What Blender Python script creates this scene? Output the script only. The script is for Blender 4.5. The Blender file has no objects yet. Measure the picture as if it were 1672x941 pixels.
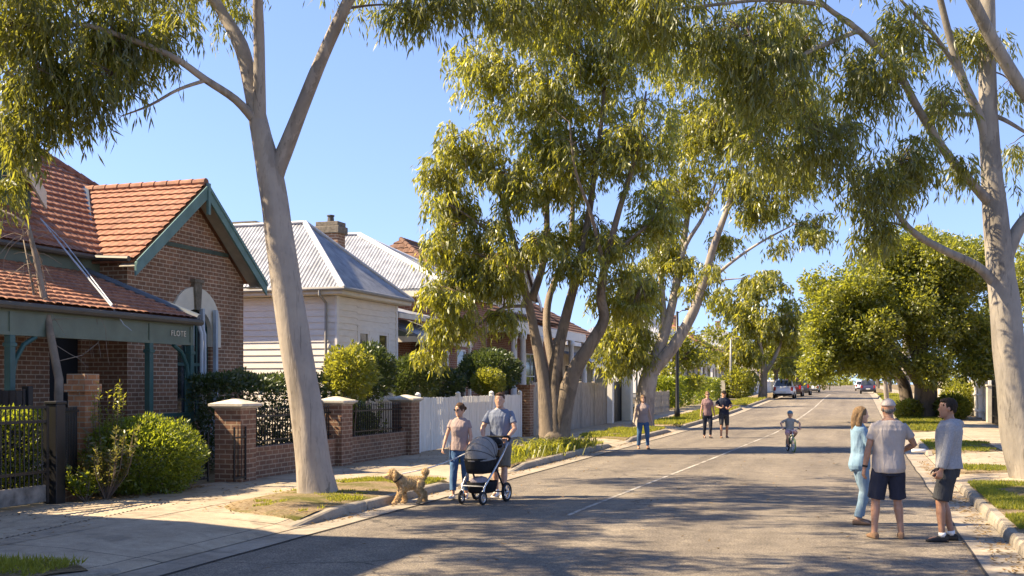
import bpy, bmesh, math, random
import numpy as np
from mathutils import Vector, Matrix, noise

rnd = random.Random(7)
SC = bpy.context.scene
COL = SC.collection

# ------------------------------------------------------------------ camera
YAW = math.atan(564 / 1800)
CA, SA = math.cos(YAW), math.sin(YAW)
CAMH = 2.0
cam_d = bpy.data.cameras.new('camera')
cam = bpy.data.objects.new('camera', cam_d)
COL.objects.link(cam)
cam.location = (0, 0, CAMH)
cam.rotation_euler = (math.radians(90), 0, YAW)
cam_d.sensor_width = 36.0
cam_d.lens = 36.0 * 1800 / 1672
cam_d.shift_y = (627 - 470.5) / 1672
cam_d.clip_start = 0.1
cam_d.clip_end = 3000
SC.camera = cam

# ------------------------------------------------------------------ light
SUN_EL = math.radians(44)
SUN_AZ = Vector((-0.955, -0.297)).normalized()
w = bpy.data.worlds.new('World'); SC.world = w; w.use_nodes = True
nt = w.node_tree
bg = nt.nodes['Background']
sky = nt.nodes.new('ShaderNodeTexSky')
sky.sky_type = 'NISHITA'; sky.sun_disc = False
sky.sun_elevation = SUN_EL
sky.sun_rotation = math.atan2(SUN_AZ.x, SUN_AZ.y)
sky.altitude = 50; sky.air_density = 1.0; sky.dust_density = 0.0; sky.ozone_density = 4.0
tcw = nt.nodes.new('ShaderNodeTexCoord'); sepw = nt.nodes.new('ShaderNodeSeparateXYZ'); comw = nt.nodes.new('ShaderNodeCombineXYZ')
mzw = nt.nodes.new('ShaderNodeMath'); mzw.operation = 'MULTIPLY_ADD'; mzw.inputs[1].default_value = .74; mzw.inputs[2].default_value = .125
nt.links.new(tcw.outputs['Generated'], sepw.inputs[0])
nt.links.new(sepw.outputs[0], comw.inputs[0]); nt.links.new(sepw.outputs[1], comw.inputs[1]); nt.links.new(sepw.outputs[2], mzw.inputs[0]); nt.links.new(mzw.outputs[0], comw.inputs[2])
nt.links.new(comw.outputs[0], sky.inputs[0])
tnt = nt.nodes.new('ShaderNodeMix'); tnt.data_type = 'RGBA'; tnt.blend_type = 'MULTIPLY'; tnt.inputs[0].default_value = 1; tnt.inputs[7].default_value = (1.0, .935, 1.08, 1)
nt.links.new(sky.outputs[0], tnt.inputs[6]); nt.links.new(tnt.outputs[2], bg.inputs[0])
bg.inputs[1].default_value = 0.092
sd = bpy.data.lights.new('sun', 'SUN'); sd.energy = 5.0; sd.angle = math.radians(0.5)
sd.color = (1.0, 0.84, 0.61)
so = bpy.data.objects.new('sun', sd); COL.objects.link(so)
sv = Vector((SUN_AZ.x * math.cos(SUN_EL), SUN_AZ.y * math.cos(SUN_EL), math.sin(SUN_EL)))
so.rotation_euler = sv.to_track_quat('Z', 'Y').to_euler()
so.location = sv * 60
SC.view_settings.view_transform = 'Standard'
SC.view_settings.look = 'None'
SC.view_settings.gamma = 1.0
SC.view_settings.use_curve_mapping = False
SC.view_settings.use_white_balance = True
SC.view_settings.white_balance_temperature = 7000
SC.view_settings.exposure = 1.58
SC.cycles.max_bounces = 6
SC.cycles.diffuse_bounces = 3
SC.cycles.transmission_bounces = 4
SC.cycles.use_denoising = True

# ------------------------------------------------------------------ placing helpers
def sstep(a, b, t):
    t = min(1.0, max(0.0, (t - a) / (b - a)))
    return t * t * (3 - 2 * t)
def gz(y):
    return 0.8 * sstep(45, 125, y) + 0.6 * sstep(120, 360, y)
def W(u, v, d):
    """world point seen at photo position u, v at camera distance d"""
    r = (u - 836) / 1800 * d
    return Vector((r * CA - d * SA, r * SA + d * CA, CAMH + (627 - v) / 1800 * d))
def lerp(a, b, t): return a + (b - a) * t

# ------------------------------------------------------------------ mesh builder
ORG = {}
class MB:
    def __init__(self): self.v = []; self.f = []; self.m = []; self.n = 0
    def add(self, vs, fs, m=0):
        o = self.n
        self.v.extend([tuple(p) for p in vs]); self.n += len(vs)
        for f in fs: self.f.append(tuple(i + o for i in f)); self.m.append(m)
        return self
    def box(self, x0, x1, y0, y1, z0, z1, m=0):
        return self.add([(x0,y0,z0),(x1,y0,z0),(x1,y1,z0),(x0,y1,z0),(x0,y0,z1),(x1,y0,z1),(x1,y1,z1),(x0,y1,z1)],
            [(0,3,2,1),(4,5,6,7),(0,1,5,4),(1,2,6,5),(2,3,7,6),(3,0,4,7)], m)
    def bbox(self, x0, x1, y0, y1, z0, z1, b=0.02, m=0):
        """box with bevelled edges"""
        bm = bmesh.new(); bmesh.ops.create_cube(bm, size=1)
        for q in bm.verts: q.co = Vector((lerp(x0,x1,q.co.x+.5), lerp(y0,y1,q.co.y+.5), lerp(z0,z1,q.co.z+.5)))
        bmesh.ops.bevel(bm, geom=bm.edges[:], offset=b, segments=2, affect='EDGES', profile=.6)
        self.bm(bm, m); return self
    def bm(self, bm, m=0):
        bm.verts.index_update()
        self.add([q.co.copy() for q in bm.verts], [[q.index for q in f.verts] for f in bm.faces], m); bm.free()
    def obox(self, c, sx, sy, sz, mat3, m=0):
        c = Vector(c); vs = []
        for z in (-.5,.5):
            for (x,y) in ((-.5,-.5),(.5,-.5),(.5,.5),(-.5,.5)):
                vs.append(c + mat3 @ Vector((x*sx, y*sy, z*sz)))
        return self.add(vs, [(0,3,2,1),(4,5,6,7),(0,1,5,4),(1,2,6,5),(2,3,7,6),(3,0,4,7)], m)
    def bar(self, a, b, wd, th, m=0, up=(0,0,1)):
        """rectangular bar from a to b"""
        a = Vector(a); b = Vector(b); d = (b - a); L = d.length; d.normalize()
        s = d.cross(Vector(up))
        if s.length < 1e-4: s = d.cross(Vector((1,0,0)))
        s.normalize(); t = s.cross(d)
        M = Matrix((s, d, t)).transposed()
        return self.obox((a + b) / 2, wd, L, th, M, m)
    def prism(self, poly, ext, m=0):
        """polygon of 3d points extruded along a vector"""
        n = len(poly); P = [Vector(p) for p in poly]; e = Vector(ext)
        nrm = Vector((0,0,0))
        for i in range(n): nrm += P[i].cross(P[(i+1) % n])
        if nrm.dot(e) > 0: P.reverse()
        vs = P + [p + e for p in P]
        fs = [tuple(range(n)), tuple(range(2*n-1, n-1, -1))]
        for i in range(n):
            j = (i + 1) % n
            fs.append((j, i, n + i, n + j))
        return self.add(vs, fs, m)
    def rings(self, R, m=0, caps=True):
        n = len(R[0]); vs = [p for r in R for p in r]; fs = []
        for k in range(len(R) - 1):
            for i in range(n):
                j = (i + 1) % n
                fs.append((k*n+i, k*n+j, (k+1)*n+j, (k+1)*n+i))
        if caps:
            fs.append(tuple(range(n-1, -1, -1))); fs.append(tuple(range((len(R)-1)*n, len(R)*n)))
        return self.add(vs, fs, m)
    def tube(self, pts, radii, n=8, caps=True, m=0, round_ends=False, flat=None, wob=0.0):
        P = [Vector(p) for p in pts]
        if not hasattr(radii, '__len__'): radii = [radii] * len(P)
        radii = list(radii)
        if round_ends:
            d0 = (P[0] - P[1]).normalized(); d1 = (P[-1] - P[-2]).normalized()
            r0, r1 = radii[0], radii[-1]
            P = [P[0] + d0 * r0 * .95, P[0] + d0 * r0 * .62] + P + [P[-1] + d1 * r1 * .62, P[-1] + d1 * r1 * .95]
            radii = [r0 * .3, r0 * .78] + radii + [r1 * .78, r1 * .3]
        R = []; up = None
        for i, p in enumerate(P):
            if i == 0: d = P[1] - P[0]
            elif i == len(P) - 1: d = P[-1] - P[-2]
            else: d = (P[i+1] - P[i]).normalized() + (P[i] - P[i-1]).normalized()
            if d.length < 1e-9: d = Vector((0,0,1))
            d.normalize()
            if up is None:
                up = Vector((1,0,0)) if abs(d.x) < .8 else Vector((0,1,0))
            s = up - d * up.dot(d)
            if s.length < 1e-5: s = d.orthogonal()
            s.normalize(); up = s; t = d.cross(s)
            ring = []
            for k in range(n):
                a = 2 * math.pi * k / n
                rr = radii[i]
                if wob: rr *= 1 + wob * noise.noise(Vector((math.cos(a)*1.7 + p.x, math.sin(a)*1.7 + p.y, p.z * .9)))
                ring.append(p + s * math.cos(a) * rr + t * math.sin(a) * rr * (flat or 1))
            R.append(ring)
        return self.rings(R, m, caps)
    def ell(self, c, r, nu=12, nv=8, m=0, rot=None):
        c = Vector(c); vs = []; fs = []
        if not hasattr(r, '__len__'): r = (r, r, r)
        R = []
        for k in range(1, nv):
            th = math.pi * k / nv
            ring = []
            for i in range(nu):
                a = 2*math.pi*i/nu
                p = Vector((math.cos(a)*math.sin(th)*r[0], math.sin(a)*math.sin(th)*r[1], -math.cos(th)*r[2]))
                if rot: p = rot @ p
                ring.append(c + p)
            R.append(ring)
        vs = [q for g in R for q in g]; n = nu
        for k in range(len(R)-1):
            for i in range(n):
                j = (i+1) % n
                fs.append((k*n+i, k*n+j, (k+1)*n+j, (k+1)*n+i))
        b = Vector((0,0,-r[2])); t = Vector((0,0,r[2]))
        if rot: b = rot @ b; t = rot @ t
        vs += [c + b, c + t]; ib = len(vs)-2; it = ib+1
        for i in range(n):
            j = (i+1) % n
            fs.append((ib, j, i)); fs.append((it, (len(R)-1)*n+i, (len(R)-1)*n+j))
        return self.add(vs, fs, m)
    def lathe(self, prof, c=(0,0,0), n=16, axis='z', m=0, caps=True):
        c = Vector(c); R = []
        for (r, h) in prof:
            ring = []
            for i in range(n):
                a = 2*math.pi*i/n; x, y = math.cos(a)*r, math.sin(a)*r
                ring.append(c + (Vector((x,y,h)) if axis == 'z' else Vector((h,x,y)) if axis == 'x' else Vector((y,h,x))))
            R.append(ring)
        return self.rings(R, m, caps)
    def build(self, name, mats, parent=None, base=None, smooth=False, local=False, uv=True):
        me = bpy.data.meshes.new(name)
        if not isinstance(mats, (list, tuple)): mats = [mats]
        if local: off = Vector((0,0,0))
        elif parent is not None: off = ORG.get(parent.name, Vector((0,0,0)))
        else: off = Vector(base) if base is not None else Vector((0,0,0))
        V = np.array(self.v, dtype=float).reshape(-1, 3) - np.array(off)
        me.from_pydata(V.tolist(), [], self.f)
        for m_ in mats: me.materials.append(m_)
        if len(mats) > 1: me.polygons.foreach_set('material_index', self.m)
        if smooth: me.polygons.foreach_set('use_smooth', [True]*len(me.polygons))
        me.update()
        if uv: box_uv(me, off)
        o = bpy.data.objects.new(name, me); COL.objects.link(o)
        if parent is not None: o.parent = parent
        elif not local: o.location = off
        ORG[o.name] = off
        return o

def box_uv(me, off=Vector((0,0,0))):
    nl = len(me.loops)
    if nl == 0: return
    uvl = me.uv_layers.new(name='UVMap')
    lv = np.empty(nl, dtype=np.int32); me.loops.foreach_get('vertex_index', lv)
    co = np.empty(len(me.vertices)*3); me.vertices.foreach_get('co', co); co = co.reshape(-1,3) + np.array(off)
    npoly = len(me.polygons)
    nm = np.empty(npoly*3); me.polygons.foreach_get('normal', nm); nm = nm.reshape(-1,3)
    lt = np.empty(npoly, dtype=np.int32); me.polygons.foreach_get('loop_total', lt)
    N = np.abs(np.repeat(nm, lt, axis=0)); C = co[lv]
    isz = N[:,2] > .75; isx = (~isz) & (N[:,0] > N[:,1])
    U = np.where(isz, C[:,0], np.where(isx, C[:,1], C[:,0]))
    Vv = np.where(isz, C[:,1], C[:,2])
    uvl.data.foreach_set('uv', np.stack([U, Vv], 1).astype(np.float32).ravel())

def setp(o, label=None, cat=None, group=None, kind=None):
    if label: o['label'] = label
    if cat: o['category'] = cat
    if group: o['group'] = group
    if kind: o['kind'] = kind
    return o
def thing(name, label, cat, loc, rz=0.0, group=None):
    o = bpy.data.objects.new(name, None); COL.objects.link(o)
    o.empty_display_size = .2
    o.location = loc; o.rotation_euler = (0, 0, rz)
    ORG[o.name] = Vector(loc)
    return setp(o, label, cat, group)
def struct(o): o['kind'] = 'structure'; return o

# ------------------------------------------------------------------ materials
def nmat(name):
    m = bpy.data.materials.new(name); m.use_nodes = True
    return m, m.node_tree, m.node_tree.nodes['Principled BSDF']
def N(t, typ, **kw):
    n = t.nodes.new(typ)
    for k, v in kw.items(): setattr(n, k, v)
    return n
def ramp(t, fac, stops):
    r = N(t, 'ShaderNodeValToRGB'); e = r.color_ramp.elements
    while len(e) < len(stops): e.new(.5)
    for i, (p, c) in enumerate(stops):
        e[i].position = p; e[i].color = (*c, 1) if len(c) == 3 else c
    t.links.new(fac, r.inputs[0]); return r.outputs[0]
def noise_n(t, scale, detail=4, rough=.55, vec=None, out=0, dist=0):
    n = N(t, 'ShaderNodeTexNoise'); n.inputs['Scale'].default_value = scale
    n.inputs['Detail'].default_value = detail; n.inputs['Roughness'].default_value = rough
    n.inputs['Distortion'].default_value = dist
    if vec is not None: t.links.new(vec, n.inputs['Vector'])
    return n.outputs[out]
def mixc(t, fac, a, b, mode='MIX'):
    n = N(t, 'ShaderNodeMix', data_type='RGBA', blend_type=mode)
    for s, x in ((0, fac), (6, a), (7, b)):
        if hasattr(x, 'is_linked') or hasattr(x, 'links'): t.links.new(x, n.inputs[s])
        elif isinstance(x, (tuple, list)): n.inputs[s].default_value = (*x, 1) if len(x) == 3 else x
        else: n.inputs[s].default_value = x
    return n.outputs[2]
def bump(t, h, strength=.3, dist=.02):
    b = N(t, 'ShaderNodeBump'); b.inputs['Strength'].default_value = strength; b.inputs['Distance'].default_value = dist
    t.links.new(h, b.inputs['Height']); return b.outputs[0]
def objco(t): return N(t, 'ShaderNodeTexCoord').outputs['Object']
def wco(t): return N(t, 'ShaderNodeNewGeometry').outputs['Position']
def scaled(t, vec, s):
    n = N(t, 'ShaderNodeMapping'); n.inputs['Scale'].default_value = s
    t.links.new(vec, n.inputs['Vector']); return n.outputs[0]

def noisy(name, a, b, scale=4, rough=.7, bmp=.15, bscale=None, metal=0.0, stretch=None, lo=.35, hi=.65, spec=.4):
    m, t, p = nmat(name)
    vec = objco(t)
    if stretch: vec = scaled(t, vec, stretch)
    n = noise_n(t, scale, 5, .6, vec)
    t.links.new(ramp(t, n, [(lo, a), (hi, b)]), p.inputs['Base Color'])
    p.inputs['Roughness'].default_value = rough; p.inputs['Metallic'].default_value = metal
    p.inputs['Specular IOR Level'].default_value = spec
    if bmp:
        n2 = noise_n(t, bscale or scale * 6, 4, .6, vec)
        t.links.new(bump(t, n2, bmp), p.inputs['Normal'])
    return m
def paint(name, c, rough=.45, var=.12, metal=0.0, scale=3):
    a = tuple(x * (1 - var) for x in c); b = tuple(min(1, x * (1 + var)) for x in c)
    return noisy(name, a, b, scale, rough, .05, 40, metal)

def brick_mat(name, c1, c2, mortar, bw=.25, bh=.088, ms=.011):
    m, t, p = nmat(name)
    uv = N(t, 'ShaderNodeTexCoord').outputs['UV']
    b = N(t, 'ShaderNodeTexBrick')
    t.links.new(uv, b.inputs['Vector'])
    b.inputs['Scale'].default_value = 1; b.inputs['Brick Width'].default_value = bw; b.inputs['Row Height'].default_value = bh
    b.inputs['Mortar Size'].default_value = ms; b.inputs['Mortar Smooth'].default_value = .25; b.inputs['Bias'].default_value = -.1
    b.inputs['Color1'].default_value = (*c1, 1); b.inputs['Color2'].default_value = (*c2, 1); b.inputs['Mortar'].default_value = (*mortar, 1)
    n = noise_n(t, 1.3, 5, .65, wco(t)); n2 = noise_n(t, 9, 3, .6, wco(t))
    c = mixc(t, 1.0, b.outputs['Color'], ramp(t, n, [(.3, (.72,.70,.68)), (.7, (1.15,1.12,1.1))]), 'MULTIPLY')
    c = mixc(t, 1.0, c, ramp(t, n2, [(.3, (.82,.82,.82)), (.7, (1.12,1.12,1.12))]), 'MULTIPLY')
    t.links.new(c, p.inputs['Base Color']); p.inputs['Roughness'].default_value = .88
    t.links.new(bump(t, b.outputs['Fac'], -.5, .012), p.inputs['Normal'])
    return m

def leaf_mat(name, cols, trans, gloss=.1, tw=.45, rough=.45):
    """cols: three leaf tones picked at random per leaf"""
    m = bpy.data.materials.new(name); m.use_nodes = True; t = m.node_tree
    t.nodes.clear()
    out = N(t, 'ShaderNodeOutputMaterial')
    g = N(t, 'ShaderNodeNewGeometry')
    rr = g.outputs['Random Per Island']
    c = ramp(t, rr, [(0, cols[0]), (.5, cols[1]), (1, cols[2])])
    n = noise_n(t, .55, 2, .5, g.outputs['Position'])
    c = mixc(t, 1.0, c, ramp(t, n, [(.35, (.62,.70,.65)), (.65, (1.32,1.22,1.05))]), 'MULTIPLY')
    d = N(t, 'ShaderNodeBsdfDiffuse'); t.links.new(c, d.inputs[0])
    tr = N(t, 'ShaderNodeBsdfTranslucent')
    t.links.new(mixc(t, rr, tuple(x*.75 for x in trans), tuple(min(1,x*1.25) for x in trans)), tr.inputs[0])
    mx = N(t, 'ShaderNodeMixShader'); mx.inputs[0].default_value = tw
    t.links.new(d.outputs[0], mx.inputs[1]); t.links.new(tr.outputs[0], mx.inputs[2])
    gl = N(t, 'ShaderNodeBsdfGlossy'); gl.inputs['Roughness'].default_value = rough; gl.inputs[0].default_value = (.9,.95,1,1)
    m2 = N(t, 'ShaderNodeMixShader'); m2.inputs[0].default_value = gloss*.5
    t.links.new(mx.outputs[0], m2.inputs[1]); t.links.new(gl.outputs[0], m2.inputs[2])
    t.links.new(m2.outputs[0], out.inputs[0])
    return m

M = {}
M['brick'] = brick_mat('brown_brick', (.30,.152,.086), (.205,.108,.064), (.52,.42,.31), .27, .1, .012)
M['brick_fence'] = brick_mat('fence_brick', (.25,.125,.072), (.17,.086,.054), (.38,.29,.20), .25, .094, .012)
M['brick_red'] = brick_mat('red_brick', (.30,.12,.065), (.22,.085,.05), (.38,.32,.26))
M['teal'] = paint('teal_paint', (.035,.10,.095), .4)
M['sage'] = paint('sage_paint', (.13,.165,.125), .5)
M['barge'] = paint('blue_green_paint', (.13,.235,.225), .45)
M['cream'] = paint('cream_paint', (.70,.64,.52), .6, .06)
M['white'] = paint('white_paint', (.78,.76,.72), .55, .05)
M['boards'] = noisy('weatherboard_paint', (.74,.70,.63), (.83,.785,.71), 2.2, .6, .12, 30, stretch=(1,1,6))
M['pale_blue'] = paint('pale_blue_paint', (.42,.48,.54), .45)
M['black'] = paint('black_metal', (.012,.012,.013), .4, .2)
M['grey_metal'] = noisy('weathered_grey_metal', (.10,.095,.085), (.26,.24,.21), 5, .7, .2)
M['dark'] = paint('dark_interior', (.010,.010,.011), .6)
M['stone_cap'] = noisy('stone_cap', (.42,.38,.31), (.60,.55,.46), 6, .85, .3)
M['keystone'] = noisy('weathered_stone', (.13,.11,.08), (.24,.20,.15), 9, .85, .3)
M['gutter_metal'] = paint('gutter_paint', (.085,.075,.06), .5)
M['gutter_grey'] = paint('gutter_grey', (.30,.29,.27), .5)
def tile_mat(name='terracotta_tile', k=1.0):
    m, t, p = nmat(name)
    n = noise_n(t, 1.1, 5, .65, wco(t)); n2 = noise_n(t, 7, 4, .65, wco(t)); n3 = noise_n(t, 30, 3, .6, wco(t))
    c = ramp(t, n2, [(.3, tuple(q*k for q in (.20,.078,.052))), (.5, tuple(q*k for q in (.33,.14+.03*(1-k),.075))), (.72, tuple(q*k for q in (.42,.20,.13)))])
    c = mixc(t, 1.0, c, ramp(t, n, [(.3, (.75,.72,.72)), (.7, (1.1,1.1,1.1))]), 'MULTIPLY')
    c = mixc(t, ramp(t, n3, [(.50, (0,0,0)), (.72, (.5,.5,.5))]), c, (.13,.11,.09))
    c = mixc(t, ramp(t, noise_n(t, .6, 5, .7, wco(t), dist=1), [(.52, (0,0,0)), (.68, (.55,.55,.55))]), c, (.12,.085,.06))
    t.links.new(c, p.inputs['Base Color']); p.inputs['Roughness'].default_value = .8
    t.links.new(bump(t, n3, .3, .01), p.inputs['Normal'])
    return m
M['tile'] = tile_mat()
M['tile_brown'] = tile_mat('brown_tile', .48)
M['iron_roof'] = noisy('galvanised_iron', (.22,.23,.25), (.38,.39,.41), 2.2, .45, .05, 20, .3)
M['flash'] = paint('roof_flashing', (.62,.62,.62), .5, .08)
M['flash_dark'] = paint('lead_flashing', (.11,.135,.16), .5, .1)
M['timber_grey'] = noisy('weathered_timber', (.25,.22,.18), (.43,.38,.32), 6, .85, .3, 40, stretch=(3,3,.4))
M['timber_white'] = noisy('faded_white_timber', (.70,.67,.61), (.83,.80,.74), 5, .7, .2, 40, stretch=(4,4,.4))
M['concrete_wall'] = noisy('rendered_wall', (.40,.36,.29), (.52,.47,.39), 2, .9, .25)
M['terracotta_trim'] = paint('terracotta_trim', (.36,.14,.09), .7)

def glass_mat():
    m, t, p = nmat('window_glass')
    n = noise_n(t, 1.4, 2, .5, wco(t))
    t.links.new(ramp(t, n, [(.4, (.012,.016,.018)), (.62, (.05,.055,.055))]), p.inputs['Base Color'])
    p.inputs['Roughness'].default_value = .06; p.inputs['Specular IOR Level'].default_value = .9
    return m
M['glass'] = glass_mat()
M['curtain'] = paint('curtain', (.55,.52,.46), .9)

def bark_mat(name, a, b, stain, sc=2.0, bmp=.35, st=(1,1,.28), dots=True):
    m, t, p = nmat(name)
    v = scaled(t, wco(t), st)
    n = noise_n(t, sc, 6, .62, v, dist=.4); n2 = noise_n(t, sc*7, 5, .65, v); n3 = noise_n(t, sc*.9, 3, .6, wco(t))
    c = ramp(t, n, [(.32, a), (.62, b)])
    c = mixc(t, ramp(t, n2, [(.57, (0,0,0)), (.68, (.55,.55,.55))]), c, stain)
    pk = ramp(t, noise_n(t, .55, 5, .65, scaled(t, wco(t), (2.4,2.4,.55)), dist=1.1), [(.49, (0,0,0)), (.515, (.5,.5,.5))])
    c = mixc(t, pk, c, tuple(min(1, x*1.28) for x in b))
    pk2 = ramp(t, noise_n(t, 1.6, 5, .7, scaled(t, wco(t), (3.2,3.2,.4)), dist=.8), [(.60, (0,0,0)), (.63, (.6,.6,.6))])
    c = mixc(t, pk2, c, tuple(x*.5 for x in a))
    c = mixc(t, 1.0, c, ramp(t, n3, [(.3, (.82,.82,.84)), (.7, (1.1,1.08,1.04))]), 'MULTIPLY')
    t.links.new(c, p.inputs['Base Color']); p.inputs['Roughness'].default_value = .8
    mh = N(t, 'ShaderNodeMath', operation='ADD'); t.links.new(n, mh.inputs[0]); t.links.new(n2, mh.inputs[1])
    t.links.new(bump(t, mh.outputs[0], bmp, .02), p.inputs['Normal'])
    return m
M['gum_bark'] = bark_mat('gum_bark', (.19,.162,.135), (.33,.288,.245), (.10,.08,.062), 2.4, .5)
M['gum_bark_grey'] = bark_mat('grey_gum_bark', (.15,.135,.115), (.27,.245,.21), (.08,.065,.052), 2.4, .5)
M['rough_bark'] = bark_mat('rough_bark', (.10,.078,.057), (.205,.162,.12), (.04,.031,.024), 4, 1.0, (1.6,1.6,.35))
M['dark_bark'] = bark_mat('dark_bark', (.055,.042,.032), (.12,.095,.07), (.03,.024,.018), 4, .8, (1.6,1.6,.35))
M['twig'] = paint('twig_bark', (.13,.095,.07), .85, .3)
M['bare_twig'] = paint('bare_vine_bark', (.22,.185,.15), .85, .25)

M['gum_leaf'] = leaf_mat('gum_leaf', [(.034,.056,.014), (.075,.094,.02), (.16,.158,.034)], (.44,.44,.045), .10, .45)
M['gum_leaf_gold'] = leaf_mat('golden_gum_leaf', [(.05,.076,.014), (.125,.143,.022), (.25,.228,.045)], (.60,.58,.055), .10, .5)
M['broad_leaf'] = leaf_mat('broad_leaf', [(.05,.076,.013), (.10,.122,.02), (.165,.165,.03)], (.52,.53,.05), .08, .47)
M['box_leaf'] = leaf_mat('box_leaf', [(.05,.088,.012), (.095,.132,.016), (.16,.18,.02)], (.46,.52,.035), .08, .42)
M['hedge_leaf'] = leaf_mat('hedge_leaf', [(.022,.045,.012), (.042,.068,.018), (.065,.085,.022)], (.14,.19,.03), .10, .32)
M['bright_leaf'] = leaf_mat('bright_leaf', [(.08,.115,.018), (.13,.15,.022), (.19,.18,.03)], (.48,.48,.05), .08, .48)
M['red_leaf'] = leaf_mat('reddish_leaf', [(.05,.08,.02), (.085,.10,.025), (.15,.085,.035)], (.34,.32,.06), .1, .4)
M['grass_leaf'] = leaf_mat('grass_blade', [(.09,.115,.014), (.145,.165,.022), (.23,.205,.05)], (.52,.52,.05), .04, .45, .6)
M['dry_leaf'] = leaf_mat('dry_leaf', [(.12,.075,.035), (.22,.14,.065), (.32,.22,.11)], (.2,.12,.05), .03, .15, .7)
# ------------------------------------------------------------------ ground materials
def groove(t, vec, axis, period, width, off=0.0):
    sp = N(t, 'ShaderNodeSeparateXYZ'); t.links.new(vec, sp.inputs[0])
    a = N(t, 'ShaderNodeMath', operation='ADD'); a.inputs[1].default_value = off; t.links.new(sp.outputs[axis], a.inputs[0])
    p = N(t, 'ShaderNodeMath', operation='PINGPONG'); p.inputs[1].default_value = period / 2; t.links.new(a.outputs[0], p.inputs[0])
    l = N(t, 'ShaderNodeMath', operation='LESS_THAN'); l.inputs[1].default_value = width / 2; t.links.new(p.outputs[0], l.inputs[0])
    return l.outputs[0]

def asphalt_mat():
    m, t, p = nmat('worn_asphalt')
    v = wco(t)
    big = noise_n(t, .35, 4, .6, scaled(t, v, (1, .45, 1)))
    mid = noise_n(t, 3.2, 5, .65, v)
    fine = noise_n(t, 42, 4, .75, v)
    vo = N(t, 'ShaderNodeTexVoronoi'); vo.inputs['Scale'].default_value = 85; t.links.new(v, vo.inputs['Vector'])
    c = ramp(t, big, [(.3, (.165,.143,.120)), (.7, (.262,.228,.188))])
    c = mixc(t, 1.0, c, ramp(t, mid, [(.3, (.76,.76,.77)), (.7, (1.18,1.17,1.15))]), 'MULTIPLY')
    tr = noise_n(t, 1.0, 4, .6, scaled(t, v, (1.1, .05, 1)))
    c = mixc(t, 1.0, c, ramp(t, tr, [(.35, (.80,.80,.81)), (.62, (1.10,1.10,1.08))]), 'MULTIPLY')
    c = mixc(t, 1.0, c, ramp(t, fine, [(.32, (.38,.38,.39)), (.5, (1,1,1)), (.68, (1.8,1.74,1.64))]), 'MULTIPLY')
    c = mixc(t, 1.0, c, ramp(t, vo.outputs['Distance'], [(.1, (1.3,1.28,1.22)), (.55, (.72,.72,.72))]), 'MULTIPLY')
    # old cracks, sealed with tar in places
    wv = N(t, 'ShaderNodeVectorMath', operation='ADD')
    nv = noise_n(t, .9, 4, .6, v, out=1)
    sc = N(t, 'ShaderNodeVectorMath', operation='SCALE'); sc.inputs[3].default_value = 1.6; t.links.new(nv, sc.inputs[0])
    t.links.new(v, wv.inputs[0]); t.links.new(sc.outputs[0], wv.inputs[1])
    ve = N(t, 'ShaderNodeTexVoronoi', feature='DISTANCE_TO_EDGE'); ve.inputs['Scale'].default_value = .33
    t.links.new(wv.outputs[0], ve.inputs['Vector'])
    crack = ramp(t, ve.outputs['Distance'], [(.0, (.75,.75,.75)), (.008, (.4,.4,.4)), (.012, (0,0,0))])
    msk = ramp(t, noise_n(t, .22, 3, .5, v), [(.46, (0,0,0)), (.56, (1,1,1))])
    ck = N(t, 'ShaderNodeMath', operation='MULTIPLY'); t.links.new(crack, ck.inputs[0]); t.links.new(msk, ck.inputs[1])
    c = mixc(t, ck.outputs[0], c, (.035,.032,.03))
    t.links.new(c, p.inputs['Base Color']); p.inputs['Roughness'].default_value = .85; p.inputs['Specular IOR Level'].default_value = .3
    t.links.new(bump(t, fine, .75, .012), p.inputs['Normal'])
    return m
M['asphalt'] = asphalt_mat()

def concrete_mat(name, a, b, gx=None, gy=None, stain=.5):
    m, t, p = nmat(name); v = wco(t)
    n = noise_n(t, .8, 6, .65, v); n2 = noise_n(t, 6, 5, .7, v); n3 = noise_n(t, 70, 3, .6, v)
    c = ramp(t, n, [(.3, a), (.68, b)])
    c = mixc(t, 1.0, c, ramp(t, n2, [(.3, (.80,.79,.77)), (.7, (1.12,1.12,1.1))]), 'MULTIPLY')
    c = mixc(t, 1.0, c, ramp(t, n3, [(.3, (.78,.78,.78)), (.7, (1.2,1.2,1.2))]), 'MULTIPLY')
    st = ramp(t, noise_n(t, 1.7, 5, .7, v, dist=.8), [(.52, (0,0,0)), (.66, (stain,)*3)])
    c = mixc(t, st, c, (.10,.085,.065))
    h = n3
    for ax, g in ((0, gx), (1, gy)):
        if g:
            k = groove(t, v, ax, g[0], g[1], g[2])
            c = mixc(t, k, c, (.045,.04,.032))
    t.links.new(c, p.inputs['Base Color']); p.inputs['Roughness'].default_value = .88
    t.links.new(bump(t, n3, .35, .01), p.inputs['Normal'])
    return m
M['path'] = concrete_mat('footpath_concrete', (.28,.228,.168), (.42,.35,.262), None, (2.8, .018, .3))
M['drive'] = concrete_mat('driveway_concrete', (.30,.242,.175), (.44,.365,.27), (1.9, .018, .1), (3.6, .018, .28))
M['gutter_con'] = concrete_mat('gutter_concrete', (.24,.20,.155), (.38,.33,.265), None, (2.4, .018, .6))
M['kerb_con'] = concrete_mat('kerb_concrete', (.22,.19,.15), (.37,.325,.265), None, None, .35)
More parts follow.
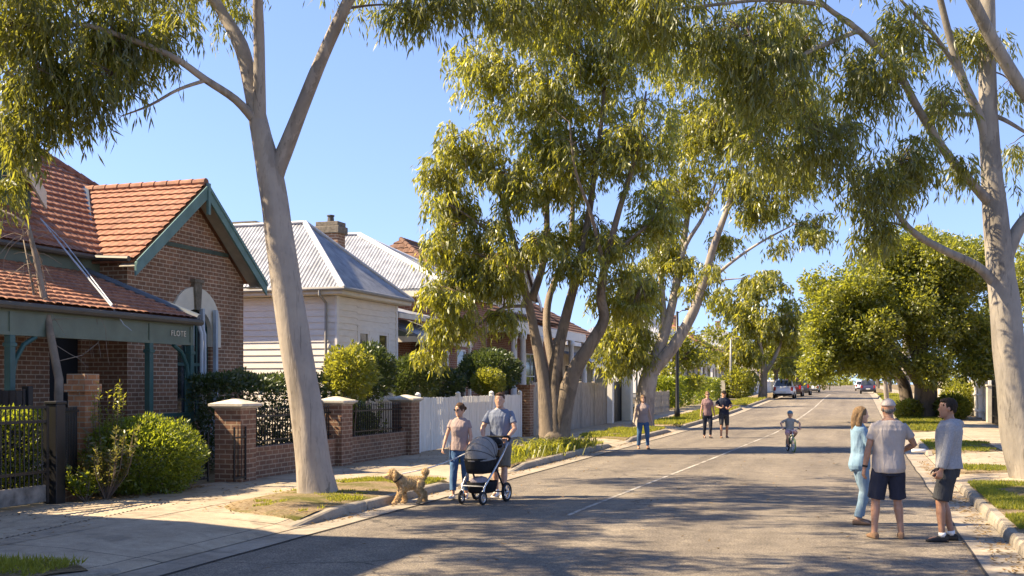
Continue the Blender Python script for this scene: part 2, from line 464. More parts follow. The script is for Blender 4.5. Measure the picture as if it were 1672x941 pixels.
def verge_mat(name, lo, hi):
    m, t, p = nmat(name); v = wco(t)
    n = noise_n(t, .9, 5, .65, v); n2 = noise_n(t, 24, 4, .7, v)
    dirt = ramp(t, n2, [(.3, (.115,.08,.05)), (.5, (.22,.165,.10)), (.7, (.36,.29,.19))])
    gr = ramp(t, n2, [(.3, (.05,.06,.015)), (.7, (.15,.14,.04))])
    c = mixc(t, ramp(t, n, [(lo, (0,0,0)), (hi, (1,1,1))]), dirt, gr)
    t.links.new(c, p.inputs['Base Color']); p.inputs['Roughness'].default_value = .95; p.inputs['Specular IOR Level'].default_value = .1
    t.links.new(bump(t, n2, .8, .03), p.inputs['Normal'])
    return m
M['verge'] = verge_mat('verge_soil', .48, .64)
M['soil'] = verge_mat('garden_soil', .5, .7)
M['lane_paint'] = None
def lane_mat():
    m, t, p = nmat('worn_lane_paint'); v = wco(t)
    n = noise_n(t, 14, 5, .75, v); n2 = noise_n(t, 1.1, 3, .6, v)
    a = N(t, 'ShaderNodeMath', operation='ADD'); t.links.new(n, a.inputs[0]); t.links.new(n2, a.inputs[1])
    c = mixc(t, ramp(t, a.outputs[0], [(.40, (0,0,0)), (.55, (1,1,1))]), (.40,.37,.32), (.20,.175,.145))
    c = mixc(t, ramp(t, a.outputs[0], [(.98, (0,0,0)), (1.12, (1,1,1))]), c, (.42,.39,.34))
    t.links.new(c, p.inputs['Base Color']); p.inputs['Roughness'].default_value = .8
    return m
M['lane_paint'] = lane_mat()

YS = [float(y) for y in np.concatenate([np.arange(-40, 50, 2), np.arange(50, 130, 4), np.arange(130, 420, 15), [430, 500, 620, 800, 1100]])]
def ysta(y0, y1, step=None):
    if step: 
        n = max(1, int(math.ceil((y1 - y0) / step))); return [y0 + (y1-y0)*i/n for i in range(n+1)]
    return [y0] + [y for y in YS if y0 + .01 < y < y1 - .01] + [y1]
def sweep(name, prof, y0, y1, m, step=None, zfun=None, xfun=None, kind=True, mb=None):
    """profile [(x,z)...] swept along the street over the ground's rise"""
    own = mb is None
    if own: mb = MB()
    ys = ysta(y0, y1, step); vs = []; n = len(prof)
    for y in ys:
        for (x, z) in prof:
            zz = z
            if zfun: zz = zfun(x, y, z)
            vs.append((x + (xfun(x, y) if xfun else 0), y, zz + gz(y)))
    fs = []
    for k in range(len(ys)-1):
        for i in range(n-1):
            fs.append((k*n+i, k*n+i+1, (k+1)*n+i+1, (k+1)*n+i))
    mb.add(vs, fs)
    if own:
        o = mb.build(name, m)
        return struct(o)
    return mb

KL, KR = -7.4, 1.8
sweep('ground', [(-300,.06),(-11.5,.10),(-9.6,.10),(-9.5,-.06),(4.0,-.06),(4.1,.10),(6.2,.10),(300,.06)], -40, 1100, M['soil'])
sweep('road', [(-7.42,0),(-5,.02),(-2.8,.035),(-.6,.02),(1.82,0)], -40, 430, M['asphalt'])
def edge_wob(x, y): return .035 * noise.noise(Vector((x, y * .8, 0))) if x > -7.2 and x < 1.6 else 0
sweep('gutter', [(KL+.0,.008),(KL+.5,.012)], -40, 430, M['gutter_con'], 1.0, xfun=edge_wob)
sweep('gutter', [(KR-.5,.012),(KR-.0,.008)], -40, 430, M['gutter_con'], 1.0, xfun=edge_wob)
M['joint'] = paint('joint_shadow', (.03,.027,.024), .8)
# dark strip at the gutter joint, the shadow line there put in as colour
for x0 in (KL+.5, KR-.53):
    sweep('joint_shadow_strip', [(x0,.0165),(x0+.03,.0165)], -40, 130, M['joint'], 1.0, xfun=lambda x, y: .035*noise.noise(Vector((x, y*.8, 0))) + .01*noise.noise(Vector((x, y*6, 3))))

# centre line: one worn painted line drifting across the crown
mb = MB(); 
def lane_x(y):
    pts = [(-40,-5.2),(17,-4.12),(30,-3.62),(45,-3.15),(80,-2.85),(430,-2.8)]
    for (a, xa), (b, xb) in zip(pts, pts[1:]):
        if a <= y <= b: return lerp(xa, xb, (y-a)/(b-a))
def crown(x):
    xs = [-7.42,-5,-2.8,-.6,1.82]; zs = [0,.02,.035,.02,0]
    return float(np.interp(x, xs, zs))
ys = [float(q) for q in np.arange(16.0, 130, 1.2)]
vs = []; 
for y in ys:
    for s in (-.036, .036):
        x = lane_x(y) + s * (1.0 if y < 60 else 1.3)
        vs.append((x, y, gz(y) + crown(x) + .006))
mb.add(vs, [(2*i, 2*i+1, 2*i+3, 2*i+2) for i in range(len(ys)-1)])
struct(mb.build('lane_marking', M['lane_paint']))

# verge, crossovers and footpath, left side
L_GRASS = [(-20, 9.9), (13.6, 20.4), (23.6, 34.4), (36.6, 46), (49, 76), (80, 99), (103, 160), (165, 420)]
L_CROSS = [(9.9, 13.6), (20.4, 23.6), (34.4, 36.6), (46, 49), (76, 80), (99, 103), (160, 165)]
R_GRASS = [(-20, 6), (6, 22.7), (24.8, 27.4), (32, 39), (46, 78), (82, 130), (135, 420)]
R_CROSS = [(22.7, 24.8), (27.4, 32), (39, 46), (78, 82), (130, 135)]
PL0, PL1 = -9.45, -11.62   # footpath edges left
PR0, PR1 = 3.9, 5.9
def vhalf(y, a, b):
    e = min(y - a if a > -15 else 9, b - y); e = max(0.0, min(1.0, e / 1.6))
    return math.sqrt(1 - (1-e)**2)
def verge_mesh(a, b, xk, xf):
    a = a + (.4 if a > -15 else 0); b = b - .4
    mb = MB(); ys = ysta(a, b, .25 if a < 50 else 2.0); ys = [ys[0]+.001] + ys + [ys[-1]-.001]; vs = []; n = 8
    for r_, y in enumerate(ys):
        k = vhalf(y, a, b); wv = .10*noise.noise(Vector((y*.9, xf, 0))) + .05*noise.noise(Vector((y*3.1, xf, 0)))
        xe = xk + (xf-xk)*(.12+.88*k) + wv*k
        for i in range(n):
            q = min(1, i/(n-2)); x = lerp(xk, xe, q); z = .140 - .012*q + .045*math.sin(math.pi*q)*k + .012*noise.noise(Vector((x*2, y*2, 0)))*min(1, 4*q*(1-q))
            ed = min(y-a if a > -10 else 9, b-y); z *= lerp(1, lerp(.62, 1, sstep(0, .5, ed)), max(0, 1-q*2.2))
            if i == n-1 or r_ in (0, len(ys)-1): z = -.02
            vs.append((x, y, z+gz(y)))
    fs = [(r*n+i, r*n+i+1, (r+1)*n+i+1, (r+1)*n+i) for r in range(len(ys)-1) for i in range(n-1)]
    if xf < xk: fs = [f[::-1] for f in fs]
    mb.add(vs, fs); return struct(mb.build('verge', M['verge'], smooth=True))
for a, b in L_GRASS: verge_mesh(a, b, KL-.14, PL0-.05)
def apron(y0, y1, edge, pr):
    zs0 = {x: (p, q) for x, p, q in pr}
    sweep('driveway_crossing', [(x, p) for x, p, q in pr], y0, y1, M['drive'], .17, zfun=lambda x, y, z: lerp(zs0[x][0], zs0[x][1], sstep(0, .8, abs(y-edge))))
for a, b in L_CROSS:
    sweep('driveway_crossing', [(PL0-.02,.128),(-8.7,.12),(KL-.14,.045),(KL+.03,.016)], a, b, M['drive'])
    for c_, d_, q_ in ((a-1.7, a, a), (b, b+1.7, b)): apron(c_, d_, q_, [(PL0-.02,.128,.127),(-8.7,.12,.119),(KL-.30,.062,.108),(KL-.13,.043,.028),(KL+.03,.016,.012)])
for a, b in R_GRASS: verge_mesh(a, b, KR+.14, PR0+.05)
for a, b in R_CROSS:
    sweep('driveway_crossing', [(KR-.03,.016),(KR+.14,.045),(2.9,.12),(PR0+.02,.128)], a, b, M['drive'])
    for c_, d_, q_ in ((a-1.2, a, a), (b, b+1.2, b)): apron(c_, d_, q_, [(KR-.03,.016,.012),(KR+.13,.043,.028),(KR+.30,.055,.108),(2.9,.12,.119),(PR0+.02,.128,.127)])
sweep('footpath', [(PL1,.132),(PL0,.132)], -20, 420, M['path'])
sweep('footpath', [(PR0,.132),(PR1,.132)], -20, 420, M['path'])
# ribbed concrete in front of the vehicle gate
mb = MB(); ys = np.arange(10.2, 15.0, .0225); vs = []
for i, y in enumerate(ys):
    z = .1385 + .006 * math.sin(y * 2*math.pi/.11)
    x0 = -11.6
    vs += [(x0, y, z), (-9.75 - .12*(y-10.2), y, z)]
mb.add(vs, [(2*i, 2*i+1, 2*i+3, 2*i+2) for i in range(len(ys)-1)])
struct(mb.build('ribbed_driveway', M['drive'], smooth=True))
# driveway behind the vehicle gate
sweep('driveway', [(-15.4,.112),(PL1+.01,.126)], 10.4, 14.6, M['drive'])

# kerbs: cast blocks with slightly different tops, dipping to the crossings
def kerb(segs, x, sgn, blk, chamfer=.03, jit=.006):
    mb = MB()
    for a, b in segs:
        a = max(a, -12); b = min(b, 200)
        if b <= a: continue
        y = a
        step = blk
        while y < b - .05:
            y2 = min(b, y + step)
            if b - y2 < .3: y2 = b
            dx = rnd.uniform(-jit, jit); dz = rnd.uniform(-jit, jit)
            def hh(yy):
                e = min(yy - a if a > -11 else 9, b - yy)
                return .145 * min(1, .25 + e / .9) if e < .7 else .145
            R = []
            ka = [y + .008, y + .03, (y+y2)/2, y2 - .03, y2 - .008]
            for q, yy in enumerate(ka):
                h = hh(yy) + dz; e = .012 if q in (0, 4) else 0
                x0 = x + sgn * (e - .0) + dx; x1 = x + sgn * (.165 - e) + dx
                R.append([Vector(p) for p in ((x0, yy, -.05+gz(yy)), (x0+sgn*.012, yy, h*.55+gz(yy)), (x0+sgn*.028, yy, h-chamfer*.5-e+gz(yy)),
                          (x0+sgn*.055, yy, h-e+gz(yy)), (x1, yy, h-e+gz(yy)), (x1, yy, -.05+gz(yy)))])
            mb.rings(R)
            y = y2
    return struct(mb.build('kerb', M['kerb_con'], smooth=False))
kerb([s for s in L_GRASS if s[1] > -5], KL, -1, 2.4)
kerb([s for s in R_GRASS if s[1] > -5], KR, 1, .82, .05, .012)

# ------------------------------------------------------------------ grass, litter
def leaf_quads(P, D, S, L, Wd, fold=.25):
    """kite-shaped leaves: base points P, directions D, side vectors S, lengths, widths -> verts, faces"""
    n = len(P)
    Nn = np.cross(D, S)
    L = L[:, None]; Wd = Wd[:, None]
    mid = P + D * L * .42
    V = np.empty((n, 4, 3))
    V[:, 0] = P
    V[:, 1] = mid + S * Wd * .5 + Nn * Wd * fold
    V[:, 2] = P + D * L
    V[:, 3] = mid - S * Wd * .5 + Nn * Wd * fold
    F = np.arange(n * 4).reshape(n, 4)
    return V.reshape(-1, 3), F
def unit(a): return a / np.maximum(1e-9, np.linalg.norm(a, axis=1))[:, None]
def quads_obj(name, V, F, mat, parent=None, base=None, mi=None, mats=None):
    me = bpy.data.meshes.new(name)
    off = np.array(ORG[parent.name]) if parent is not None else np.array(base if base is not None else (0,0,0))
    V = (V - off).astype(np.float32)
    me.vertices.add(len(V)); me.vertices.foreach_set('co', V.ravel())
    me.loops.add(F.size); me.loops.foreach_set('vertex_index', F.astype(np.int32).ravel())
    me.polygons.add(len(F)); me.polygons.foreach_set('loop_start', np.arange(0, F.size, 4, dtype=np.int32))
    for q in (mats or [mat]): me.materials.append(q)
    if mi is not None: me.polygons.foreach_set('material_index', mi.astype(np.int32))
    me.update(calc_edges=True)
    o = bpy.data.objects.new(name, me); COL.objects.link(o)
    if parent is not None: o.parent = parent
    elif base is not None: o.location = base
    return o

NR = np.random.default_rng(11)
def grass_patch(x0, x1, y0, y1, dens, h=.07, wd=.012, thr=.0, z=.122, seed=0, mat='grass_leaf', keep=None):
    z = .158; ra, rb = [s for s in (L_GRASS if x0 < 0 else R_GRASS) if s[0]-.3 <= y0 and y1 <= s[1]+.3][0]
    xk, xf = (KL-.14, PL0-.05) if x0 < 0 else (KR+.14, PR0+.05)
    n = int((x1-x0)*(y1-y0)*dens)
    X = NR.uniform(x0, x1, n); Y = NR.uniform(y0, y1, n)
    k = np.array([noise.noise(Vector((a*.9+seed, b*.9, 2.0))) + .35*noise.noise(Vector((a*3.1, b*3.1, 7.0))) for a, b in zip(X, Y)])
    edge = np.minimum(np.minimum(X-x0, x1-X), np.minimum(Y-y0, y1-Y))
    ok = (k > thr + .25*np.clip(.25-edge, 0, 1))
    ok &= (Y > ra+(.42 if ra > -15 else 0)) & (Y < rb-.42)
    ok &= np.array([abs(a-xk) < abs(xf-xk)*(.12+.88*vhalf(b, ra+(.4 if ra > -15 else 0), rb-.4)) + .05*noise.noise(Vector((a*5, b*5, 0))) for a, b in zip(X, Y)])
    if keep is not None: ok &= np.array([keep(a, b) for a, b in zip(X, Y)])
    X = X[ok]; Y = Y[ok]; k = k[ok]; n = len(X)
    P = np.stack([X, Y, np.array([gz(b) for b in Y]) + z - .01], 1)
    D = unit(np.stack([NR.normal(0,.55,n), NR.normal(0,.55,n), np.ones(n)], 1))
    A = NR.uniform(0, 6.28, n)
    S = unit(np.cross(D, np.stack([np.cos(A), np.sin(A), np.zeros(n)], 1)))
    L = h * NR.uniform(.5, 1.3, n) * (1 + .8*np.clip(k-thr, 0, .5)); Wd = wd * NR.uniform(.7, 1.4, n)
    return leaf_quads(P, D, S, L, Wd, .1)
def grass_obj(patches):
    Vs = []; Fs = []; o = 0
    for V, F in patches:
        Vs.append(V); Fs.append(F + o); o += len(V)
    ob = quads_obj('grass', np.concatenate(Vs), np.concatenate(Fs), M['grass_leaf'])
    return setp(ob, None, None, None, 'stuff')
ringT = lambda cx, cy, r: (lambda a, b: (a-cx)**2 + (b-cy)**2 > r*r)
PATCHES = [
    grass_patch(PL0, KL-.17, 13.7, 20.3, 1700, .055, .013, .16, keep=ringT(-8.65, 18.0, .75)),
    grass_patch(PL0, KL-.17, 18.2, 20.3, 2200, .06, .013, -.05, seed=4, keep=ringT(-8.65, 18.0, .8)),
    grass_patch(PL0, KL-.17, 5.5, 9.8, 1700, .07, .014, -.12, seed=9),
    grass_patch(PL0, KL-.17, 23.7, 34.3, 900, .09, .02, -.15, seed=3),
    grass_patch(PL0, KL-.17, 36.7, 45.9, 650, .09, .025, -.25, seed=13),
    grass_patch(PL0, KL-.17, 49.1, 75.9, 260, .10, .035, -.4, seed=23),
    grass_patch(PL0, KL-.17, 80.1, 99, 120, .12, .06, -.4, seed=33),
    grass_patch(KR+.17, PR0, 6.5, 22.6, 2600, .065, .014, -.22, seed=43),
    grass_patch(KR+.17, PR0, 24.9, 27.3, 1300, .06, .018, -.12, seed=53),
    grass_patch(KR+.17, PR0, 32.1, 38.9, 900, .07, .02, -.02, seed=63),
    grass_patch(KR+.17, PR0, 46.1, 77.9, 260, .11, .04, -.5, seed=73),
    grass_patch(KR+.17, PR0, 82, 120, 90, .12, .07, -.5, seed=83),
]
grass_obj(PATCHES)
def litter():
    Ps = []
    def strip(x0, x1, y0, y1, n, z):
        for _ in range(n): Ps.append((rnd.uniform(x0,x1), rnd.uniform(y0,y1), z))
    strip(-7.38, -7.15, 14, 45, 520, .022); strip(1.45, 1.78, 7, 30, 700, .022)
    strip(-9.4, -7.6, 14, 20, 420, .15); strip(-11.9, -11.2, 14.8, 17.6, 380, .145); strip(-11.5, -9.5, 10.5, 30, 260, .14)
    strip(2, 3.8, 8, 40, 300, .15); strip(-6.8, 1.4, 9, 34, 220, .04)
    P = np.array(Ps); n = len(P)
    P[:, 2] += np.array([gz(y) for y in P[:, 1]])
    A = NR.uniform(0, 6.28, n); D = unit(np.stack([np.cos(A), np.sin(A), NR.uniform(-.1,.35,n)], 1))
    S = unit(np.cross(D, np.array([[0,0,1.0]]).repeat(n,0) + NR.normal(0,.3,(n,3))))
    V, F = leaf_quads(P, D, S, NR.uniform(.05,.12,n), NR.uniform(.014,.03,n), .3)
    setp(quads_obj('leaf_litter', V, F, M['dry_leaf']), None, None, None, 'stuff')
litter()
# ------------------------------------------------------------------ roof and wall helpers
def roof_face(mb, poly, kind='tile', m=0, pitch=.235, course=.28):
    """a roof slope whose covering is modelled: poly is convex, first edge the eave, counter-clockwise from outside"""
    P = [Vector(p) for p in poly]
    n = Vector((0,0,0))
    for i in range(len(P)): n += P[i].cross(P[(i+1) % len(P)])
    n.normalize()
    if n.z < 0: P.reverse(); n = -n
    u = Vector((0,0,1)).cross(n).normalized(); v = n.cross(u).normalized()
    o = P[0]
    us = [(p-o).dot(u) for p in P]; vs_ = [(p-o).dot(v) for p in P]
    u0, u1, v0, v1 = min(us), max(us), min(vs_), max(vs_)
    bm = bmesh.new()
    if kind == 'tile':
        du = pitch/6; nu = int((u1-u0)/du)+2
        vl = []; k = 0
        while v0 + k*course < v1:
            b = v0 + k*course
            vl += [(b, .045), (b+.03, .05), (b+course-.012, .008)]; k += 1
        def hu(a):
            ph = (a/pitch) % 1.0
            return .026*abs(math.sin(math.pi*ph))**.8 + (.010 if ph < .17 else 0)
    else:
        du = pitch/6; nu = int((u1-u0)/du)+2
        vl = [(v0, .0), (v1, .0)]
        def hu(a): return .5*(.022 if kind == 'iron' else .03)*(1+math.sin(2*math.pi*a/pitch))
    grid = []
    jr = random.Random(3)
    for (vv, hv) in vl:
        row = []
        for i in range(nu):
            uu = u0 + i*du
            j = .006*noise.noise(Vector((uu*3, vv*3, 1.0))) if kind == 'tile' else 0
            row.append(bm.verts.new(o + u*uu + v*vv + n*(hu(uu)+hv+j)))
        grid.append(row)
    for a, b in zip(grid, grid[1:]):
        for i in range(nu-1): bm.faces.new((a[i], a[i+1], b[i+1], b[i]))
    for i in range(len(P)):
        a = P[i]; b = P[(i+1) % len(P)]
        e = (b-a)
        if e.length < 1e-4: continue
        out = e.cross(n).normalized()
        bmesh.ops.bisect_plane(bm, geom=bm.verts[:]+bm.edges[:]+bm.faces[:], plane_co=a, plane_no=out, clear_outer=True, dist=1e-5)
    mb.bm(bm, m)
    # solid underside
    mb.prism([p - n*.012 for p in P], -n*.06, m)
def ridge_caps(mb, a, b, r=.11, step=.36, m=0):
    a = Vector(a); b = Vector(b); L = (b-a).length; k = max(1, int(L/step)); d = (b-a)/k
    for i in range(k):
        p = a + d*i
        mb.tube([p - d.normalized()*.02, p + d*1.06], [r*1.08, r*.9], 10, True, m)
def boards(mb, axis, c, a0, a1, z0, z1, out, m=0, h=.2):
    """weatherboard wall face: axis 'x' = wall in plane x=c running along y"""
    k = int(math.ceil((z1-z0)/h))
    for i in range(k):
        za = z0+i*h; zb = min(z1, za+h)
        if axis == 'x': vs = [(c+out*.028, a0, za),(c+out*.028, a1, za),(c+out*.004, a1, zb),(c+out*.004, a0, zb),(c, a0, za),(c, a1, za)]
        else: vs = [(a0, c+out*.028, za),(a1, c+out*.028, za),(a1, c+out*.004, zb),(a0, c+out*.004, zb),(a0, c, za),(a1, c, za)]
        mb.add(vs, [(0,1,2,3),(4,5,1,0)], m)
def wall_x(mb, x0, x1, y0, y1, z0, z1, holes=(), m=0):
    """wall slab with rectangular holes (ya,yb,za,zb)"""
    ycuts = sorted({y0, y1, *[h[0] for h in holes], *[h[1] for h in holes]})
    for a, b in zip(ycuts, ycuts[1:]):
        hs = sorted([(h[2], h[3]) for h in holes if h[0] <= a+1e-6 and h[1] >= b-1e-6])
        z = z0
        for (p, q) in hs:
            if p > z+1e-6: mb.box(x0, x1, a, b, z, p, m)
            z = q
        if z < z1-1e-6: mb.box(x0, x1, a, b, z, z1, m)
def window_x(parent, x, y0, y1, z0, z1, frame, name='window', mull=1, mid=True, sgn=1, depth=.06, fw=.06, sill=None):
    """sash window set in a wall that faces sgn*x; x = outer face of the frame"""
    mb = MB(); xi = x - sgn*depth
    a, b = min(x, xi), max(x, xi)
    mb.box(a,b,y0,y0+fw,z0,z1); mb.box(a,b,y1-fw,y1,z0,z1); mb.box(a,b,y0+fw,y1-fw,z0,z0+fw); mb.box(a,b,y0+fw,y1-fw,z1-fw,z1)
    zm = (z0+z1)/2
    if mid: mb.box(a+.004,b-.004,y0+fw,y1-fw,zm-fw*.5,zm+fw*.5)
    for k in range(mull-1):
        yy = y0+(y1-y0)*(k+1)/mull
        mb.box(a+.008,b-.008,yy-fw*.3,yy+fw*.3,z0+fw,z1-fw)
    w_ = mb.build(name, frame, parent)
    g = MB(); xg = x - sgn*depth*.6; g.box(min(xg,xg-sgn*.01), max(xg,xg-sgn*.01), y0+fw*.5, y1-fw*.5, z0+fw*.5, z1-fw*.5)
    g.build('pane', M['glass'], w_)
    if sill:
        s = MB(); s.box(x-.02, x+.07*sgn, y0-.08, y1+.08, z0-.08, z0-.003); s.build('sill', sill, w_)
    return w_

# ------------------------------------------------------------------ house 1: brown brick with tiled roof
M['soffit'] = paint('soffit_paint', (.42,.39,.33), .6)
def brick_house():
    T = thing('brick_house', 'brown brick house with terracotta tiled roof, front gable and green verandah', 'house', (-18, 20, .1))
    gx = -15.95
    mb = MB()
    y0, y1, ze, yc, za = 21.45, 26.45, 4.78, 23.98, 6.72
    wall_x(mb, gx-.28, gx, y0, y1, .1, ze, [(23.4, 24.85, 1.05, 3.93)])
    def rise(y): return ze + (za-ze)*(1-abs(y-yc)/(yc-y0+.1))
    mb.prism([(gx, y0, ze-.001), (gx, y1, ze-.001), (gx, yc, za-.05)], (-.28, 0, 0))
    mb.box(-17.0, gx-.28, y0, y0+.25, .1, ze+.1); mb.box(-20, gx-.28, y1-.25, y1, .1, ze+.1)
    # back wall of the verandah with door opening, bay beyond the picture edge
    wall_x(mb, -17.25, -17.0, 14.3, y0, .1, 4.9, [(20.15, 21.2, .5, 3.05), (17.3, 18.4, 1.2, 3.0)])
    mb.box(-25, -24.7, 14.3, 26.5, .1, 4.9); mb.box(-24.7, -17.25, 14.3, 14.55, .1, 4.9); mb.box(-25, -17.2, 26.55, 26.8, .1, 4.9)
    mb.build('wall', M['brick'], T)
    # dark string course across the gable
    mb = MB(); zz = 5.35
    hw = (za-zz)/(za-ze)*(yc-y0)
    mb.box(gx-.01, gx+.03, yc-hw+.1, yc+hw-.1, zz, zz+.10); mb.build('string_course', paint('glazed_course', (.06,.085,.07), .4, .3), T)
    # roofs
    mb = MB()
    ex = gx+.42
    aY, bY = 21.15, 26.8; s = (za-ze)/(yc-y0)
    zaL = ze+.02; zap = zaL + s*(yc-aY)
    roof_face(mb, [(ex, aY, zaL), (ex, yc, zap), (-20.5, yc, zap), (-20.5, aY, zaL)])
    roof_face(mb, [(ex, bY, zaL), (-20.5, bY, zaL), (-20.5, yc, zap), (ex, yc, zap)])
    rx, rz_ = -20.2, 7.95
    roof_face(mb, [(-16.55, 14.1, 4.92), (-16.55, 27.2, 4.92), (rx, 23.6, rz_), (rx, 14.1, rz_)])
    roof_face(mb, [(-16.55, 27.2, 4.92), (-23.85, 27.2, 4.92), (rx, 23.6, rz_)])
    roof_face(mb, [(-23.85, 27.2, 4.92), (-23.85, 14.1, 4.92), (rx, 14.1, rz_), (rx, 23.6, rz_)])
    # small dormer gable on the main slope
    gd, gy, gz1, gz0, gh = -17.6, 18.9, 7.9, 6.35, 1.42
    for sg in (-1, 1):
        roof_face(mb, [(gd+.25, gy+sg*gh, gz0), (gd+.25, gy, gz1), (-20.6, gy, gz1), (-20.6, gy+sg*gh, gz0)])
    ridge_caps(mb, (ex, yc, zap+.05), (-19.2, yc, zap+.05))
    ridge_caps(mb, (rx, 23.6, rz_+.05), (-16.6, 27.15, 5.0)); ridge_caps(mb, (rx, 14.1, rz_+.05), (rx, 23.6, rz_+.05))
    ridge_caps(mb, (gd+.25, gy, gz1+.05), (-20.5, gy, gz1+.05))
    R = mb.build('roof', M['tile'], T)
    mb = MB()  # valley metal
    mb.bar((-16.7, 21.05, 4.98), (-19.15, 23.9, 7.12), .3, .02, up=(.5,-.4,.8)); mb.build('valley_flashing', M['flash_dark'], R)
    # bargeboards
    mb = MB()
    for sg, yy in ((-1, aY-.05), (1, bY+.05)):
        a = Vector((ex+.03, yy, zaL-.07 - .0)); b = Vector((ex+.03, yc, zap-.04))
        d = Vector((0, 0, -.30))
        mb.prism([a, b, b+d, a+d], (.05, 0, 0))
        mb.prism([a+Vector((.05,0,.05)), b+Vector((.05,0,.05)), b+Vector((.05,0,-.05)), a+Vector((.05,0,-.05))], (.025, 0, 0))
    mb.box(ex+.05, ex+.12, yc-.05, yc+.05, zap-.75, zap+.03)
    mb.build('bargeboard', M['barge'], T)
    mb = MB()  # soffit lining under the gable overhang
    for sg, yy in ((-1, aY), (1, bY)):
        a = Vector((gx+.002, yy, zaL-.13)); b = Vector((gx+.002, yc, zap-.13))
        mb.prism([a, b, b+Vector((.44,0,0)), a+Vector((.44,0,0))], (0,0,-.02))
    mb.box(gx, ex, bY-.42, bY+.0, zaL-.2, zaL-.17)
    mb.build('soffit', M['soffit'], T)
    mb = MB(); 
    a = Vector((gd+.27, gy+gh+.06, gz0-.07)); b = Vector((gd+.27, gy, gz1-.02)); c_ = Vector((gd+.27, gy-gh-.06, gz0-.07))
    for q in (a, c_): mb.prism([q, b, b+Vector((0,0,-.38)), q+Vector((0,0,-.38))], (.06,0,0))
    mb.build('bargeboard', M['cream'], T)
    mb = MB(); mb.prism([(gd, gy-gh+.05, 5.6), (gd, gy+gh-.05, 5.6), (gd, gy+gh-.05, gz0-.1), (gd, gy, gz1-.15), (gd, gy-gh+.05, gz0-.1)], (-.1,0,0)); mb.box(-19, gd-.1, gy+gh-.2, gy+gh-.1, 5.6, gz0-.1); mb.box(-19, gd-.1, gy-gh+.1, gy-gh+.2, 5.6, gz0-.1); mb.build('dormer_wall', M['teal'], T)
    # fascia and gutters
    mb = MB(); mb.box(-16.75, -16.70, 14.3, y0, 4.45, 4.9); mb.box(-17.0, -16.7, 14.3, 21.3, 4.40, 4.447); mb.build('fascia', M['sage'], T)
    mb = MB(); mb.tube([(-16.50, 14.1, 4.86), (-16.50, 21.0, 4.86)], .065, 8); mb.tube([(-16.5, 21.0, 4.86), (ex, 21.0-.06, 4.80)], .065, 8); mb.build('gutter', M['gutter_metal'], T)
    # verandah
    vx = -13.9
    V_ = MB()
    roof_face(V_, [(vx+.12, 14.1, 3.40), (vx+.12, 20.95, 3.40), (-16.7, 20.95, 4.48), (-16.7, 14.1, 4.48)], 'tile')
    V = V_.build('verandah_roof', M['tile'], T)
    mb = MB(); mb.tube([(vx+.15, 20.97, 3.45), (vx-.9, 20.97, 3.84), (-15.9, 20.97, 4.26), (-16.7, 20.97, 4.56)], .075, 8); mb.build('hip_flashing', M['flash_dark'], V)
    mb = MB(); mb.tube([(vx+.16, 14.1, 3.34), (vx+.16, 21.05, 3.34)], .07, 8); mb.build('gutter', M['gutter_metal'], V)
    mb = MB(); mb.prism([(vx, 20.9, 3.32), (-16.7, 20.9, 3.32), (-16.7, 20.9, 4.40)], (0, -.03, 0)); mb.build('end_panel', M['sage'], V)
    mb = MB(); mb.box(vx-.05, vx+.03, 14.2, 20.92, 2.90, 3.30)
    mb.box(vx-.07, vx+.05, 14.2, 20.92, 2.84, 2.90); mb.box(vx-.07, vx+.05, 14.2, 20.92, 3.24, 3.285)
    for yy in (15.5, 19.4, 20.86): mb.box(vx-.075, vx+.055, yy-.06, yy+.06, 2.82, 3.30)
    B = mb.build('frieze_beam', M['sage'], T)
    cu = bpy.data.curves.new('letters', 'FONT'); cu.body = 'FLOTE'; cu.size = .17; cu.extrude = .008; cu.align_x = 'CENTER'; cu.space_character = 1.15
    to = bpy.data.objects.new('letters_tmp', cu); COL.objects.link(to)
    bpy.context.view_layer.update()
    me = bpy.data.meshes.new_from_object(to.evaluated_get(bpy.context.evaluated_depsgraph_get()))
    bpy.data.objects.remove(to)
    me.transform(Matrix.Translation((vx+.055, 20.35, 3.02)) @ Matrix.Rotation(math.radians(90), 4, 'Z') @ Matrix.Rotation(math.radians(90), 4, 'X'))
    me.transform(Matrix.Translation(-ORG[T.name])); me.materials.clear(); me.materials.append(M['cream'])
    lo = bpy.data.objects.new('lettering', me); COL.objects.link(lo); lo.parent = B
    for yy in (15.5, 19.4, 20.86):
        mb = MB(); mb.bbox(vx-.065, vx+.065, yy-.065, yy+.065, .45, 2.84, .012); mb.bbox(vx-.085, vx+.085, yy-.085, yy+.085, 2.64, 2.71, .01); mb.bbox(vx-.085, vx+.085, yy-.085, yy+.085, .45, .7, .012)
        mb.build('post', M['teal'], T)
    for yy, sg in ((15.5, 1), (20.86, -1)):
        mb = MB(); pts = [(vx, yy+sg*.06, 2.13), (vx, yy+sg*.12, 2.40), (vx, yy+sg*.32, 2.68), (vx, yy+sg*.62, 2.83)]
        mb.tube(pts, .045, 8); mb.build('bracket', M['teal'], T)
    mb = MB(); mb.box(-17, vx+.1, 14.2, 21.2, .1, .46); mb.build('verandah_floor', M['concrete_wall'], T)
    mb = MB(); mb.box(vx-.04, vx+.04, 19.46, 20.8, 1.30, 1.38); mb.box(vx-.03, vx+.03, 19.46, 20.8, .62, .68)
    for k in range(9): mb.box(vx-.012, vx+.012, 19.55+k*.14, 19.575+k*.14, .68, 1.30)
    mb.build('railing', M['teal'], T)
    mb = MB(); mb.bbox(-17.2, -17.1, 20.15, 21.2, .5, 3.05, .01); D_ = mb.build('door', M['dark'], T)
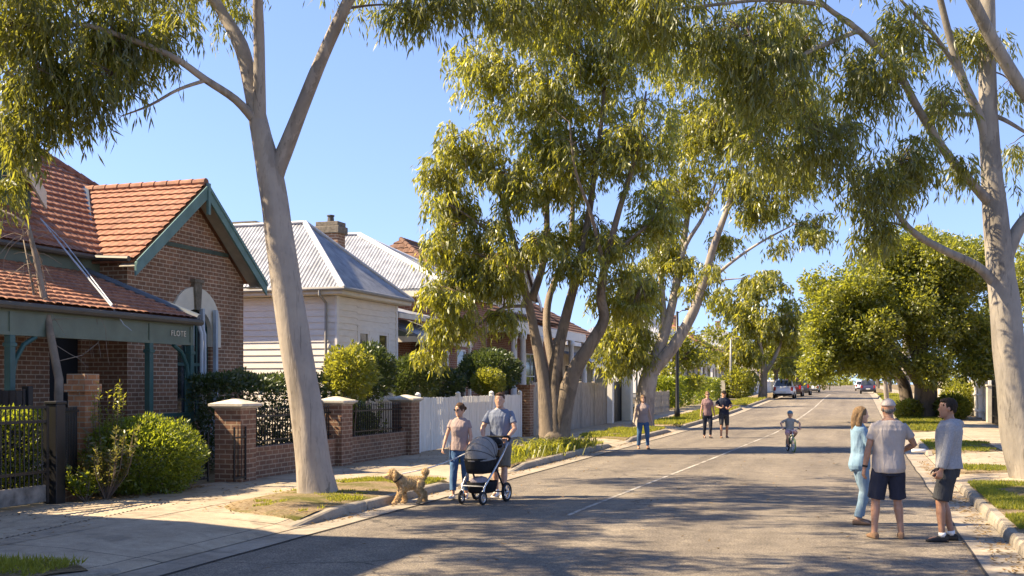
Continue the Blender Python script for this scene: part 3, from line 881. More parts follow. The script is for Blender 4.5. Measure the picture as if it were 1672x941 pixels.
    mb = MB(); mb.ell((-17.08, 20.3, 1.5), .03, 8, 6); mb.build('handle', M['gutter_metal'], D_)
    window_x(T, -17.06, 17.3, 18.4, 1.2, 3.0, M['teal'])
    # arched window
    ym = 24.14
    w_ = window_x(T, gx-.08, 23.4, 24.85, 1.05, 3.93, M['teal'], mull=3, sill=M['stone_cap'], fw=.075)
    mb = MB()
    outer = []; inner = []
    for k in range(17):
        a = math.pi*k/16
        outer.append(Vector((gx, ym-1.1*math.cos(a), 3.34+1.1*math.sin(a)**.9)))
        inner.append(Vector((gx, ym-.66*math.cos(a), 3.32+.56*math.sin(a)**.9)))
    outer = [Vector((gx, ym-1.1, 2.95))]+outer+[Vector((gx, ym+1.1, 2.95))]
    inner = [Vector((gx, ym-.66, 2.95))]+inner+[Vector((gx, ym+.66, 2.95))]
    for k in range(len(outer)-1):
        mb.prism([outer[k]-Vector((.06,0,0)), outer[k+1]-Vector((.06,0,0)), inner[k+1]-Vector((.06,0,0)), inner[k]-Vector((.06,0,0))], (.12, 0, 0))
    mb.build('arch_surround', M['cream'], T)
    mb = MB(); mb.prism([(gx, ym-.10, 3.86), (gx, ym+.10, 3.86), (gx, ym+.16, 4.55), (gx, ym-.16, 4.55)], (.12,0,0)); mb.box(gx, gx+.15, ym-.2, ym+.2, 4.55, 4.63); mb.build('keystone', M['keystone'], T)
    # pale blue downpipe and slim guard rails beside the arched window
    for yy, xx in ((21.15, -13.8), (21.5, -13.95)):
        mb = MB(); mb.tube([(xx, yy, .1), (xx, yy, 3.1), (xx-.05, yy-.05, 3.32)], .04, 8); mb.build('downpipe', M['pale_blue'], T)
    mb = MB()
    for yy in (24.25, 24.85): mb.bbox(gx+.1, gx+.2, yy-.05, yy+.05, .12, 3.9, .01)
    for k in range(6): mb.tube([(gx+.15, 24.25, .4+k*.16), (gx+.15, 24.85, .4+k*.16)], .012, 6)
    for k in range(4): mb.tube([(gx+.15, 24.35+k*.12, .3), (gx+.15, 24.35+k*.12, 1.2)], .012, 6)
    mb.build('window_guard', M['pale_blue'], T)
    return T
brick_house()
def shade_terrace():  # unseen block, added to cast a hard-edged shadow over the driveway
    T = thing('shade_terrace', 'unseen two storey rendered terrace added beyond the left picture edge to shade the driveway', 'house', (-19, 5.5, .1))
    x, y0, y1, h = -14.6, .5, 10.0, 9.4
    hs = [(a, a+1.2, z, z+1.9) for a in (1.6, 4.6, 7.6) for z in (1.2, 5.2)]
    mb = MB(); wall_x(mb, x-.3, x, y0, y1, .1, h, hs); mb.box(-24, x-.3, y0, y0+.3, .1, h); mb.box(-24, x-.3, y1-.3, y1, .1, h); mb.box(-24.3, -24, y0, y1, .1, h); mb.build('wall', M['concrete_wall'], T)
    for q in hs: window_x(T, x-.06, *q, M['white'], sill=M['stone_cap'])
    mb = MB(); mb.bbox(-24.4, x+.15, y0-.1, y1+.1, h+.001, h+.3, .03); mb.build('roof', M['gutter_grey'], T)
shade_terrace()

# ------------------------------------------------------------------ house 2: white weatherboard cottage
def weatherboard_cottage():
    T = thing('weatherboard_cottage', 'white weatherboard cottage with grey corrugated iron hip roof behind the pale gum trunk', 'house', (-18, 33, .1))
    x, y0, y1, zt = -15.32, 30.8, 35.45, 4.72
    mb = MB(); mb.box(-27, x-.02, y0+.02, y1, .12, zt)
    boards(mb, 'y', y0, -27, x-.0, .5, zt, -1); 
    for (a, b, za, zb) in ((y0, 32.25, .5, zt), (34.75, y1, .5, zt), (32.25, 34.75, .5, 1.45), (32.25, 34.75, 3.85, zt)): boards(mb, 'x', x, a, b, za, zb, 1)
    mb.build('wall', M['boards'], T)
    mb = MB(); mb.box(x-.03, x+.045, y0-.045, y0+.1, .4, zt); mb.build('corner_board', M['white'], T); mb = MB(); mb.box(x-.02, x+.045, y1-.12, y1+.02, .4, zt); mb.build('corner_board', M['white'], T)
    mb = MB(); e = .42; hy = 33.05; xa = -17.6; zr = 7.35; ze = 4.9
    roof_face(mb, [(x+e, y0-e, ze), (x+e, y1+e, ze), (xa, hy, zr)], 'iron', pitch=.11)
    roof_face(mb, [(-27.5, y0-e, ze), (x+e, y0-e, ze), (xa, hy, zr), (-27.5, hy, zr)], 'iron', pitch=.13)
    roof_face(mb, [(x+e, y1+e, ze), (-27.5, y1+e, ze), (-27.5, hy, zr), (xa, hy, zr)], 'iron', pitch=.13)
    R = mb.build('roof', M['iron_roof'], T)
    mb = MB()
    for a, b in (((x+e, y0-e, ze+.03), (xa, hy, zr+.05)), ((x+e, y1+e, ze+.03), (xa, hy, zr+.05)), ((xa, hy, zr+.05), (-27.5, hy, zr+.05))):
        mb.tube([a, b], .09, 8, flat=.6)
    mb.build('ridge_capping', M['flash'], R)
    mb = MB(); mb.box(-27, x+e-.04, y0-e+.06, y0-.0, 4.73, 4.77); mb.box(x+.0, x+e-.04, y0, y1+e-.05, 4.73, 4.77)
    mb.box(-27, x+e-.02, y0-e+.02, y0-e+.05, 4.75, 4.91); mb.box(x+e-.05, x+e-.02, y0-e+.05, y1+e-.03, 4.75, 4.91); mb.build('fascia', M['cream'], T)
    mb = MB(); mb.tube([(-27, y0-e-.04, 4.90), (x+e+.04, y0-e-.04, 4.90), (x+e+.04, y1+e, 4.90)], .06, 8); mb.build('gutter', M['gutter_grey'], T)
    mb = MB(); mb.tube([(x-.35, y0-e-.03, 4.86), (x-.35, y0-e-.03, 4.72), (x-.32, y0-.08, 4.5), (x-.32, y0-.08, .2)], .045, 8); mb.build('downpipe', M['gutter_grey'], T)
    window_x(T, x+.03, 32.35, 33.15, 1.5, 3.72, M['white'], sill=M['white'], fw=.09)
    window_x(T, x+.03, 33.85, 34.65, 1.5, 3.72, M['white'], sill=M['white'], fw=.09)
    mb = MB(); mb.box(x-.02, x+.05, 32.25, 34.75, 3.72, 3.85); mb.box(x-.02, x+.04, 33.15, 33.85, 1.45, 3.72)
    mb.box(x+.04, x+.055, 33.27, 33.73, 1.7, 3.55); mb.box(x-.02, x+.05, 32.25, 32.35, 1.45, 3.72); mb.box(x-.02, x+.05, 34.65, 34.75, 1.45, 3.72); mb.build('window_trim', M['white'], T)
    # chimney on the ridge
    mb = MB(); c = W(540, 383, 39.5); cx, cy = c.x, c.y
    mb.box(cx-.42, cx+.42, cy-.3, cy+.3, 6.4, 7.35, 0); Cm = mb.build('chimney', M['brick'], T)
    mb = MB(); mb.bbox(cx-.5, cx+.5, cy-.38, cy+.38, 7.351, 7.62, .03); mb.bbox(cx-.44, cx+.44, cy-.32, cy+.32, 7.621, 7.78, .02); mb.build('cap', M['keystone'], Cm)
    mb = MB(); mb.lathe([(.13,0),(.11,.2),(.14,.22),(.14,.26),(.04,.28)], (cx, cy, 7.78), 10); mb.build('flue', M['gutter_metal'], Cm)
    c = W(405, 366, 42); mb = MB(); mb.box(c.x-.5, c.x+.5, c.y-.3, c.y+.3, 6.2, c.z+.06); mb.build('chimney', M['keystone'], T)
weatherboard_cottage()

# ------------------------------------------------------------------ house 3: red brick with iron roof and side verandah
def iron_roof_house():
    T = thing('brick_house', 'red brick house with pale corrugated hip roof just past the white cottage', 'house', (-18, 43, .1))
    x, y0, y1 = -15.5, 40.7, 45.8
    mb = MB(); wall_x(mb, x-.3, x, y0, y1, .1, 5.55, [(42, 43, 1.3, 3.4)]); mb.box(-26, x-.3, y0, y0+.28, .1, 5.55); mb.box(-26, x-.3, y1-.28, y1, .1, 5.55)
    mb.box(-26, -17.0, 36.4, 36.7, .1, 4.4); mb.box(-17.2, -16.95, 36.7, y0, .1, 4.4); mb.build('wall', M['brick_red'], T)
    mb = MB(); e = .45; ze = 5.75; zr = 8.45; hy = (y0+y1)/2+.3; xa = -20.6
    roof_face(mb, [(x+e, y0-e, ze), (x+e, y1+e, ze), (xa, hy, zr)], 'iron', pitch=.13)
    roof_face(mb, [(-28, y0-e, ze), (x+e, y0-e, ze), (xa, hy, zr), (-28, hy, zr)], 'iron', pitch=.15)
    roof_face(mb, [(x+e, y1+e, ze), (-28, y1+e, ze), (-28, hy, zr), (xa, hy, zr)], 'iron', pitch=.15)
    R = mb.build('roof', M['iron_roof'], T)
    mb = MB(); mb.tube([(x+e, y0-e, ze+.04), (xa, hy, zr+.05)], .11, 8, flat=.6); mb.tube([(x+e, y1+e, ze+.04), (xa, hy, zr+.05)], .11, 8, flat=.6); mb.tube([(xa, hy, zr+.05), (-28, hy, zr+.05)], .11, 8, flat=.6); mb.build('ridge_capping', M['flash'], R)
    mb = MB(); mb.box(-26, x+e-.02, y0-e+.02, y0-e+.06, 5.45, 5.74); mb.box(x+e-.06, x+e-.02, y0-e+.06, y1+e-.02, 5.45, 5.74); mb.box(-26, x+e-.06, y0-e+.06, y0, 5.44, 5.47); mb.box(x-.16, x-.0, y0-.12, y0-.003, .2, 5.4); mb.build('fascia', M['cream'], T)
    vx = -14.9
    mb = MB(); roof_face(mb, [(vx, 36.5, 3.72), (vx, 42.2, 3.72), (-17, 42.2, 4.5), (-17, 36.5, 4.5)], 'iron', pitch=.13)
    roof_face(mb, [(-15.6, 36.3, 4.55), (-15.6, 40.2, 4.55), (-18, 40.2, 5.15), (-18, 36.3, 5.15)], 'iron', pitch=.13); V = mb.build('verandah_roof', M['iron_roof'], T)
    mb = MB(); mb.box(vx-.06, vx+.03, 36.5, 42.2, 3.48, 3.71); mb.box(vx-2, vx-.06, 36.52, 36.58, 3.5, 3.71); mb.box(-15.66,-15.58,36.3,40.2,4.36,4.54); mb.build('fascia', M['cream'], V)
    mb = MB(); mb.prism([(vx-.1,36.55,3.72),(-17,36.55,3.72),(-17,36.55,4.45)],(0,.04,0)); mb.build('end_panel', M['sage'], V)
    for yy in (36.9, 39.4, 42.0):
        mb = MB(); mb.bbox(vx-.11, vx, yy-.06, yy+.06, .1, 3.49, .012); mb.bbox(vx-.14, vx+.03, yy-.085, yy+.085, 3.1, 3.2, .01); mb.build('post', M['white'], T)
    window_x(T, x+.01, 42, 43, 1.3, 3.4, M['white'])
    window_x(T, -16.93, 37.6, 38.8, 1.3, 3.2, M['white'], mull=2)
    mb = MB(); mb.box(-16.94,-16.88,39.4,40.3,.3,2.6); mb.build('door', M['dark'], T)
iron_roof_house()

# ------------------------------------------------------------------ house 4: terracotta roof, white columns
def terracotta_house():
    T = thing('brick_house', 'brick house with brown tiled roof, white gable and white verandah columns behind the many-stemmed tree', 'house', (-18, 53, .1))
    x = -16.5; g = gz(52)
    mb = MB(); wall_x(mb, x-.3, x, 46.8, 60, .1, 5.2, [(48.5, 49.8, 1.2, 3.6), (51.5, 52.5, .4, 3.1), (54.5, 57, 1.2, 3.6)]); mb.box(-27, x-.3, 46.8, 47.1, .1, 5.2); mb.box(-27, x-.3, 59.7, 60, .1, 5.2); mb.build('wall', M['brick_red'], T)
    mb = MB(); e=.5; ze=5.3; zr=9.1; xr=-21.5
    roof_face(mb, [(x+e,46.3,ze),(x+e,60.5,ze),(xr,56.5,zr),(xr,50.3,zr)], 'tile', pitch=.36, course=.4)
    roof_face(mb, [(-26.5,46.3,ze),(x+e,46.3,ze),(xr,50.3,zr)], 'tile', pitch=.36, course=.4)
    roof_face(mb, [(x+e,60.5,ze),(-26.5,60.5,ze),(xr,56.5,zr)], 'tile', pitch=.36, course=.4)
    ridge_caps(mb,(xr,50.3,zr+.04),(xr,56.5,zr+.04)); ridge_caps(mb,(x+e,46.3,ze+.04),(xr,50.3,zr+.04)); ridge_caps(mb,(x+e,60.5,ze+.04),(xr,56.5,zr+.04))
    for sg in (-1,1):
        roof_face(mb, [(x+.6,53+sg*2.6,6.3),(x+.6,53,8.6),(-21,53,8.6),(-21,53+sg*2.6,6.3)], 'tile', pitch=.36, course=.4)
    mb.build('roof', M['tile_brown'], T)
    mb = MB(); mb.prism([(x+.4,50.4,6.2),(x+.4,55.6,6.2),(x+.4,53,8.45)],(-.2,0,0)); mb.box(x-2,x+.2,50.6,55.4,5.0,6.2)
    for sg in (-1,1):
        a=Vector((x+.62,53+sg*2.75,6.15)); b=Vector((x+.62,53,8.58)); mb.prism([a,b,b+Vector((0,0,-.35)),a+Vector((0,0,-.35))],(.06,0,0))
    mb.build('gable', M['white'], T)
    vx=-14.5
    mb = MB(); roof_face(mb, [(vx,46.6,4.75),(vx,60,4.75),(x,60,5.15),(x,46.6,5.15)], 'iron', pitch=.16); V=mb.build('verandah_roof', M['iron_roof'], T)
    mb = MB(); mb.box(vx-.1,vx+.02,46.6,60,4.3,4.74); mb.box(x,vx-.1,46.6,46.7,4.3,4.74); mb.build('beam', M['white'], V)
    for yy in (46.75, 48.1, 51, 54, 57, 59.9):
        mb = MB(); mb.lathe([(.2,.1),(.2,.5),(.17,.55),(.15,2.4),(.13,4.0),(.18,4.05),(.18,4.3)],(vx-.05,yy,0),14); mb.build('column', M['white'], T, smooth=True)
    mb = MB(); mb.box(x,vx+.05,46.6,60,.1,.4); mb.box(vx-.08,vx,48.3,60,.4,1.1); mb.build('verandah_floor', M['brick_red'], T)
    window_x(T, x-.05, 48.5,49.8,1.2,3.6, M['white'], mull=2); window_x(T, x-.05, 54.5,57,1.2,3.6, M['white'], mull=3)
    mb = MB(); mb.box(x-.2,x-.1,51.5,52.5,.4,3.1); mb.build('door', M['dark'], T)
terracotta_house()

# ------------------------------------------------------------------ simpler houses farther along
def far_house(label, x, y0, y1, depth, wall, roofm, kind, ze, zr, sgn, verandah=True, two=False):
    g = gz((y0+y1)/2)
    T = thing('house', label, 'house', (x-sgn*depth/2, (y0+y1)/2, g+.1))
    zb = g+.08; xb = x-sgn*depth; hy=(y0+y1)/2
    rows = [(1.1,2.9)] + ([(4.3,5.9)] if two else [])
    hs = []; 
    n = max(2,int((y1-y0)/3.2))
    for k in range(n):
        yc=y0+(y1-y0)*(k+.5)/n
        for (a,b) in rows: hs.append((yc-.6,yc+.6,zb+a,zb+b))
    mb = MB(); wall_x(mb, min(x,x-sgn*.3), max(x,x-sgn*.3), y0,y1,zb,zb+ze,hs); mb.box(min(x-sgn*.3,xb),max(x-sgn*.3,xb),y0,y0+.3,zb,zb+ze); mb.box(min(x-sgn*.3,xb),max(x-sgn*.3,xb),y1-.3,y1,zb,zb+ze)
    mb.build('wall', wall, T)
    for h in hs: window_x(T, x-sgn*.06, *h, M['white'], sgn=sgn)
    mb = MB(); e=.5; xm=(x+xb)/2; inset=min(depth/2,(y1-y0)/2)*.9
    P=[(x+sgn*e,y0-e),(x+sgn*e,y1+e),(xb-sgn*e,y1+e),(xb-sgn*e,y0-e)]; Z=zb+ze+.1; R1=(xm,y0+inset,zb+zr); R2=(xm,y1-inset,zb+zr)
    V3=[(p[0],p[1],Z) for p in P]
    kw=dict(pitch=.4,course=.45) if kind=='tile' else dict(pitch=.2)
    for f in ([V3[0],V3[1],R2,R1],[V3[1],V3[2],R2],[V3[2],V3[3],R1,R2],[V3[3],V3[0],R1]): roof_face(mb,f,kind,**kw)
    R=mb.build('roof', roofm, T)
    mb = MB(); cy=y0+(y1-y0)*.35; mb.box(xm-.4,xm+.4,cy-.35,cy+.35,zb+zr-1.2,zb+zr+.9); mb.box(xm-.48,xm+.48,cy-.43,cy+.43,zb+zr+.9,zb+zr+1.1); mb.build('chimney', M['brick_red'], R)
    mb = MB(); mb.box(min(x+sgn*(e-.06),x+sgn*e),max(x+sgn*(e-.06),x+sgn*e),y0-e,y1+e,Z-.25,Z-.01); mb.box(min(x,xb),max(x,xb),y0-e,y0-e+.05,Z-.25,Z-.01); mb.build('fascia', M['white'], T)
    if verandah:
        vx=x+sgn*2
        mb = MB(); roof_face(mb,[(vx,y0+.2,zb+3.0),(vx,y1-.2,zb+3.0),(x,y1-.2,zb+3.7),(x,y0+.2,zb+3.7)],'iron',pitch=.25); Vr=mb.build('verandah_roof', M['iron_roof'] , T)
        mb = MB(); mb.box(min(vx-.08,vx+.02),max(vx-.08,vx+.02),y0+.2,y1-.2,zb+2.7,zb+2.99); mb.build('beam', M['white'], Vr)
        m_=max(3,int((y1-y0)/2.6))
        for k in range(m_+1):
            yy=lerp(y0+.3,y1-.3,k/m_); mb=MB(); mb.bbox(vx-.08,vx+.04,yy-.06,yy+.06,zb,zb+2.72,.012); mb.build('post', M['white'], T)
        mb=MB(); mb.box(min(x,vx),max(x,vx),y0+.2,y1-.2,zb-.05,zb+.3); mb.box(vx-.04,vx,y0+.3,y1-.3,zb+1.0,zb+1.08)
        k=y0+.4
        while k<y1-.3: mb.box(vx-.03,vx-.01,k,k+.05,zb+.3,zb+1.0); k+=.22
        mb.build('railing', M['white'], T)
    return T
far_house('cream house with a brown tiled roof half hidden behind the second gum', -17, 64, 78, 10, M['concrete_wall'], M['tile_brown'], 'tile', 4.2, 7.6, 1, True)
far_house('white verandah cottage with grey iron roof beyond the clipped hedge', -15.0, 97, 119, 11, M['white'], M['iron_roof'], 'iron', 4.3, 8.2, 1, True)
far_house('white cottage with terracotta roof beyond the row of parked cars', -15.5, 126, 142, 11, M['white'], M['tile'], 'tile', 4.2, 8.2, 1, True)
far_house('tall pale brown two storey house at the far left end of the street', -15.5, 182, 200, 14, M['concrete_wall'], M['iron_roof'], 'iron', 7.2, 10.5, 1, False, True)
far_house('red brick house with white verandah behind the dark fence on the right', 11.5, 50, 66, 11, M['brick_red'], M['tile'], 'tile', 4.0, 7.0, -1, True)
far_house('small white house glimpsed beyond the spreading tree on the right', 11.5, 92, 112, 11, M['white'], M['iron_roof'], 'iron', 4.0, 7.0, -1, True)
# ------------------------------------------------------------------ fences, gates, walls
def brick_fence():
    X = -11.45
    T = thing('brick_fence', 'low brown brick fence with stone capped pillars and black iron railings', 'fence', (X, 23, .13))
    ys = [18.7, 23.0, 27.1]
    for y in ys:
        mb = MB(); mb.box(X-.28, X+.28, y-.28, y+.28, .08, 1.53); P = mb.build('pillar', M['brick_fence'], T)
        mb = MB(); h = .36
        def sq(s, z): return [Vector((X-s, y-s, z)), Vector((X+s, y-s, z)), Vector((X+s, y+s, z)), Vector((X-s, y+s, z))]
        mb.rings([sq(.30, 1.531), sq(.33, 1.56), sq(.37, 1.575), sq(.37, 1.62), sq(.05, 1.71), sq(.01, 1.712)]); mb.build('cap', M['stone_cap'], P)
    for a, b in zip(ys, ys[1:]):
        mb = MB(); mb.box(X-.13, X+.13, a+.28, b-.28, .08, .66); mb.bbox(X-.15, X+.15, a+.281, b-.281, .661, .75, .01); mb.build('low_wall', M['brick_fence'], T)
        mb = MB(); k = a+.36
        mb.box(X-.02, X+.02, a+.28, b-.28, 1.33, 1.365); mb.box(X-.02, X+.02, a+.28, b-.28, .84, .87)
        while k < b-.3:
            mb.box(X-.009, X+.009, k-.009, k+.009, .75, 1.47); mb.add([(X-.02,k,1.47),(X+.02,k,1.47),(X,k-.02,1.47),(X,k+.02,1.47),(X,k,1.55)], [(0,2,4),(2,1,4),(1,3,4),(3,0,4)])
            k += .105
        mb.build('railing', M['black'], T)
brick_fence()
def iron_gate(label, a, b, h, z0=.17):
    a = Vector(a); b = Vector(b)
    T = thing('iron_gate', label, 'gate', (a.x, a.y, .13))
    mb = MB(); d = (b-a); L = d.length
    for p in (a, b): mb.tube([p+Vector((0,0,z0)), p+Vector((0,0,h+.05))], .022, 6)
    for z in (z0+.06, h-.15): mb.bar(a+Vector((0,0,z)), b+Vector((0,0,z)), .03, .03)
    mb.build('frame', M['black'], T)
    mb = MB(); n = max(3, int(L/.12))
    for k in range(1, n): 
        p = a + d*k/n; mb.tube([p+Vector((0,0,z0+.06)), p+Vector((0,0,h+.02)), p+Vector((0,0,h+.10))], [.011,.011,.002], 5)
    mb.build('bars', M['black'], T)
iron_gate('narrow black iron pedestrian gate between the round bush and the brick pillar', (-11.62, 17.15, 0), (-11.62, 18.02, 0), 1.05)
iron_gate('short black iron gate leaf swung open against the first capped brick pillar', (-11.12, 18.12, 0), (-11.14, 18.55, 0), 1.14)
def gate_pillar():
    x, y = -12.6, 15.75
    T = thing('brick_pillar', 'orange brown brick gate pillar with stepped top beside the black gate', 'pillar', (x, y, .1))
    mb = MB(); mb.box(x-.17, x+.17, y-.17, y+.17, .08, 1.86); mb.build('shaft', M['brick_o'], T)
    mb = MB(); mb.box(x-.215, x+.215, y-.215, y+.215, 1.861, 2.0); mb.box(x-.185, x+.185, y-.185, y+.185, 2.001, 2.17); mb.build('cap', M['brick_o'], T)
M['brick_o'] = brick_mat('orange_brick', (.44,.20,.085), (.33,.14,.07), (.36,.29,.21), .23, .09)
gate_pillar()
def vehicle_gate():
    X = -12.0
    T = thing('vehicle_gate', 'wide black metal driveway gate with worn bottom board', 'gate', (X, 12.6, .13))
    mb = MB(); mb.bbox(X-.105, X+.105, 14.25, 14.46, .08, 1.68, .012); mb.bbox(X-.12, X+.12, 14.235, 14.475, 1.681, 1.73, .012); mb.build('post', M['black'], T)
    mb = MB(); a, b = 10.6, 14.18
    for z in (.62, 1.40, 1.62): mb.box(X-.025, X+.025, a, b, z, z+.045)
    for y in (a, b-.06): mb.box(X-.03, X+.03, y, y+.06, .16, 1.665)
    mb.build('frame', M['black'], T)
    mb = MB(); k = a+.13
    while k < b-.1: mb.tube([(X, k, .40), (X, k, 1.62)], .013, 6); k += .095
    mb.build('bars', M['black'], T)
    mb = MB(); mb.bbox(X-.03, X+.03, a+.07, b-.07, .18, .44, .008); mb.build('bottom_board', M['grey_metal'], T)
    T2 = thing('iron_fence', 'short black bar fence panel joining the gate post to the orange brick pillar', 'fence', (-12.1, 14.9, .13))
    mb = MB(); p = Vector((-12.02, 14.5, 0)); q = Vector((-12.5, 15.5, 0))
    for z in (.35, 1.55): mb.bar(p+Vector((0,0,z)), q+Vector((0,0,z)), .035, .04)
    mb.build('rail', M['black'], T2)
    mb = MB()
    for k in range(1, 11): c = p.lerp(q, k/11); mb.tube([c+Vector((0,0,.2)), c+Vector((0,0,1.62))], .012, 6)
    mb.build('bars', M['black'], T2)
    mb = MB(); mb.prism([p+Vector((-.06,0,.1)), q+Vector((-.06,0,.1)), q+Vector((-.06,0,.34)), p+Vector((-.06,0,.34))], (.1,.05,0)); mb.build('plinth', M['brick_fence'], T2)
vehicle_gate()
def board_fence(name, label, X, y0, y1, h, m, bw=.14, gap=.012, post=None, z=None, capz=None):
    g = z if z is not None else gz((y0+y1)/2)+.1
    T = thing(name, label, 'fence', (X, (y0+y1)/2, g))
    mb = MB(); y = y0
    while y < y1-.02:
        y2 = min(y1, y+bw); t = rnd.uniform(-.015,.015); x = X+rnd.uniform(-.006,.006)
        mb.box(x-.012, x+.012, y, y2-gap, g+.03, g+h+t); y = y2
    mb.build('boards', m, T)
    mb = MB()
    for zz in (.35, h*.62, h-.25): mb.box(X-.075, X-.014, y0, y1, g+zz, g+zz+.08)
    mb.build('rail', m, T)
    n = max(1, int((y1-y0)/2.4))
    for k in range(n+1):
        y = lerp(y0, y1, k/n); mb = MB(); mb.bbox(X-.09, X+.05, y-.06, y+.06, g-.05, g+h+.06, .012)
        if capz: mb.lathe([(.07,0),(.085,.03),(.07,.06),(.02,.09)], (X-.02, y, g+h+.06), 10)
        mb.build('post', post or m, T)
    return T
board_fence('board_fence', 'black solid board fence behind the driveway gate', -13.6, 10.5, 15.6, 1.80, M['black'], .16, .02, z=.1)
board_fence('picket_fence', 'white vertical slat fence with knob topped posts behind the walking couple', -11.35, 27.75, 37.2, 1.5, M['timber_white'], .085, .016, M['white'], z=.12, capz=True)
board_fence('timber_fence', 'tall weathered grey timber fence behind the many-stemmed tree', -11.2, 38.1, 50.4, 1.95, M['timber_grey'], .16, .008)
def pier(label, x, y, s, h, m, cap=True):
    g = gz(y)+.08
    T = thing('gate_pier', label, 'pillar', (x, y, g))
    mb = MB(); mb.bbox(x-s, x+s, y-s, y+s, g, g+h, .015); mb.build('shaft', m, T)
    if cap:
        mb = MB(); mb.bbox(x-s-.04, x+s+.04, y-s-.04, y+s+.04, g+h+.001, g+h+.09, .015); mb.build('cap', m, T)
pier('brown brick pier at the end of the white slat fence', -11.3, 37.65, .24, 1.8, M['brick_fence'])
pier('white gate post at the end of the weathered timber fence', -11.15, 51.0, .17, 2.1, M['white'])
pier('cream rendered gate pier left of the second gum trunk', -11.1, 54.6, .30, 2.6, M['cream'])
pier('tall white gate post right behind the second gum trunk', -11.1, 60.2, .20, 2.6, M['white'])
board_fence('board_fence', 'dark board gate between the white post and the cream pier', -11.3, 51.4, 54.2, 2.0, M['black'], .2, .02)
board_fence('board_fence', 'low weathered fence panel behind the dark lamp post', -11.4, 61, 69.5, 1.3, M['timber_grey'], .2, .02)
def low_wall(label, X, y0, y1, h, m):
    T = thing('garden_wall', label, 'wall', (X, (y0+y1)/2, gz((y0+y1)/2)))
    mb = MB(); n = max(1, int((y1-y0)/6)); 
    for k in range(n):
        a, b = lerp(y0,y1,k/n), lerp(y0,y1,(k+1)/n); g = gz((a+b)/2)
        mb.box(X-.12, X+.12, a, b, g-.2, g+h)
    mb.build('panel', m, T)
    for k in range(n+1):
        y = lerp(y0,y1,k/n); g = gz(y); mb = MB(); mb.bbox(X-.2,X+.2,y-.2,y+.2,g-.2,g+h+.2,.02); mb.build('pillar', m, T)
low_wall('pale rendered front wall beyond the clipped hedge', -11.2, 97.5, 128, 1.5, M['concrete_wall'])
low_wall('white painted front wall beside the parked cars', -11.2, 129, 180, 1.5, M['white'])
low_wall('pale front wall along the far right footpath', 6.3, 70, 120, 1.5, M['concrete_wall'])
board_fence('picket_fence', 'faded white picket fence on the right beneath the tree crown', 6.15, 58, 69, 1.9, M['timber_white'], .14, .05)
board_fence('board_fence', 'dark stained paling fence with posts beside the right footpath', 6.1, 46, 56, 2.0, M['black'], .13, .02)
board_fence('board_fence', 'dark timber side fence behind the leaning gum on the right', 6.15, 33, 44.6, 1.9, M['black'], .13, .03)
pier('pale rendered pier between the white pickets and the dark palings', 6.2, 57.1, .3, 1.75, M['concrete_wall'])
pier('slim dark timber gate post by the right footpath', 6.05, 45.3, .16, 2.3, M['black'])

def pole(name, label, x, y, h, r, m, lamp=False):
    g = gz(y)+.1
    T = thing(name, label, 'pole', (x, y, g))
    mb = MB(); mb.lathe([(r*1.8,0),(r*1.8,.5),(r*1.15,.6),(r,h*.6),(r*.75,h)], (x,y,g), 10); mb.build('post', m, T, smooth=True)
    mb = MB(); mb.tube([(x,y,g+h-.1),(x+.25,y,g+h+.05),(x+.45,y,g+h+.05)], .03, 6); mb.build('arm', m, T)
    mb = MB(); mb.bbox(x+.4,x+.75,y-.12,y+.12,g+h+.05,g+h+.18,.04); mb.build('lantern', M['gutter_metal'], T)
pole('street_lamp', 'dark slender street lamp post on the left verge behind the strolling pair', -8.9, 57, 5.6, .085, M['black'])
pole('street_lamp', 'pale grey street lamp post beside the rendered wall further down', -10.6, 98, 5.2, .10, M['gutter_grey'])

# ------------------------------------------------------------------ foliage
def leaves_build(name, P, D, Wn, L, Wd, mat, parent, fold=.2):
    """random side vectors perpendicular to D, tilted by Wn"""
    S = unit(np.cross(D, Wn)); V, F = leaf_quads(P, D, S, L, Wd, fold)
    return quads_obj(name, V, F, mat, parent)
def spray(C, rng, strands=5, per=8, L=.2, Wd=.026, droop=.75, reach=.35):
    """hanging sprays of narrow leaves below each cluster point"""
    n = len(C); k = strands*per
    A = rng.uniform(0, 2*np.pi, (n, strands)); len_ = rng.uniform(.55, 1.25, (n, strands))
    t = rng.uniform(.12, 1.0, (n, strands, per))
    hx = np.cos(A)[..., None]; hy = np.sin(A)[..., None]; ln = len_[..., None]
    X = C[:,0][:,None,None] + hx*reach*ln*np.sqrt(t); Y = C[:,1][:,None,None] + hy*reach*ln*np.sqrt(t)
    Z = C[:,2][:,None,None] + .12*ln*t - droop*ln*t*t
    P = np.stack([X, Y, Z], -1).reshape(-1,3); m = len(P)
    P += rng.normal(0, .035, P.shape)
    Dx = (hx*(1-t)*.7 + 0*t).reshape(-1) + rng.normal(0,.38,m); Dy = (hy*(1-t)*.7 + 0*t).reshape(-1) + rng.normal(0,.38,m)
    Dz = -(.45+.75*t).reshape(-1) + rng.normal(0,.18,m)
    D = unit(np.stack([Dx, Dy, Dz], -1))
    return P, D, rng.normal(0,1,(m,3)), L*rng.uniform(.6,1.25,m), Wd*rng.uniform(.7,1.3,m)
def tuft(C, rng, per=40, rad=.5, L=.18, Wd=.09, up=.25, cen=None):
    """rounded clumps of broad leaves, facing outward"""
    n = len(C)
    O = unit(rng.normal(0,1,(n*per,3))); r = rad*rng.uniform(.35,1,n*per)**.5
    P = np.repeat(C, per, axis=0) + O*r[:,None]*np.array([1,1,.75])
    D = unit(O*.8 + rng.normal(0,.55,O.shape) + np.array([0,0,up-.35]))
    return P, D, rng.normal(0,1,P.shape) + np.array([0,0,.2]), L*rng.uniform(.6,1.3,n*per), Wd*rng.uniform(.7,1.3,n*per)

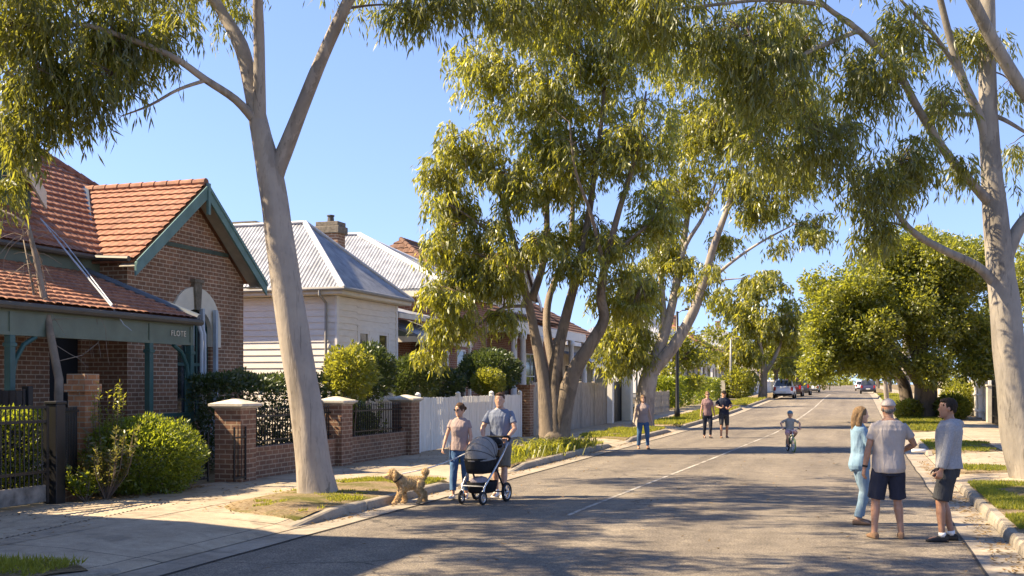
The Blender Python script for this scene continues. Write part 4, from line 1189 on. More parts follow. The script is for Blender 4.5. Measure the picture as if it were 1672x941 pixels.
def tree(name, label, cat, base, trunk, limbs, lobes, kind, leaf, bark, seed=0, group=None, twig=None, sub=True, thr=-.08, nfreq=.75, lk={}, dn=1.0):
    """trunk/limbs: (points, radii); lobes: (centre, radii, clusters)"""
    rng = np.random.default_rng(seed); rd = random.Random(seed)
    T = thing(name, label, cat, base, 0, group)
    samples = []
    def dens(pts, rr, k=4):
        P = [Vector(p) for p in pts]; out = []; R = []
        for i in range(len(P)-1):
            for j in range(k):
                t = j/k
                p0 = P[max(0,i-1)]; p1 = P[i]; p2 = P[i+1]; p3 = P[min(len(P)-1,i+2)]
                out.append(.5*((2*p1)+(-p0+p2)*t+(2*p0-5*p1+4*p2-p3)*t*t+(-p0+3*p1-3*p2+p3)*t**3)); R.append(lerp(rr[i],rr[i+1],t))
        out.append(P[-1]); R.append(rr[-1]); return out, R
    def put(pts, rr, n, nm, wob=.10):
        p, r = dens(pts, rr); e = (p[-1]-p[-2]).normalized(); q_ = r[-1]; mb = MB(); mb.tube(p + [p[-1]+e*q_*.5, p[-1]+e*q_*.85], r + [q_*.7, q_*.2], n, wob=wob); mb.build(nm, bark, T, smooth=True, uv=False)
        for q, s in zip(p[2:], r[2:]): samples.append((q, s))
    put(*trunk, 18, 'trunk', .14)
    s0 = len(samples)
    for lp in limbs: put(lp[0], lp[1], 10, 'branch')
    tw = MB(); CL = []
    for (c, r, ncl) in lobes:
        ncl = int(ncl*dn)
        c = Vector(c); r = r if hasattr(r,'__len__') else (r,r,r)
        subs = []
        for _ in range(max(2, ncl//12)):
            q = unit(rng.normal(0,1,(1,3)))[0]*rng.uniform(.2,.75)
            e = c + Vector((q[0]*r[0], q[1]*r[1], q[2]*r[2]))
            base_s = min(samples, key=lambda s: (s[0]-e).length + (1.2*max(0, s[0].z-e.z)) + .3*(s[1]<.02))
            p0, r0 = base_s; d = e-p0; Ln = d.length
            if Ln > .15:
                mid1 = p0 + d*.35 + Vector((rd.uniform(-.1,.1)*Ln, rd.uniform(-.1,.1)*Ln, .10*Ln)); mid2 = p0 + d*.7 + Vector((rd.uniform(-.08,.08)*Ln, rd.uniform(-.08,.08)*Ln, .10*Ln))
                ra = min(r0*.65, .016+.011*Ln); pts, rr = dens([p0, mid1, mid2, e], [ra, ra*.75, ra*.55, ra*.35], 3)
                tw.tube(pts, rr, 6, caps=False)
                for z, s in zip(pts[3:], rr[3:]): subs.append((z, s))
                samples.extend(subs[-4:])
            else: subs.append((e, .01))
        got = 0; tries = 0
        while got < ncl and tries < ncl*6:
            tries += 1
            q = unit(rng.normal(0,1,(1,3)))[0]*rng.uniform(0,1)**.45
            p = c + Vector((q[0]*r[0], q[1]*r[1], q[2]*r[2]))
            if noise.noise(p*nfreq + Vector((seed,0,0))) < thr: continue
            got += 1; CL.append(p)
            if sub:
                s = min(subs, key=lambda s: (s[0]-p).length)
                d = p-s[0]
                if .1 < d.length < 2.5: tw.tube([s[0], s[0]+d*.5+Vector((0,0,.08*d.length)), p], [.009,.007,.004], 4, caps=False)
    C = np.array([tuple(p) for p in CL])
    if kind == 'gum': P, D, Wn, L, Wd = spray(C, rng, **lk)
    else: P, D, Wn, L, Wd = tuft(C, rng, **lk)
    S = unit(np.cross(D, Wn)); V, F = leaf_quads(P, D, S, L, Wd, .2)
    tq = [f for f in tw.f if len(f) == 4]
    if tq:
        V = np.concatenate([V, np.array([tuple(v) for v in tw.v])]); mi = np.concatenate([np.zeros(len(F)), np.ones(len(tq))]); F = np.concatenate([F, np.array(tq) + len(F)*4])
    else: mi = np.zeros(len(F))
    quads_obj('crown', V, F, leaf, T, mi=mi, mats=[leaf, twig or M['twig']])
    return T
def pix(lst): return [W(*q) for q in lst]

# nearest gum on the left verge
d0 = 18.65
tree('gum_tree', 'tall smooth grey gum leaning slightly on the left verge, nearest trunk', 'tree', (-8.7, 17.9, .12),
    ([W(521,826,d0), W(519,806,d0), W(513,760,d0), W(504,690,d0), W(490,600,d0), W(470,480,d0), W(453,370,d0), W(441,285,d0), W(428,225,d0), W(410,140,18.7), W(393,75,18.8), W(362,20,18.9), W(330,-40,19), W(290,-150,19.3)], [.46,.335,.29,.275,.265,.25,.235,.215,.165,.135,.12,.09,.08,.05]),
    [([W(424,215,d0), W(424,130,18.5), W(423,60,18.4), W(421,-10,18.2), W(425,-120,18), W(440,-220,17.8)], [.12,.10,.09,.085,.07,.04]),
     ([W(446,318,d0), W(450,285,d0), W(470,235,18.6), W(497,165,18.5), W(528,90,18.4), W(562,15,18.3), W(595,-50,18.2), W(640,-150,18.1)], [.12,.15,.13,.115,.105,.095,.085,.05]),
     ([W(362,20,18.9), W(340,-5,18.8), W(315,-40,18.6)], [.05,.045,.03]),
     ([W(419,200,d0), W(385,163,18.4), W(335,130,18.1), W(280,92,17.8), W(200,60,17.5), W(130,40,17.2), W(60,50,17), W(-10,40,16.8)], [.085,.07,.062,.052,.042,.035,.026,.015]),
     ([W(337,131,18.1), W(290,147,18), W(245,172,17.9), W(198,190,17.8)], [.035,.026,.02,.010]),
     ([W(120,42,17.2), W(80,62,17.1), W(40,90,17), W(10,120,16.9)], [.028,.022,.016,.01]),
     ([W(640,-150,18.1), W(760,-120,18.2), W(900,-60,18.6)], [.05,.04,.02])],
    [(W(170,60,17.6),(1.15,1.2,.55),34), (W(60,40,17.2),(1.1,1.3,.6),40), (W(245,40,17.9),(.65,.8,.5),20), (W(60,135,17.1),(.8,1,.5),26), (W(165,130,17.4),(.55,.7,.4),16), (W(105,185,17.2),(.6,.6,.2),8),
     (W(15,200,16.9),(.5,.6,.4),14), (W(192,200,17.8),(.18,.2,.2),5), (W(8,300,16.8),(.14,.25,.22),5), (W(40,235,16.9),(.2,.3,.15),3), (W(10,-60,17),(1.8,2,.9),50), (W(200,-60,18),(1.6,1.8,.8),34),
     (W(668,5,18.2),(.22,.4,.30),9), (W(735,-10,18.4),(.6,.7,.35),16), (W(840,0,18.7),(.7,.9,.4),20), (W(960,-5,19),(.8,.9,.4),22), (W(1060,-30,19),(.8,.9,.45),20),
     (W(300,-170,19.2),(2.4,2.4,1.1),70), (W(560,-210,18.2),(2.2,2.4,1.1),32), (W(750,-190,18),(2.2,2.4,1.0),24),
     ((-11.5,17,10.2),(2.0,2.0,1.1),40), ((-9,20.5,10.6),(2,2,1),34), ((-12,13.4,9.8),(2,1.5,.8),40), ((-8.8,12.4,10.3),(2,1.2,.8),30), ((-13,19.2,10),(2.0,1.7,.8),34), ((-15.5,18.6,11.2),(1.6,1.5,.8),22)],  # unseen crown lobes above the frame, added to throw shade on the road
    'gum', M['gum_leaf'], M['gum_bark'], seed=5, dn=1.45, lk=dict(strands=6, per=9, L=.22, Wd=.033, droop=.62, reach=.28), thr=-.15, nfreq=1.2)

tree('gum_tree', 'unseen gum on the left verge, added outside the left picture edge to shade the near road', 'tree', (-9.0, 7.2, .12),  # out of view, added for dappled shade on the near road
    ([(-9.0,7.2,.08), (-9.0,7.2,.5), (-9.05,7.3,2.5), (-9.1,7.6,4.8), (-9.0,8.0,6.5)], [.42,.33,.28,.24,.18]),
    [([(-9.0,7.9,6), (-10,8.4,7.3), (-11.6,9.2,8.4), (-13,10,9)], [.15,.11,.07,.03]), ([(-9.0,8,6.3), (-7.8,8.8,7.8), (-6.2,9.6,9), (-4.4,10,9.8)], [.15,.11,.07,.03]), ([(-9,8,6.4), (-9,8.8,8), (-9.2,9.4,9.8)], [.13,.09,.03])],
    [((-11,9.2,8.5),(2.0,1.7,.9),34), ((-8,9.6,9.2),(2.1,1.7,.9),36), ((-5.2,9.9,9.7),(1.9,1.6,.9),30), ((-13.2,10.6,9),(1.8,1.6,.9),26), ((-9,6,9.2),(2.2,1.8,1),24), ((-2.4,9.8,10.2),(1.7,1.5,.8),30), ((-7,12.0,9.8),(1.6,1.3,.8),20), ((-10,7.4,8.2),(2,1.5,.8),24), ((-6,7.6,9.4),(2.2,1.6,.9),30)],
    'gum', M['gum_leaf'], M['gum_bark'], seed=2, dn=2.4, lk=dict(strands=6, per=8, L=.22, Wd=.042, droop=.6, reach=.3))
# gum on the right verge
tree('gum_tree', 'tall pale gum on the right verge with a long bare limb reaching left', 'tree', (3.45, 20.9, .12),
    ([W(1694,812,22), W(1688,790,22), W(1668,720,22), W(1650,600,22), W(1639,480,22), W(1628,380,22), W(1617,250,22), W(1612,120,22), W(1612,0,22), W(1606,-140,22)], [.50,.42,.36,.31,.285,.25,.19,.165,.15,.09]),
    [([W(1640,425,22), W(1662,375,22), W(1700,325,22), W(1750,230,22.2), W(1790,80,22.5)], [.17,.13,.12,.10,.06]),
     ([W(1720,290,22), W(1705,200,21.8), W(1665,140,21.6), W(1622,68,21.4), W(1585,-5,21.2), W(1540,-90,21)], [.11,.12,.125,.12,.11,.06]),
     ([W(1620,335,22), W(1592,305,21.8), W(1545,250,21.5), W(1503,185,21.2), W(1462,112,20.9), W(1402,50,20.6), W(1345,8,20.3), W(1280,-60,20)], [.12,.095,.088,.078,.07,.058,.045,.025]),
     ([W(1613,250,22), W(1601,195,21.9), W(1572,130,21.8), W(1548,50,21.7), W(1530,-20,21.6), W(1500,-120,21.5)], [.11,.09,.08,.07,.06,.04]),
     ([W(1573,132,21.8), W(1545,85,21.7), W(1510,40,21.5), W(1470,0,21.3)], [.05,.045,.04,.025]),
     ([W(1613,186,22), W(1575,187,21.8), W(1540,184,21.6), W(1500,187,21.4)], [.05,.04,.032,.02]),
     ([W(1613,186,22), W(1640,196,22), W(1680,220,22)], [.05,.045,.03]),
     ([W(1624,462,22), W(1593,433,21.8), W(1540,408,21.5), W(1492,380,21.2), W(1458,338,21), W(1440,300,20.9)], [.115,.085,.075,.062,.045,.03]),
     ([W(1402,50,20.6), W(1330,80,20.2), W(1260,110,19.8), W(1190,90,19.5)], [.05,.04,.03,.016]),
     ([W(1345,8,20.3), W(1250,0,19.8), W(1150,10,19.3), W(1060,20,19)], [.04,.035,.028,.016])],
    [(W(1490,255,21.2),(.55,.8,.55),24), (W(1430,300,21),(.6,.8,.6),26), (W(1425,365,21),(.35,.5,.35),12), (W(1350,240,20.4),(.9,1.1,.75),34), (W(1420,120,20.6),(1.0,1.1,.6),34), (W(1270,130,19.9),(1.0,1.2,.7),36),
     (W(1190,70,19.5),(.9,1.1,.55),30), (W(1300,40,20),(1.0,1.2,.6),30), (W(1540,165,21.5),(.45,.7,.45),12), (W(1560,265,21.5),(.25,.4,.3),7), (W(1643,310,22.2),(.22,.5,.35),7), (W(1590,60,22),(.5,.9,.4),12), (W(1655,130,22.5),(.3,.5,.4),7), (W(1660,230,22.5),(.2,.4,.3),4),
     (W(1060,20,19),(.8,1,.4),22), (W(1490,40,21),(.7,1,.5),18), (W(1240,230,20.2),(.5,.7,.5),12), (W(1400,-140,20),(3.2,2.8,1.2),80), (W(1640,-180,22),(2.4,2.4,1.4),50), (W(1180,-110,19),(2,2,.9),40)],
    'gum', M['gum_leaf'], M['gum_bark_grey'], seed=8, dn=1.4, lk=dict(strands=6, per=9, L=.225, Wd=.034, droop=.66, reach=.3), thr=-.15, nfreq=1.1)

# many-stemmed tree in the middle
d0 = 33.0
tree('gum_tree', 'large many-stemmed rough barked tree on the left verge, yellow green leaves', 'tree', (-8.75, 32.9, .12),
    ([W(905,738,d0), W(905,724,d0), W(905,712,d0), W(906,698,d0), W(906,688,d0)], [.62,.50,.42,.28,.10]),
    [([W(899,722,d0), W(896,690,d0), W(888,620,d0), W(875,555,33), W(865,505,33), W(852,455,32.9), W(838,390,32.8), W(815,310,32.6), W(790,220,32.4)], [.40,.32,.20,.155,.135,.115,.09,.065,.035]),
     ([W(868,490,33), W(888,425,33.2), W(893,350,33.4), W(886,255,33.6), W(868,140,33.8)], [.13,.11,.09,.07,.03]),
     ([W(907,722,d0), W(907,690,d0), W(908,600,33), W(922,525,33), W(943,445,33), W(958,372,33), W(970,290,33), W(984,180,33), W(990,60,33)], [.42,.32,.20,.155,.13,.11,.085,.06,.03]),
     ([W(911,722,d0), W(915,690,d0), W(935,612,32.8), W(966,560,32.6), W(986,522,32.5), W(981,480,32.4), W(990,425,32.3), W(1012,340,32.2), W(1038,255,32), W(1055,150,31.8)], [.40,.33,.235,.195,.16,.14,.115,.09,.065,.03]),
     ([W(905,600,33.2), W(893,540,33.6), W(898,480,34), W(930,400,34.4), W(935,300,34.8), W(930,180,35)], [.16,.13,.11,.09,.07,.03]),
     ([W(866,500,33), W(822,503,32.4), W(785,528,31.8), W(755,545,31.4), W(725,545,31)], [.06,.045,.036,.026,.012]),
     ([W(985,430,32.3), W(965,350,31.8), W(940,280,31.4), W(930,200,31)], [.07,.055,.04,.02]),
     ([W(990,425,32.3), W(1030,390,32.4), W(1065,360,32.6), W(1090,310,33)], [.07,.055,.04,.02]),
     ([W(845,420,32.8), W(800,380,32.4), W(760,350,32), W(725,330,31.8)], [.06,.045,.03,.015])],
    [(W(765,245,32.2),(1.1,1.6,1.0),40), (W(735,330,32),(.7,1.1,.6),24), (W(725,400,31.8),(.5,.9,.55),18), (W(790,380,32.2),(.7,1.1,.55),22), (W(865,170,33),(1.5,1.9,1.3),62), (W(845,300,32.6),(1.0,1.5,.9),34), (W(965,110,33),(1.7,1.9,1.4),66), (W(945,265,32.8),(1.2,1.6,1.1),46),
     (W(1040,220,32.6),(1.3,1.7,1.5),56), (W(1055,350,32.6),(.9,1.3,.9),30), (W(785,110,32.6),(1.0,1.4,1.0),34), (W(715,530,31.2),(.45,.7,.45),13), (W(700,575,31),(.2,.4,.25),4), (W(880,30,33),(2,2,1.1),56), (W(1030,60,33),(1.6,1.8,1.2),50), (W(900,390,33.6),(.6,.9,.5),13), (W(1005,400,32.4),(.5,.8,.5),11), (W(740,465,31.6),(.5,.7,.4),10),
     (W(860,-90,33),(2.6,2.6,1.4),60), (W(1000,-100,33),(2.4,2.6,1.4),50), (W(950,430,31.8),(.5,.6,.4),9), (W(830,450,32),(.7,.8,.45),16), (W(770,450,31.8),(.7,.8,.5),16), (W(710,300,32),(.45,.8,.7),14), (W(1005,480,33.8),(.7,.8,.6),14), (W(960,380,33.6),(.9,1,.7),22), (W(900,260,33.4),(1.1,1.4,1),30), (W(750,520,31.4),(.6,.7,.4),12), (W(795,425,31.5),(.9,.9,.6),24), (W(735,475,31.2),(.7,.8,.5),18), (W(870,400,31.5),(.7,.7,.4),12), (W(1040,470,33),(.8,1,.8),24), (W(820,520,31.8),(.45,.5,.3),8), (W(930,420,32),(.5,.5,.35),8)],
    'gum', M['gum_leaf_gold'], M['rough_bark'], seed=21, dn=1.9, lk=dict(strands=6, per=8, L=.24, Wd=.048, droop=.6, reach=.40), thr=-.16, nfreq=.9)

# pale forked gum behind it
d0 = 49.0
tree('gum_tree', 'pale forked gum behind the many-stemmed tree, beside the woman walking alone', 'tree', (-9.0, 49, .12),
    ([W(1048,703,d0), W(1050,690,d0), W(1053,655,d0), W(1058,622,d0), W(1066,596,49.1), W(1082,555,49.2), W(1096,505,49.4), W(1108,445,49.6), W(1117,390,49.8), W(1130,300,50), W(1140,190,50)], [.62,.50,.44,.40,.33,.25,.20,.17,.14,.10,.05]),
    [([W(1058,630,d0), W(1066,606,d0), W(1098,568,48.8), W(1128,518,48.6), W(1147,468,48.4), W(1166,400,48.2), W(1198,312,48), W(1230,215,47.8)], [.30,.31,.27,.23,.20,.16,.11,.05]),
     ([W(1075,585,d0), W(1083,520,49.4), W(1079,450,49.8), W(1078,380,50.2), W(1085,290,50.4)], [.18,.15,.13,.10,.05]),
     ([W(1108,445,49.6), W(1120,400,49.2), W(1150,350,49), W(1175,280,48.6)], [.12,.10,.08,.04]),
     ([W(1145,472,48.4), W(1190,432,48), W(1240,397,47.6), W(1300,365,47)], [.10,.07,.05,.025]),
     ([W(1150,465,48.4), W(1185,457,48), W(1215,455,47.8)], [.05,.035,.015])],
    [(W(1150,215,49),(2.0,2.2,1.9),70), (W(1235,170,48.4),(1.8,2,1.7),56), (W(1290,270,47.6),(1.5,1.8,1.3),46), (W(1205,300,48),(1.2,1.6,.9),28), (W(1105,310,49.4),(1.4,1.8,1.1),36), (W(1035,560,48.6),(.95,1.2,.95),36), (W(1010,590,48.6),(.5,.7,.4),8), (W(1330,365,46.8),(.7,1,.7),16), (W(1310,170,47.8),(1.4,1.8,1.4),36), (W(1045,450,49.4),(.8,1.2,.9),18), (W(1140,90,49),(2.4,2.4,1.8),56), (W(1265,50,48),(2.4,2.4,1.7),50), (W(1275,395,47.4),(.4,.6,.35),4), (W(1030,500,49),(1.1,1.4,1.1),34), (W(1130,465,49),(.7,.9,.5),8), (W(1105,425,49.6),(.8,1,.6),12), (W(1165,440,48),(.5,.7,.4),5), (W(1000,560,48.2),(.7,1,.9),20), (W(1075,400,50.4),(1.0,1.4,1.1),26), (W(1175,390,49.4),(.8,1,.6),10), (W(1250,340,47.8),(1.2,1.5,.8),24), (W(1180,200,50),(2,2,1.6),40), (W(1225,452,47.8),(.35,.5,.2),3), (W(1150,-70,49),(3,3,1.6),50)],
    'gum', M['gum_leaf_gold'], M['gum_bark'], seed=33, dn=1.9, lk=dict(strands=6, per=8, L=.29, Wd=.065, droop=.7, reach=.5), thr=-.18, nfreq=.6)

# golden gum further along on the left
d0 = 100.0
tree('gum_tree', 'golden leaved gum with pale trunk on the grass in front of the parked white ute', 'tree', (-8.2, 100.5, .75),
    ([W(1245,656,d0), W(1245,651,d0), W(1246,630,d0), W(1247,610,d0), W(1245,590,d0)], [.55,.42,.36,.33,.28]),
    [([W(1247,612,d0), W(1262,590,d0), W(1275,560,d0), W(1282,530,d0)], [.22,.18,.13,.06]), ([W(1245,595,d0), W(1240,560,d0), W(1232,520,d0), W(1236,470,d0)], [.24,.2,.15,.06]), ([W(1243,585,d0), W(1222,560,d0), W(1205,530,d0)], [.16,.12,.06])],
    [(W(1235,520,d0),(3,3.2,2.6),80), (W(1196,570,99),(1.9,2.2,1.7),36), (W(1285,525,d0),(2.2,2.6,2.4),50), (W(1250,465,d0),(2.3,2.5,1.5),42), (W(1190,490,d0),(1.6,2,1.4),24), (W(1296,590,99),(1.3,1.6,1.2),18), (W(1215,620,98),(.9,1,1),12), (W(1225,570,98),(1.2,1.2,1.2),14)],
    'gum', M['gum_leaf_gold'], M['gum_bark'], seed=41, dn=1.5, lk=dict(strands=6, per=9, L=.42, Wd=.14, droop=1.0, reach=.7), thr=-.12, nfreq=.45)

# big spreading dark tree on the right
d0 = 57.0
tree('spreading_tree', 'big dense dark green spreading tree with thick dark trunk on the right', 'tree', (3.2, 57.5, .15),
    ([W(1507,696,d0), W(1508,686,d0), W(1511,660,d0), W(1511,635,d0), W(1507,605,d0)], [.85,.66,.58,.55,.42]),
    [([W(1511,640,d0), W(1485,600,56.6), W(1450,565,56), W(1415,535,55.5)], [.36,.28,.2,.1]), ([W(1511,630,d0), W(1545,590,57.4), W(1575,550,57.8), W(1600,520,58)], [.32,.24,.17,.09]), ([W(1507,610,d0), W(1505,550,57), W(1515,490,57), W(1510,430,57)], [.38,.3,.2,.08]),
     ([W(1483,694,58.5), W(1480,650,58.5), W(1470,615,58.5), W(1440,570,58)], [.40,.34,.28,.12]), ([W(1500,600,d0), W(1480,540,58), W(1460,480,58.5)], [.25,.18,.08])],
    [(W(1480,510,57),(3.3,3.3,2.3),180), (W(1560,490,57.5),(2.4,3,2.5),130), (W(1405,535,56),(2.0,2.4,1.7),80), (W(1515,425,57),(2.4,2.6,1.3),90), (W(1600,555,57.5),(1.3,2,1.6),52), (W(1355,520,55.5),(1.1,1.5,1.5),40), (W(1340,600,55),(.75,1,.7),20), (W(1520,600,55),(1.0,1.1,.7),26), (W(1590,600,56),(1.0,1,.8),24), (W(1440,590,56),(1,1.2,.7),22), (W(1345,550,55.5),(1.0,1.4,1.2),34), (W(1410,480,56),(1.5,2,1.4),50), (W(1460,420,57),(1.6,2,1.1),40), (W(1625,590,57),(.8,1.2,1.0),26), (W(1380,590,56),(1.2,1.4,.9),28), (W(1440,440,57),(1.4,2,1.1),42), (W(1580,420,58),(1.2,1.8,.9),34), (W(1340,460,56),(.8,1.2,.8),16)],
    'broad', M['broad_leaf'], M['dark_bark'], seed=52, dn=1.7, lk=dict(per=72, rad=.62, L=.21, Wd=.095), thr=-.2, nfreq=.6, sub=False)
d0 = 75.0
tree('young_tree', 'slim pale trunked young tree in front of the spreading tree', 'tree', (2.05, 72.5, .3),
    ([W(1450,672,d0), W(1449,660,d0), W(1446,635,d0), W(1444,615,d0), W(1436,590,d0)], [.20,.17,.15,.13,.08]),
    [([W(1444,617,d0), W(1432,603,d0), W(1420,592,d0)], [.08,.06,.03]), ([W(1446,625,d0), W(1455,600,d0), W(1458,580,d0)], [.08,.06,.03])],
    [(W(1425,580,d0),(1.2,1.2,.9),24), (W(1450,575,d0),(1.2,1.2,.8),20)], 'broad', M['bright_leaf'], M['gum_bark'], seed=56, lk=dict(per=36, rad=.5, L=.22, Wd=.13), sub=False)

tree('garden_tree', 'leafy green garden tree just beyond the dark lamp post', 'tree', (-11.9, 76, .3),
    ([W(1094,668,78), W(1094,640,78), W(1100,610,78)], [.28,.22,.16]), [([W(1098,620,78), W(1120,580,78), W(1140,560,78)], [.14,.1,.05]), ([W(1100,612,78), W(1098,570,78)], [.12,.05])],
    [(W(1110,565,78),(1.9,2,1.6),56), (W(1150,580,78),(1.2,1.4,.8),22), (W(1088,605,77),(.9,1.2,1.1),24), (W(1165,545,79),(.9,1,.5),9), (W(1140,620,77),(.6,.7,.5),8)], 'broad', M['bright_leaf'], M['dark_bark'], seed=61, lk=dict(per=36, rad=.55, L=.26, Wd=.15), sub=False)
tree('gum_tree', 'brown tinged gum showing its rounded top above the spreading tree', 'tree', (4.4, 108, .8),
    ([W(1478,660,112), W(1480,560,112), W(1488,440,112)], [.5,.4,.2]), [([W(1482,520,112), W(1510,440,112), W(1530,400,112)], [.3,.2,.08])],
    [(W(1490,400,112),(3.6,4,2.4),70), (W(1450,420,112),(2.4,3,1.8),36), (W(1540,405,112),(2.2,3,1.5),30), (W(1500,470,112),(4.5,4,3),60)], 'gum', M['gum_leaf_gold'], M['gum_bark_grey'], seed=66, dn=1.4, lk=dict(strands=6, per=8, L=.42, Wd=.15, droop=1, reach=.75), sub=False)
tree('garden_tree', 'bushy garden tree behind the right hand house at the picture edge', 'tree', (13.5, 70, .3),
    ([(13.5,70,0), (13.4,70,2.5), (13.6,70,5)], [.35,.28,.15]), [([(13.4,70,3),(12.6,69.6,5.5)], [.15,.06])],
    [(W(1655,440,76),(2.2,2.6,2.4),60), (W(1690,470,76),(2.6,2.6,2.4),60), (W(1640,520,74),(1.5,1.8,1.6),26)], 'broad', M['bright_leaf'], M['dark_bark'], seed=69, lk=dict(per=38, rad=.6, L=.28, Wd=.16), sub=False)
tree('garden_tree', 'dark rounded garden tree behind the row of parked cars', 'tree', (-11.5, 140, .85),
    ([(-11.5,140,.6), (-11.4,140,3), (-11.2,140,5)], [.35,.28,.15]), [([(-11.4,140,3.2),(-10.3,139,6)], [.16,.06])],
    [(W(1308,590,150),(3.2,3,3),70), (W(1325,610,148),(2.2,2.4,2),36), (W(1285,600,150),(2,2.4,2),30)], 'broad', M['broad_leaf'], M['dark_bark'], seed=73, lk=dict(per=38, rad=.8, L=.4, Wd=.24), sub=False)

# far street trees: one grown, then copies
ft = tree('street_tree', 'small distant street tree at the far end of the road', 'tree', (-9.0, 190, 1.1),
    ([(-9,190,.9), (-9,190,3), (-9,190,5.2)], [.3,.25,.12]), [([(-9,190,3.2),(-7.8,190,6)], [.15,.05]), ([(-9,190,3.2),(-10,190.4,6)], [.15,.05])],
    [((-9,190,6.8),(3.0,3,2.4),50), ((-7.4,190,5.8),(2,2,1.6),24), ((-10.6,190,6),(2,2,1.7),24)], 'broad', M['broad_leaf'], M['dark_bark'], seed=81, lk=dict(per=34, rad=.9, L=.5, Wd=.3), sub=False, group='distant street trees')
def dup(root, loc, rz=0, sc=1, label=None):
    r = root.copy(); COL.objects.link(r); r.location = loc; r.rotation_euler = (0,0,rz); r.scale = (sc,)*3
    if label: r['label'] = label
    for ch in root.children:
        c = ch.copy(); COL.objects.link(c); c.parent = r
    return r
for (x, y, s) in ((-9.2, 134, .95), (-9.4, 162, 1.05), (-9.2, 228, .9), (-9.0, 265, 1.0), (-8.8, 305, .85), (4.0, 150, .8), (4.2, 185, .95), (3.9, 225, .8), (4.2, 262, .95), (4.1, 310, .9), (-14, 330, 1.1), (9, 335, 1.1)):
    dup(ft, (x, y, gz(y)+.1), rnd.uniform(0,6), s)
def treeline():
    rng = np.random.default_rng(5); n = 900
    C = np.stack([rng.uniform(-130, 110, n), rng.uniform(440, 480, n), rng.uniform(0, 1, n)], 1)
    C[:,2] = 1.5 + C[:,2]*(7+4*np.array([noise.noise(Vector((x*.06,0,0))) for x in C[:,0]]))
    P, D, Wn, L, Wd = tuft(C, rng, per=22, rad=1.6, L=1.1, Wd=.7)
    S = unit(np.cross(D, Wn)); V, F = leaf_quads(P, D, S, L, Wd, .2)
    setp(quads_obj('treeline', V, F, M['broad_leaf']), None, None, None, 'stuff')
treeline()

# ------------------------------------------------------------------ shrubs and hedges
def shrub(name, label, cat, c, r, leaf, n, L, Wd, seed=0, box=False, group=None, rough=.18, stems=5, up=.3):
    rng = np.random.default_rng(seed); c = np.array(c, float); r = np.array(r, float)
    T = thing(name, label, cat, (c[0], c[1], gz(c[1])+.1), 0, group)
    if box:
        P = rng.uniform(-1, 1, (n, 3)); ax = rng.integers(0, 3, n); sd_ = np.where(rng.random(n) < .5, -1, 1)
        dep = 1 - rng.random(n)**2*.35
        for k in range(3): P[ax == k, k] = (sd_*dep)[ax == k]
        P[(ax == 2), 2] = np.abs(P[(ax == 2), 2])
        O = np.zeros((n, 3)); O[np.arange(n), ax] = sd_; O[ax == 2, 2] = 1
    else:
        O = unit(rng.normal(0, 1, (n, 3))); P = O*(1 - rng.random(n)**1.6*.5)[:, None]
    k = np.array([noise.noise(Vector(p*2.2) + Vector((seed, 0, 0))) + .5*noise.noise(Vector(p*5) + Vector((seed, 9, 0))) for p in (O if not box else P)])
    P = P*(1 + rough*k)[:, None]
    P = P*r + c
    ok = P[:, 2] > gz(c[1])+.1
    P = P[ok]; O = O[ok]; m = len(P)
    D = unit(O*.9 + rng.normal(0, .6, (m, 3)) + np.array([0, 0, up]))
    leaves_build('foliage', P, D, rng.normal(0, 1, (m, 3)), L*rng.uniform(.6, 1.35, m), Wd*rng.uniform(.7, 1.3, m), leaf, T)
    mb = MB(); g = gz(c[1])+.08
    for i in range(stems):
        a = rng.uniform(0, 6.28); q = rng.uniform(.2, .6)
        e = c + np.array([math.cos(a)*r[0]*q, math.sin(a)*r[1]*q, r[2]*.35]); b = np.array([c[0]+math.cos(a)*.1*r[0], c[1]+math.sin(a)*.1*r[1], g])
        mb.tube([b, (b+e)/2+np.array([.03, .02, .05]), e], [.022, .017, .008], 5)
    mb.build('stem', M['twig'], T)
    return T
shrub('round_bush', 'big clipped bright green bush standing by the iron gate', 'bush', (-11.8, 16.3, .72), (1.0, 1.08, .70), M['box_leaf'], 17000, .075, .032, 3, rough=.20)
def spiky(label, x, y, n, h, leaf, seed, spread=.35, L=.08, Wd=.025, stem=.011, per=60):
    rng = np.random.default_rng(seed); T = thing('shrub', label, 'shrub', (x, y, .12)); mb = MB(); PP = []; DD = []
    for i in range(n):
        a = rng.uniform(0, 6.28); q = spread*rng.uniform(.1, 1); hh = h*rng.uniform(.55, 1.05)
        b = np.array([x, y, .1]); e = b + np.array([math.cos(a)*q, math.sin(a)*q, hh]); m_ = (b+e)/2 + np.array([math.cos(a)*q*.25, math.sin(a)*q*.25, 0])
        mb.tube([b, m_, e], [stem, stem*.8, stem*.3], 5)
        t = rng.uniform(.3, 1, per)[:, None]
        PP.append((1-t)**2*b + 2*t*(1-t)*m_ + t*t*e); d = rng.normal(0, .8, (per, 3)); d[:, 2] = rng.uniform(.1, .9, per); DD.append(unit(d))
    P = np.concatenate(PP); D = np.concatenate(DD); m = len(P)
    leaves_build('foliage', P, D, rng.normal(0, 1, (m, 3)), L*rng.uniform(.6, 1.4, m), Wd*rng.uniform(.7, 1.3, m), leaf, T)
    mb.build('stem', M['twig'], T); return T
spiky('open red tinged shrub growing against the left flank of the round bush', -11.55, 15.0, 26, 1.15, M['red_leaf'], 4, .5, .085, .03)
spiky('upright shrub with tall pale flower spikes behind the round bush', -12.1, 15.6, 12, 2.0, M['bright_leaf'], 6, .40, .07, .022, per=80)
spiky('leafy low green shrub at the foot of the orange brick pillar', -11.75, 14.75, 12, .55, M['box_leaf'], 9, .4, .1, .035)
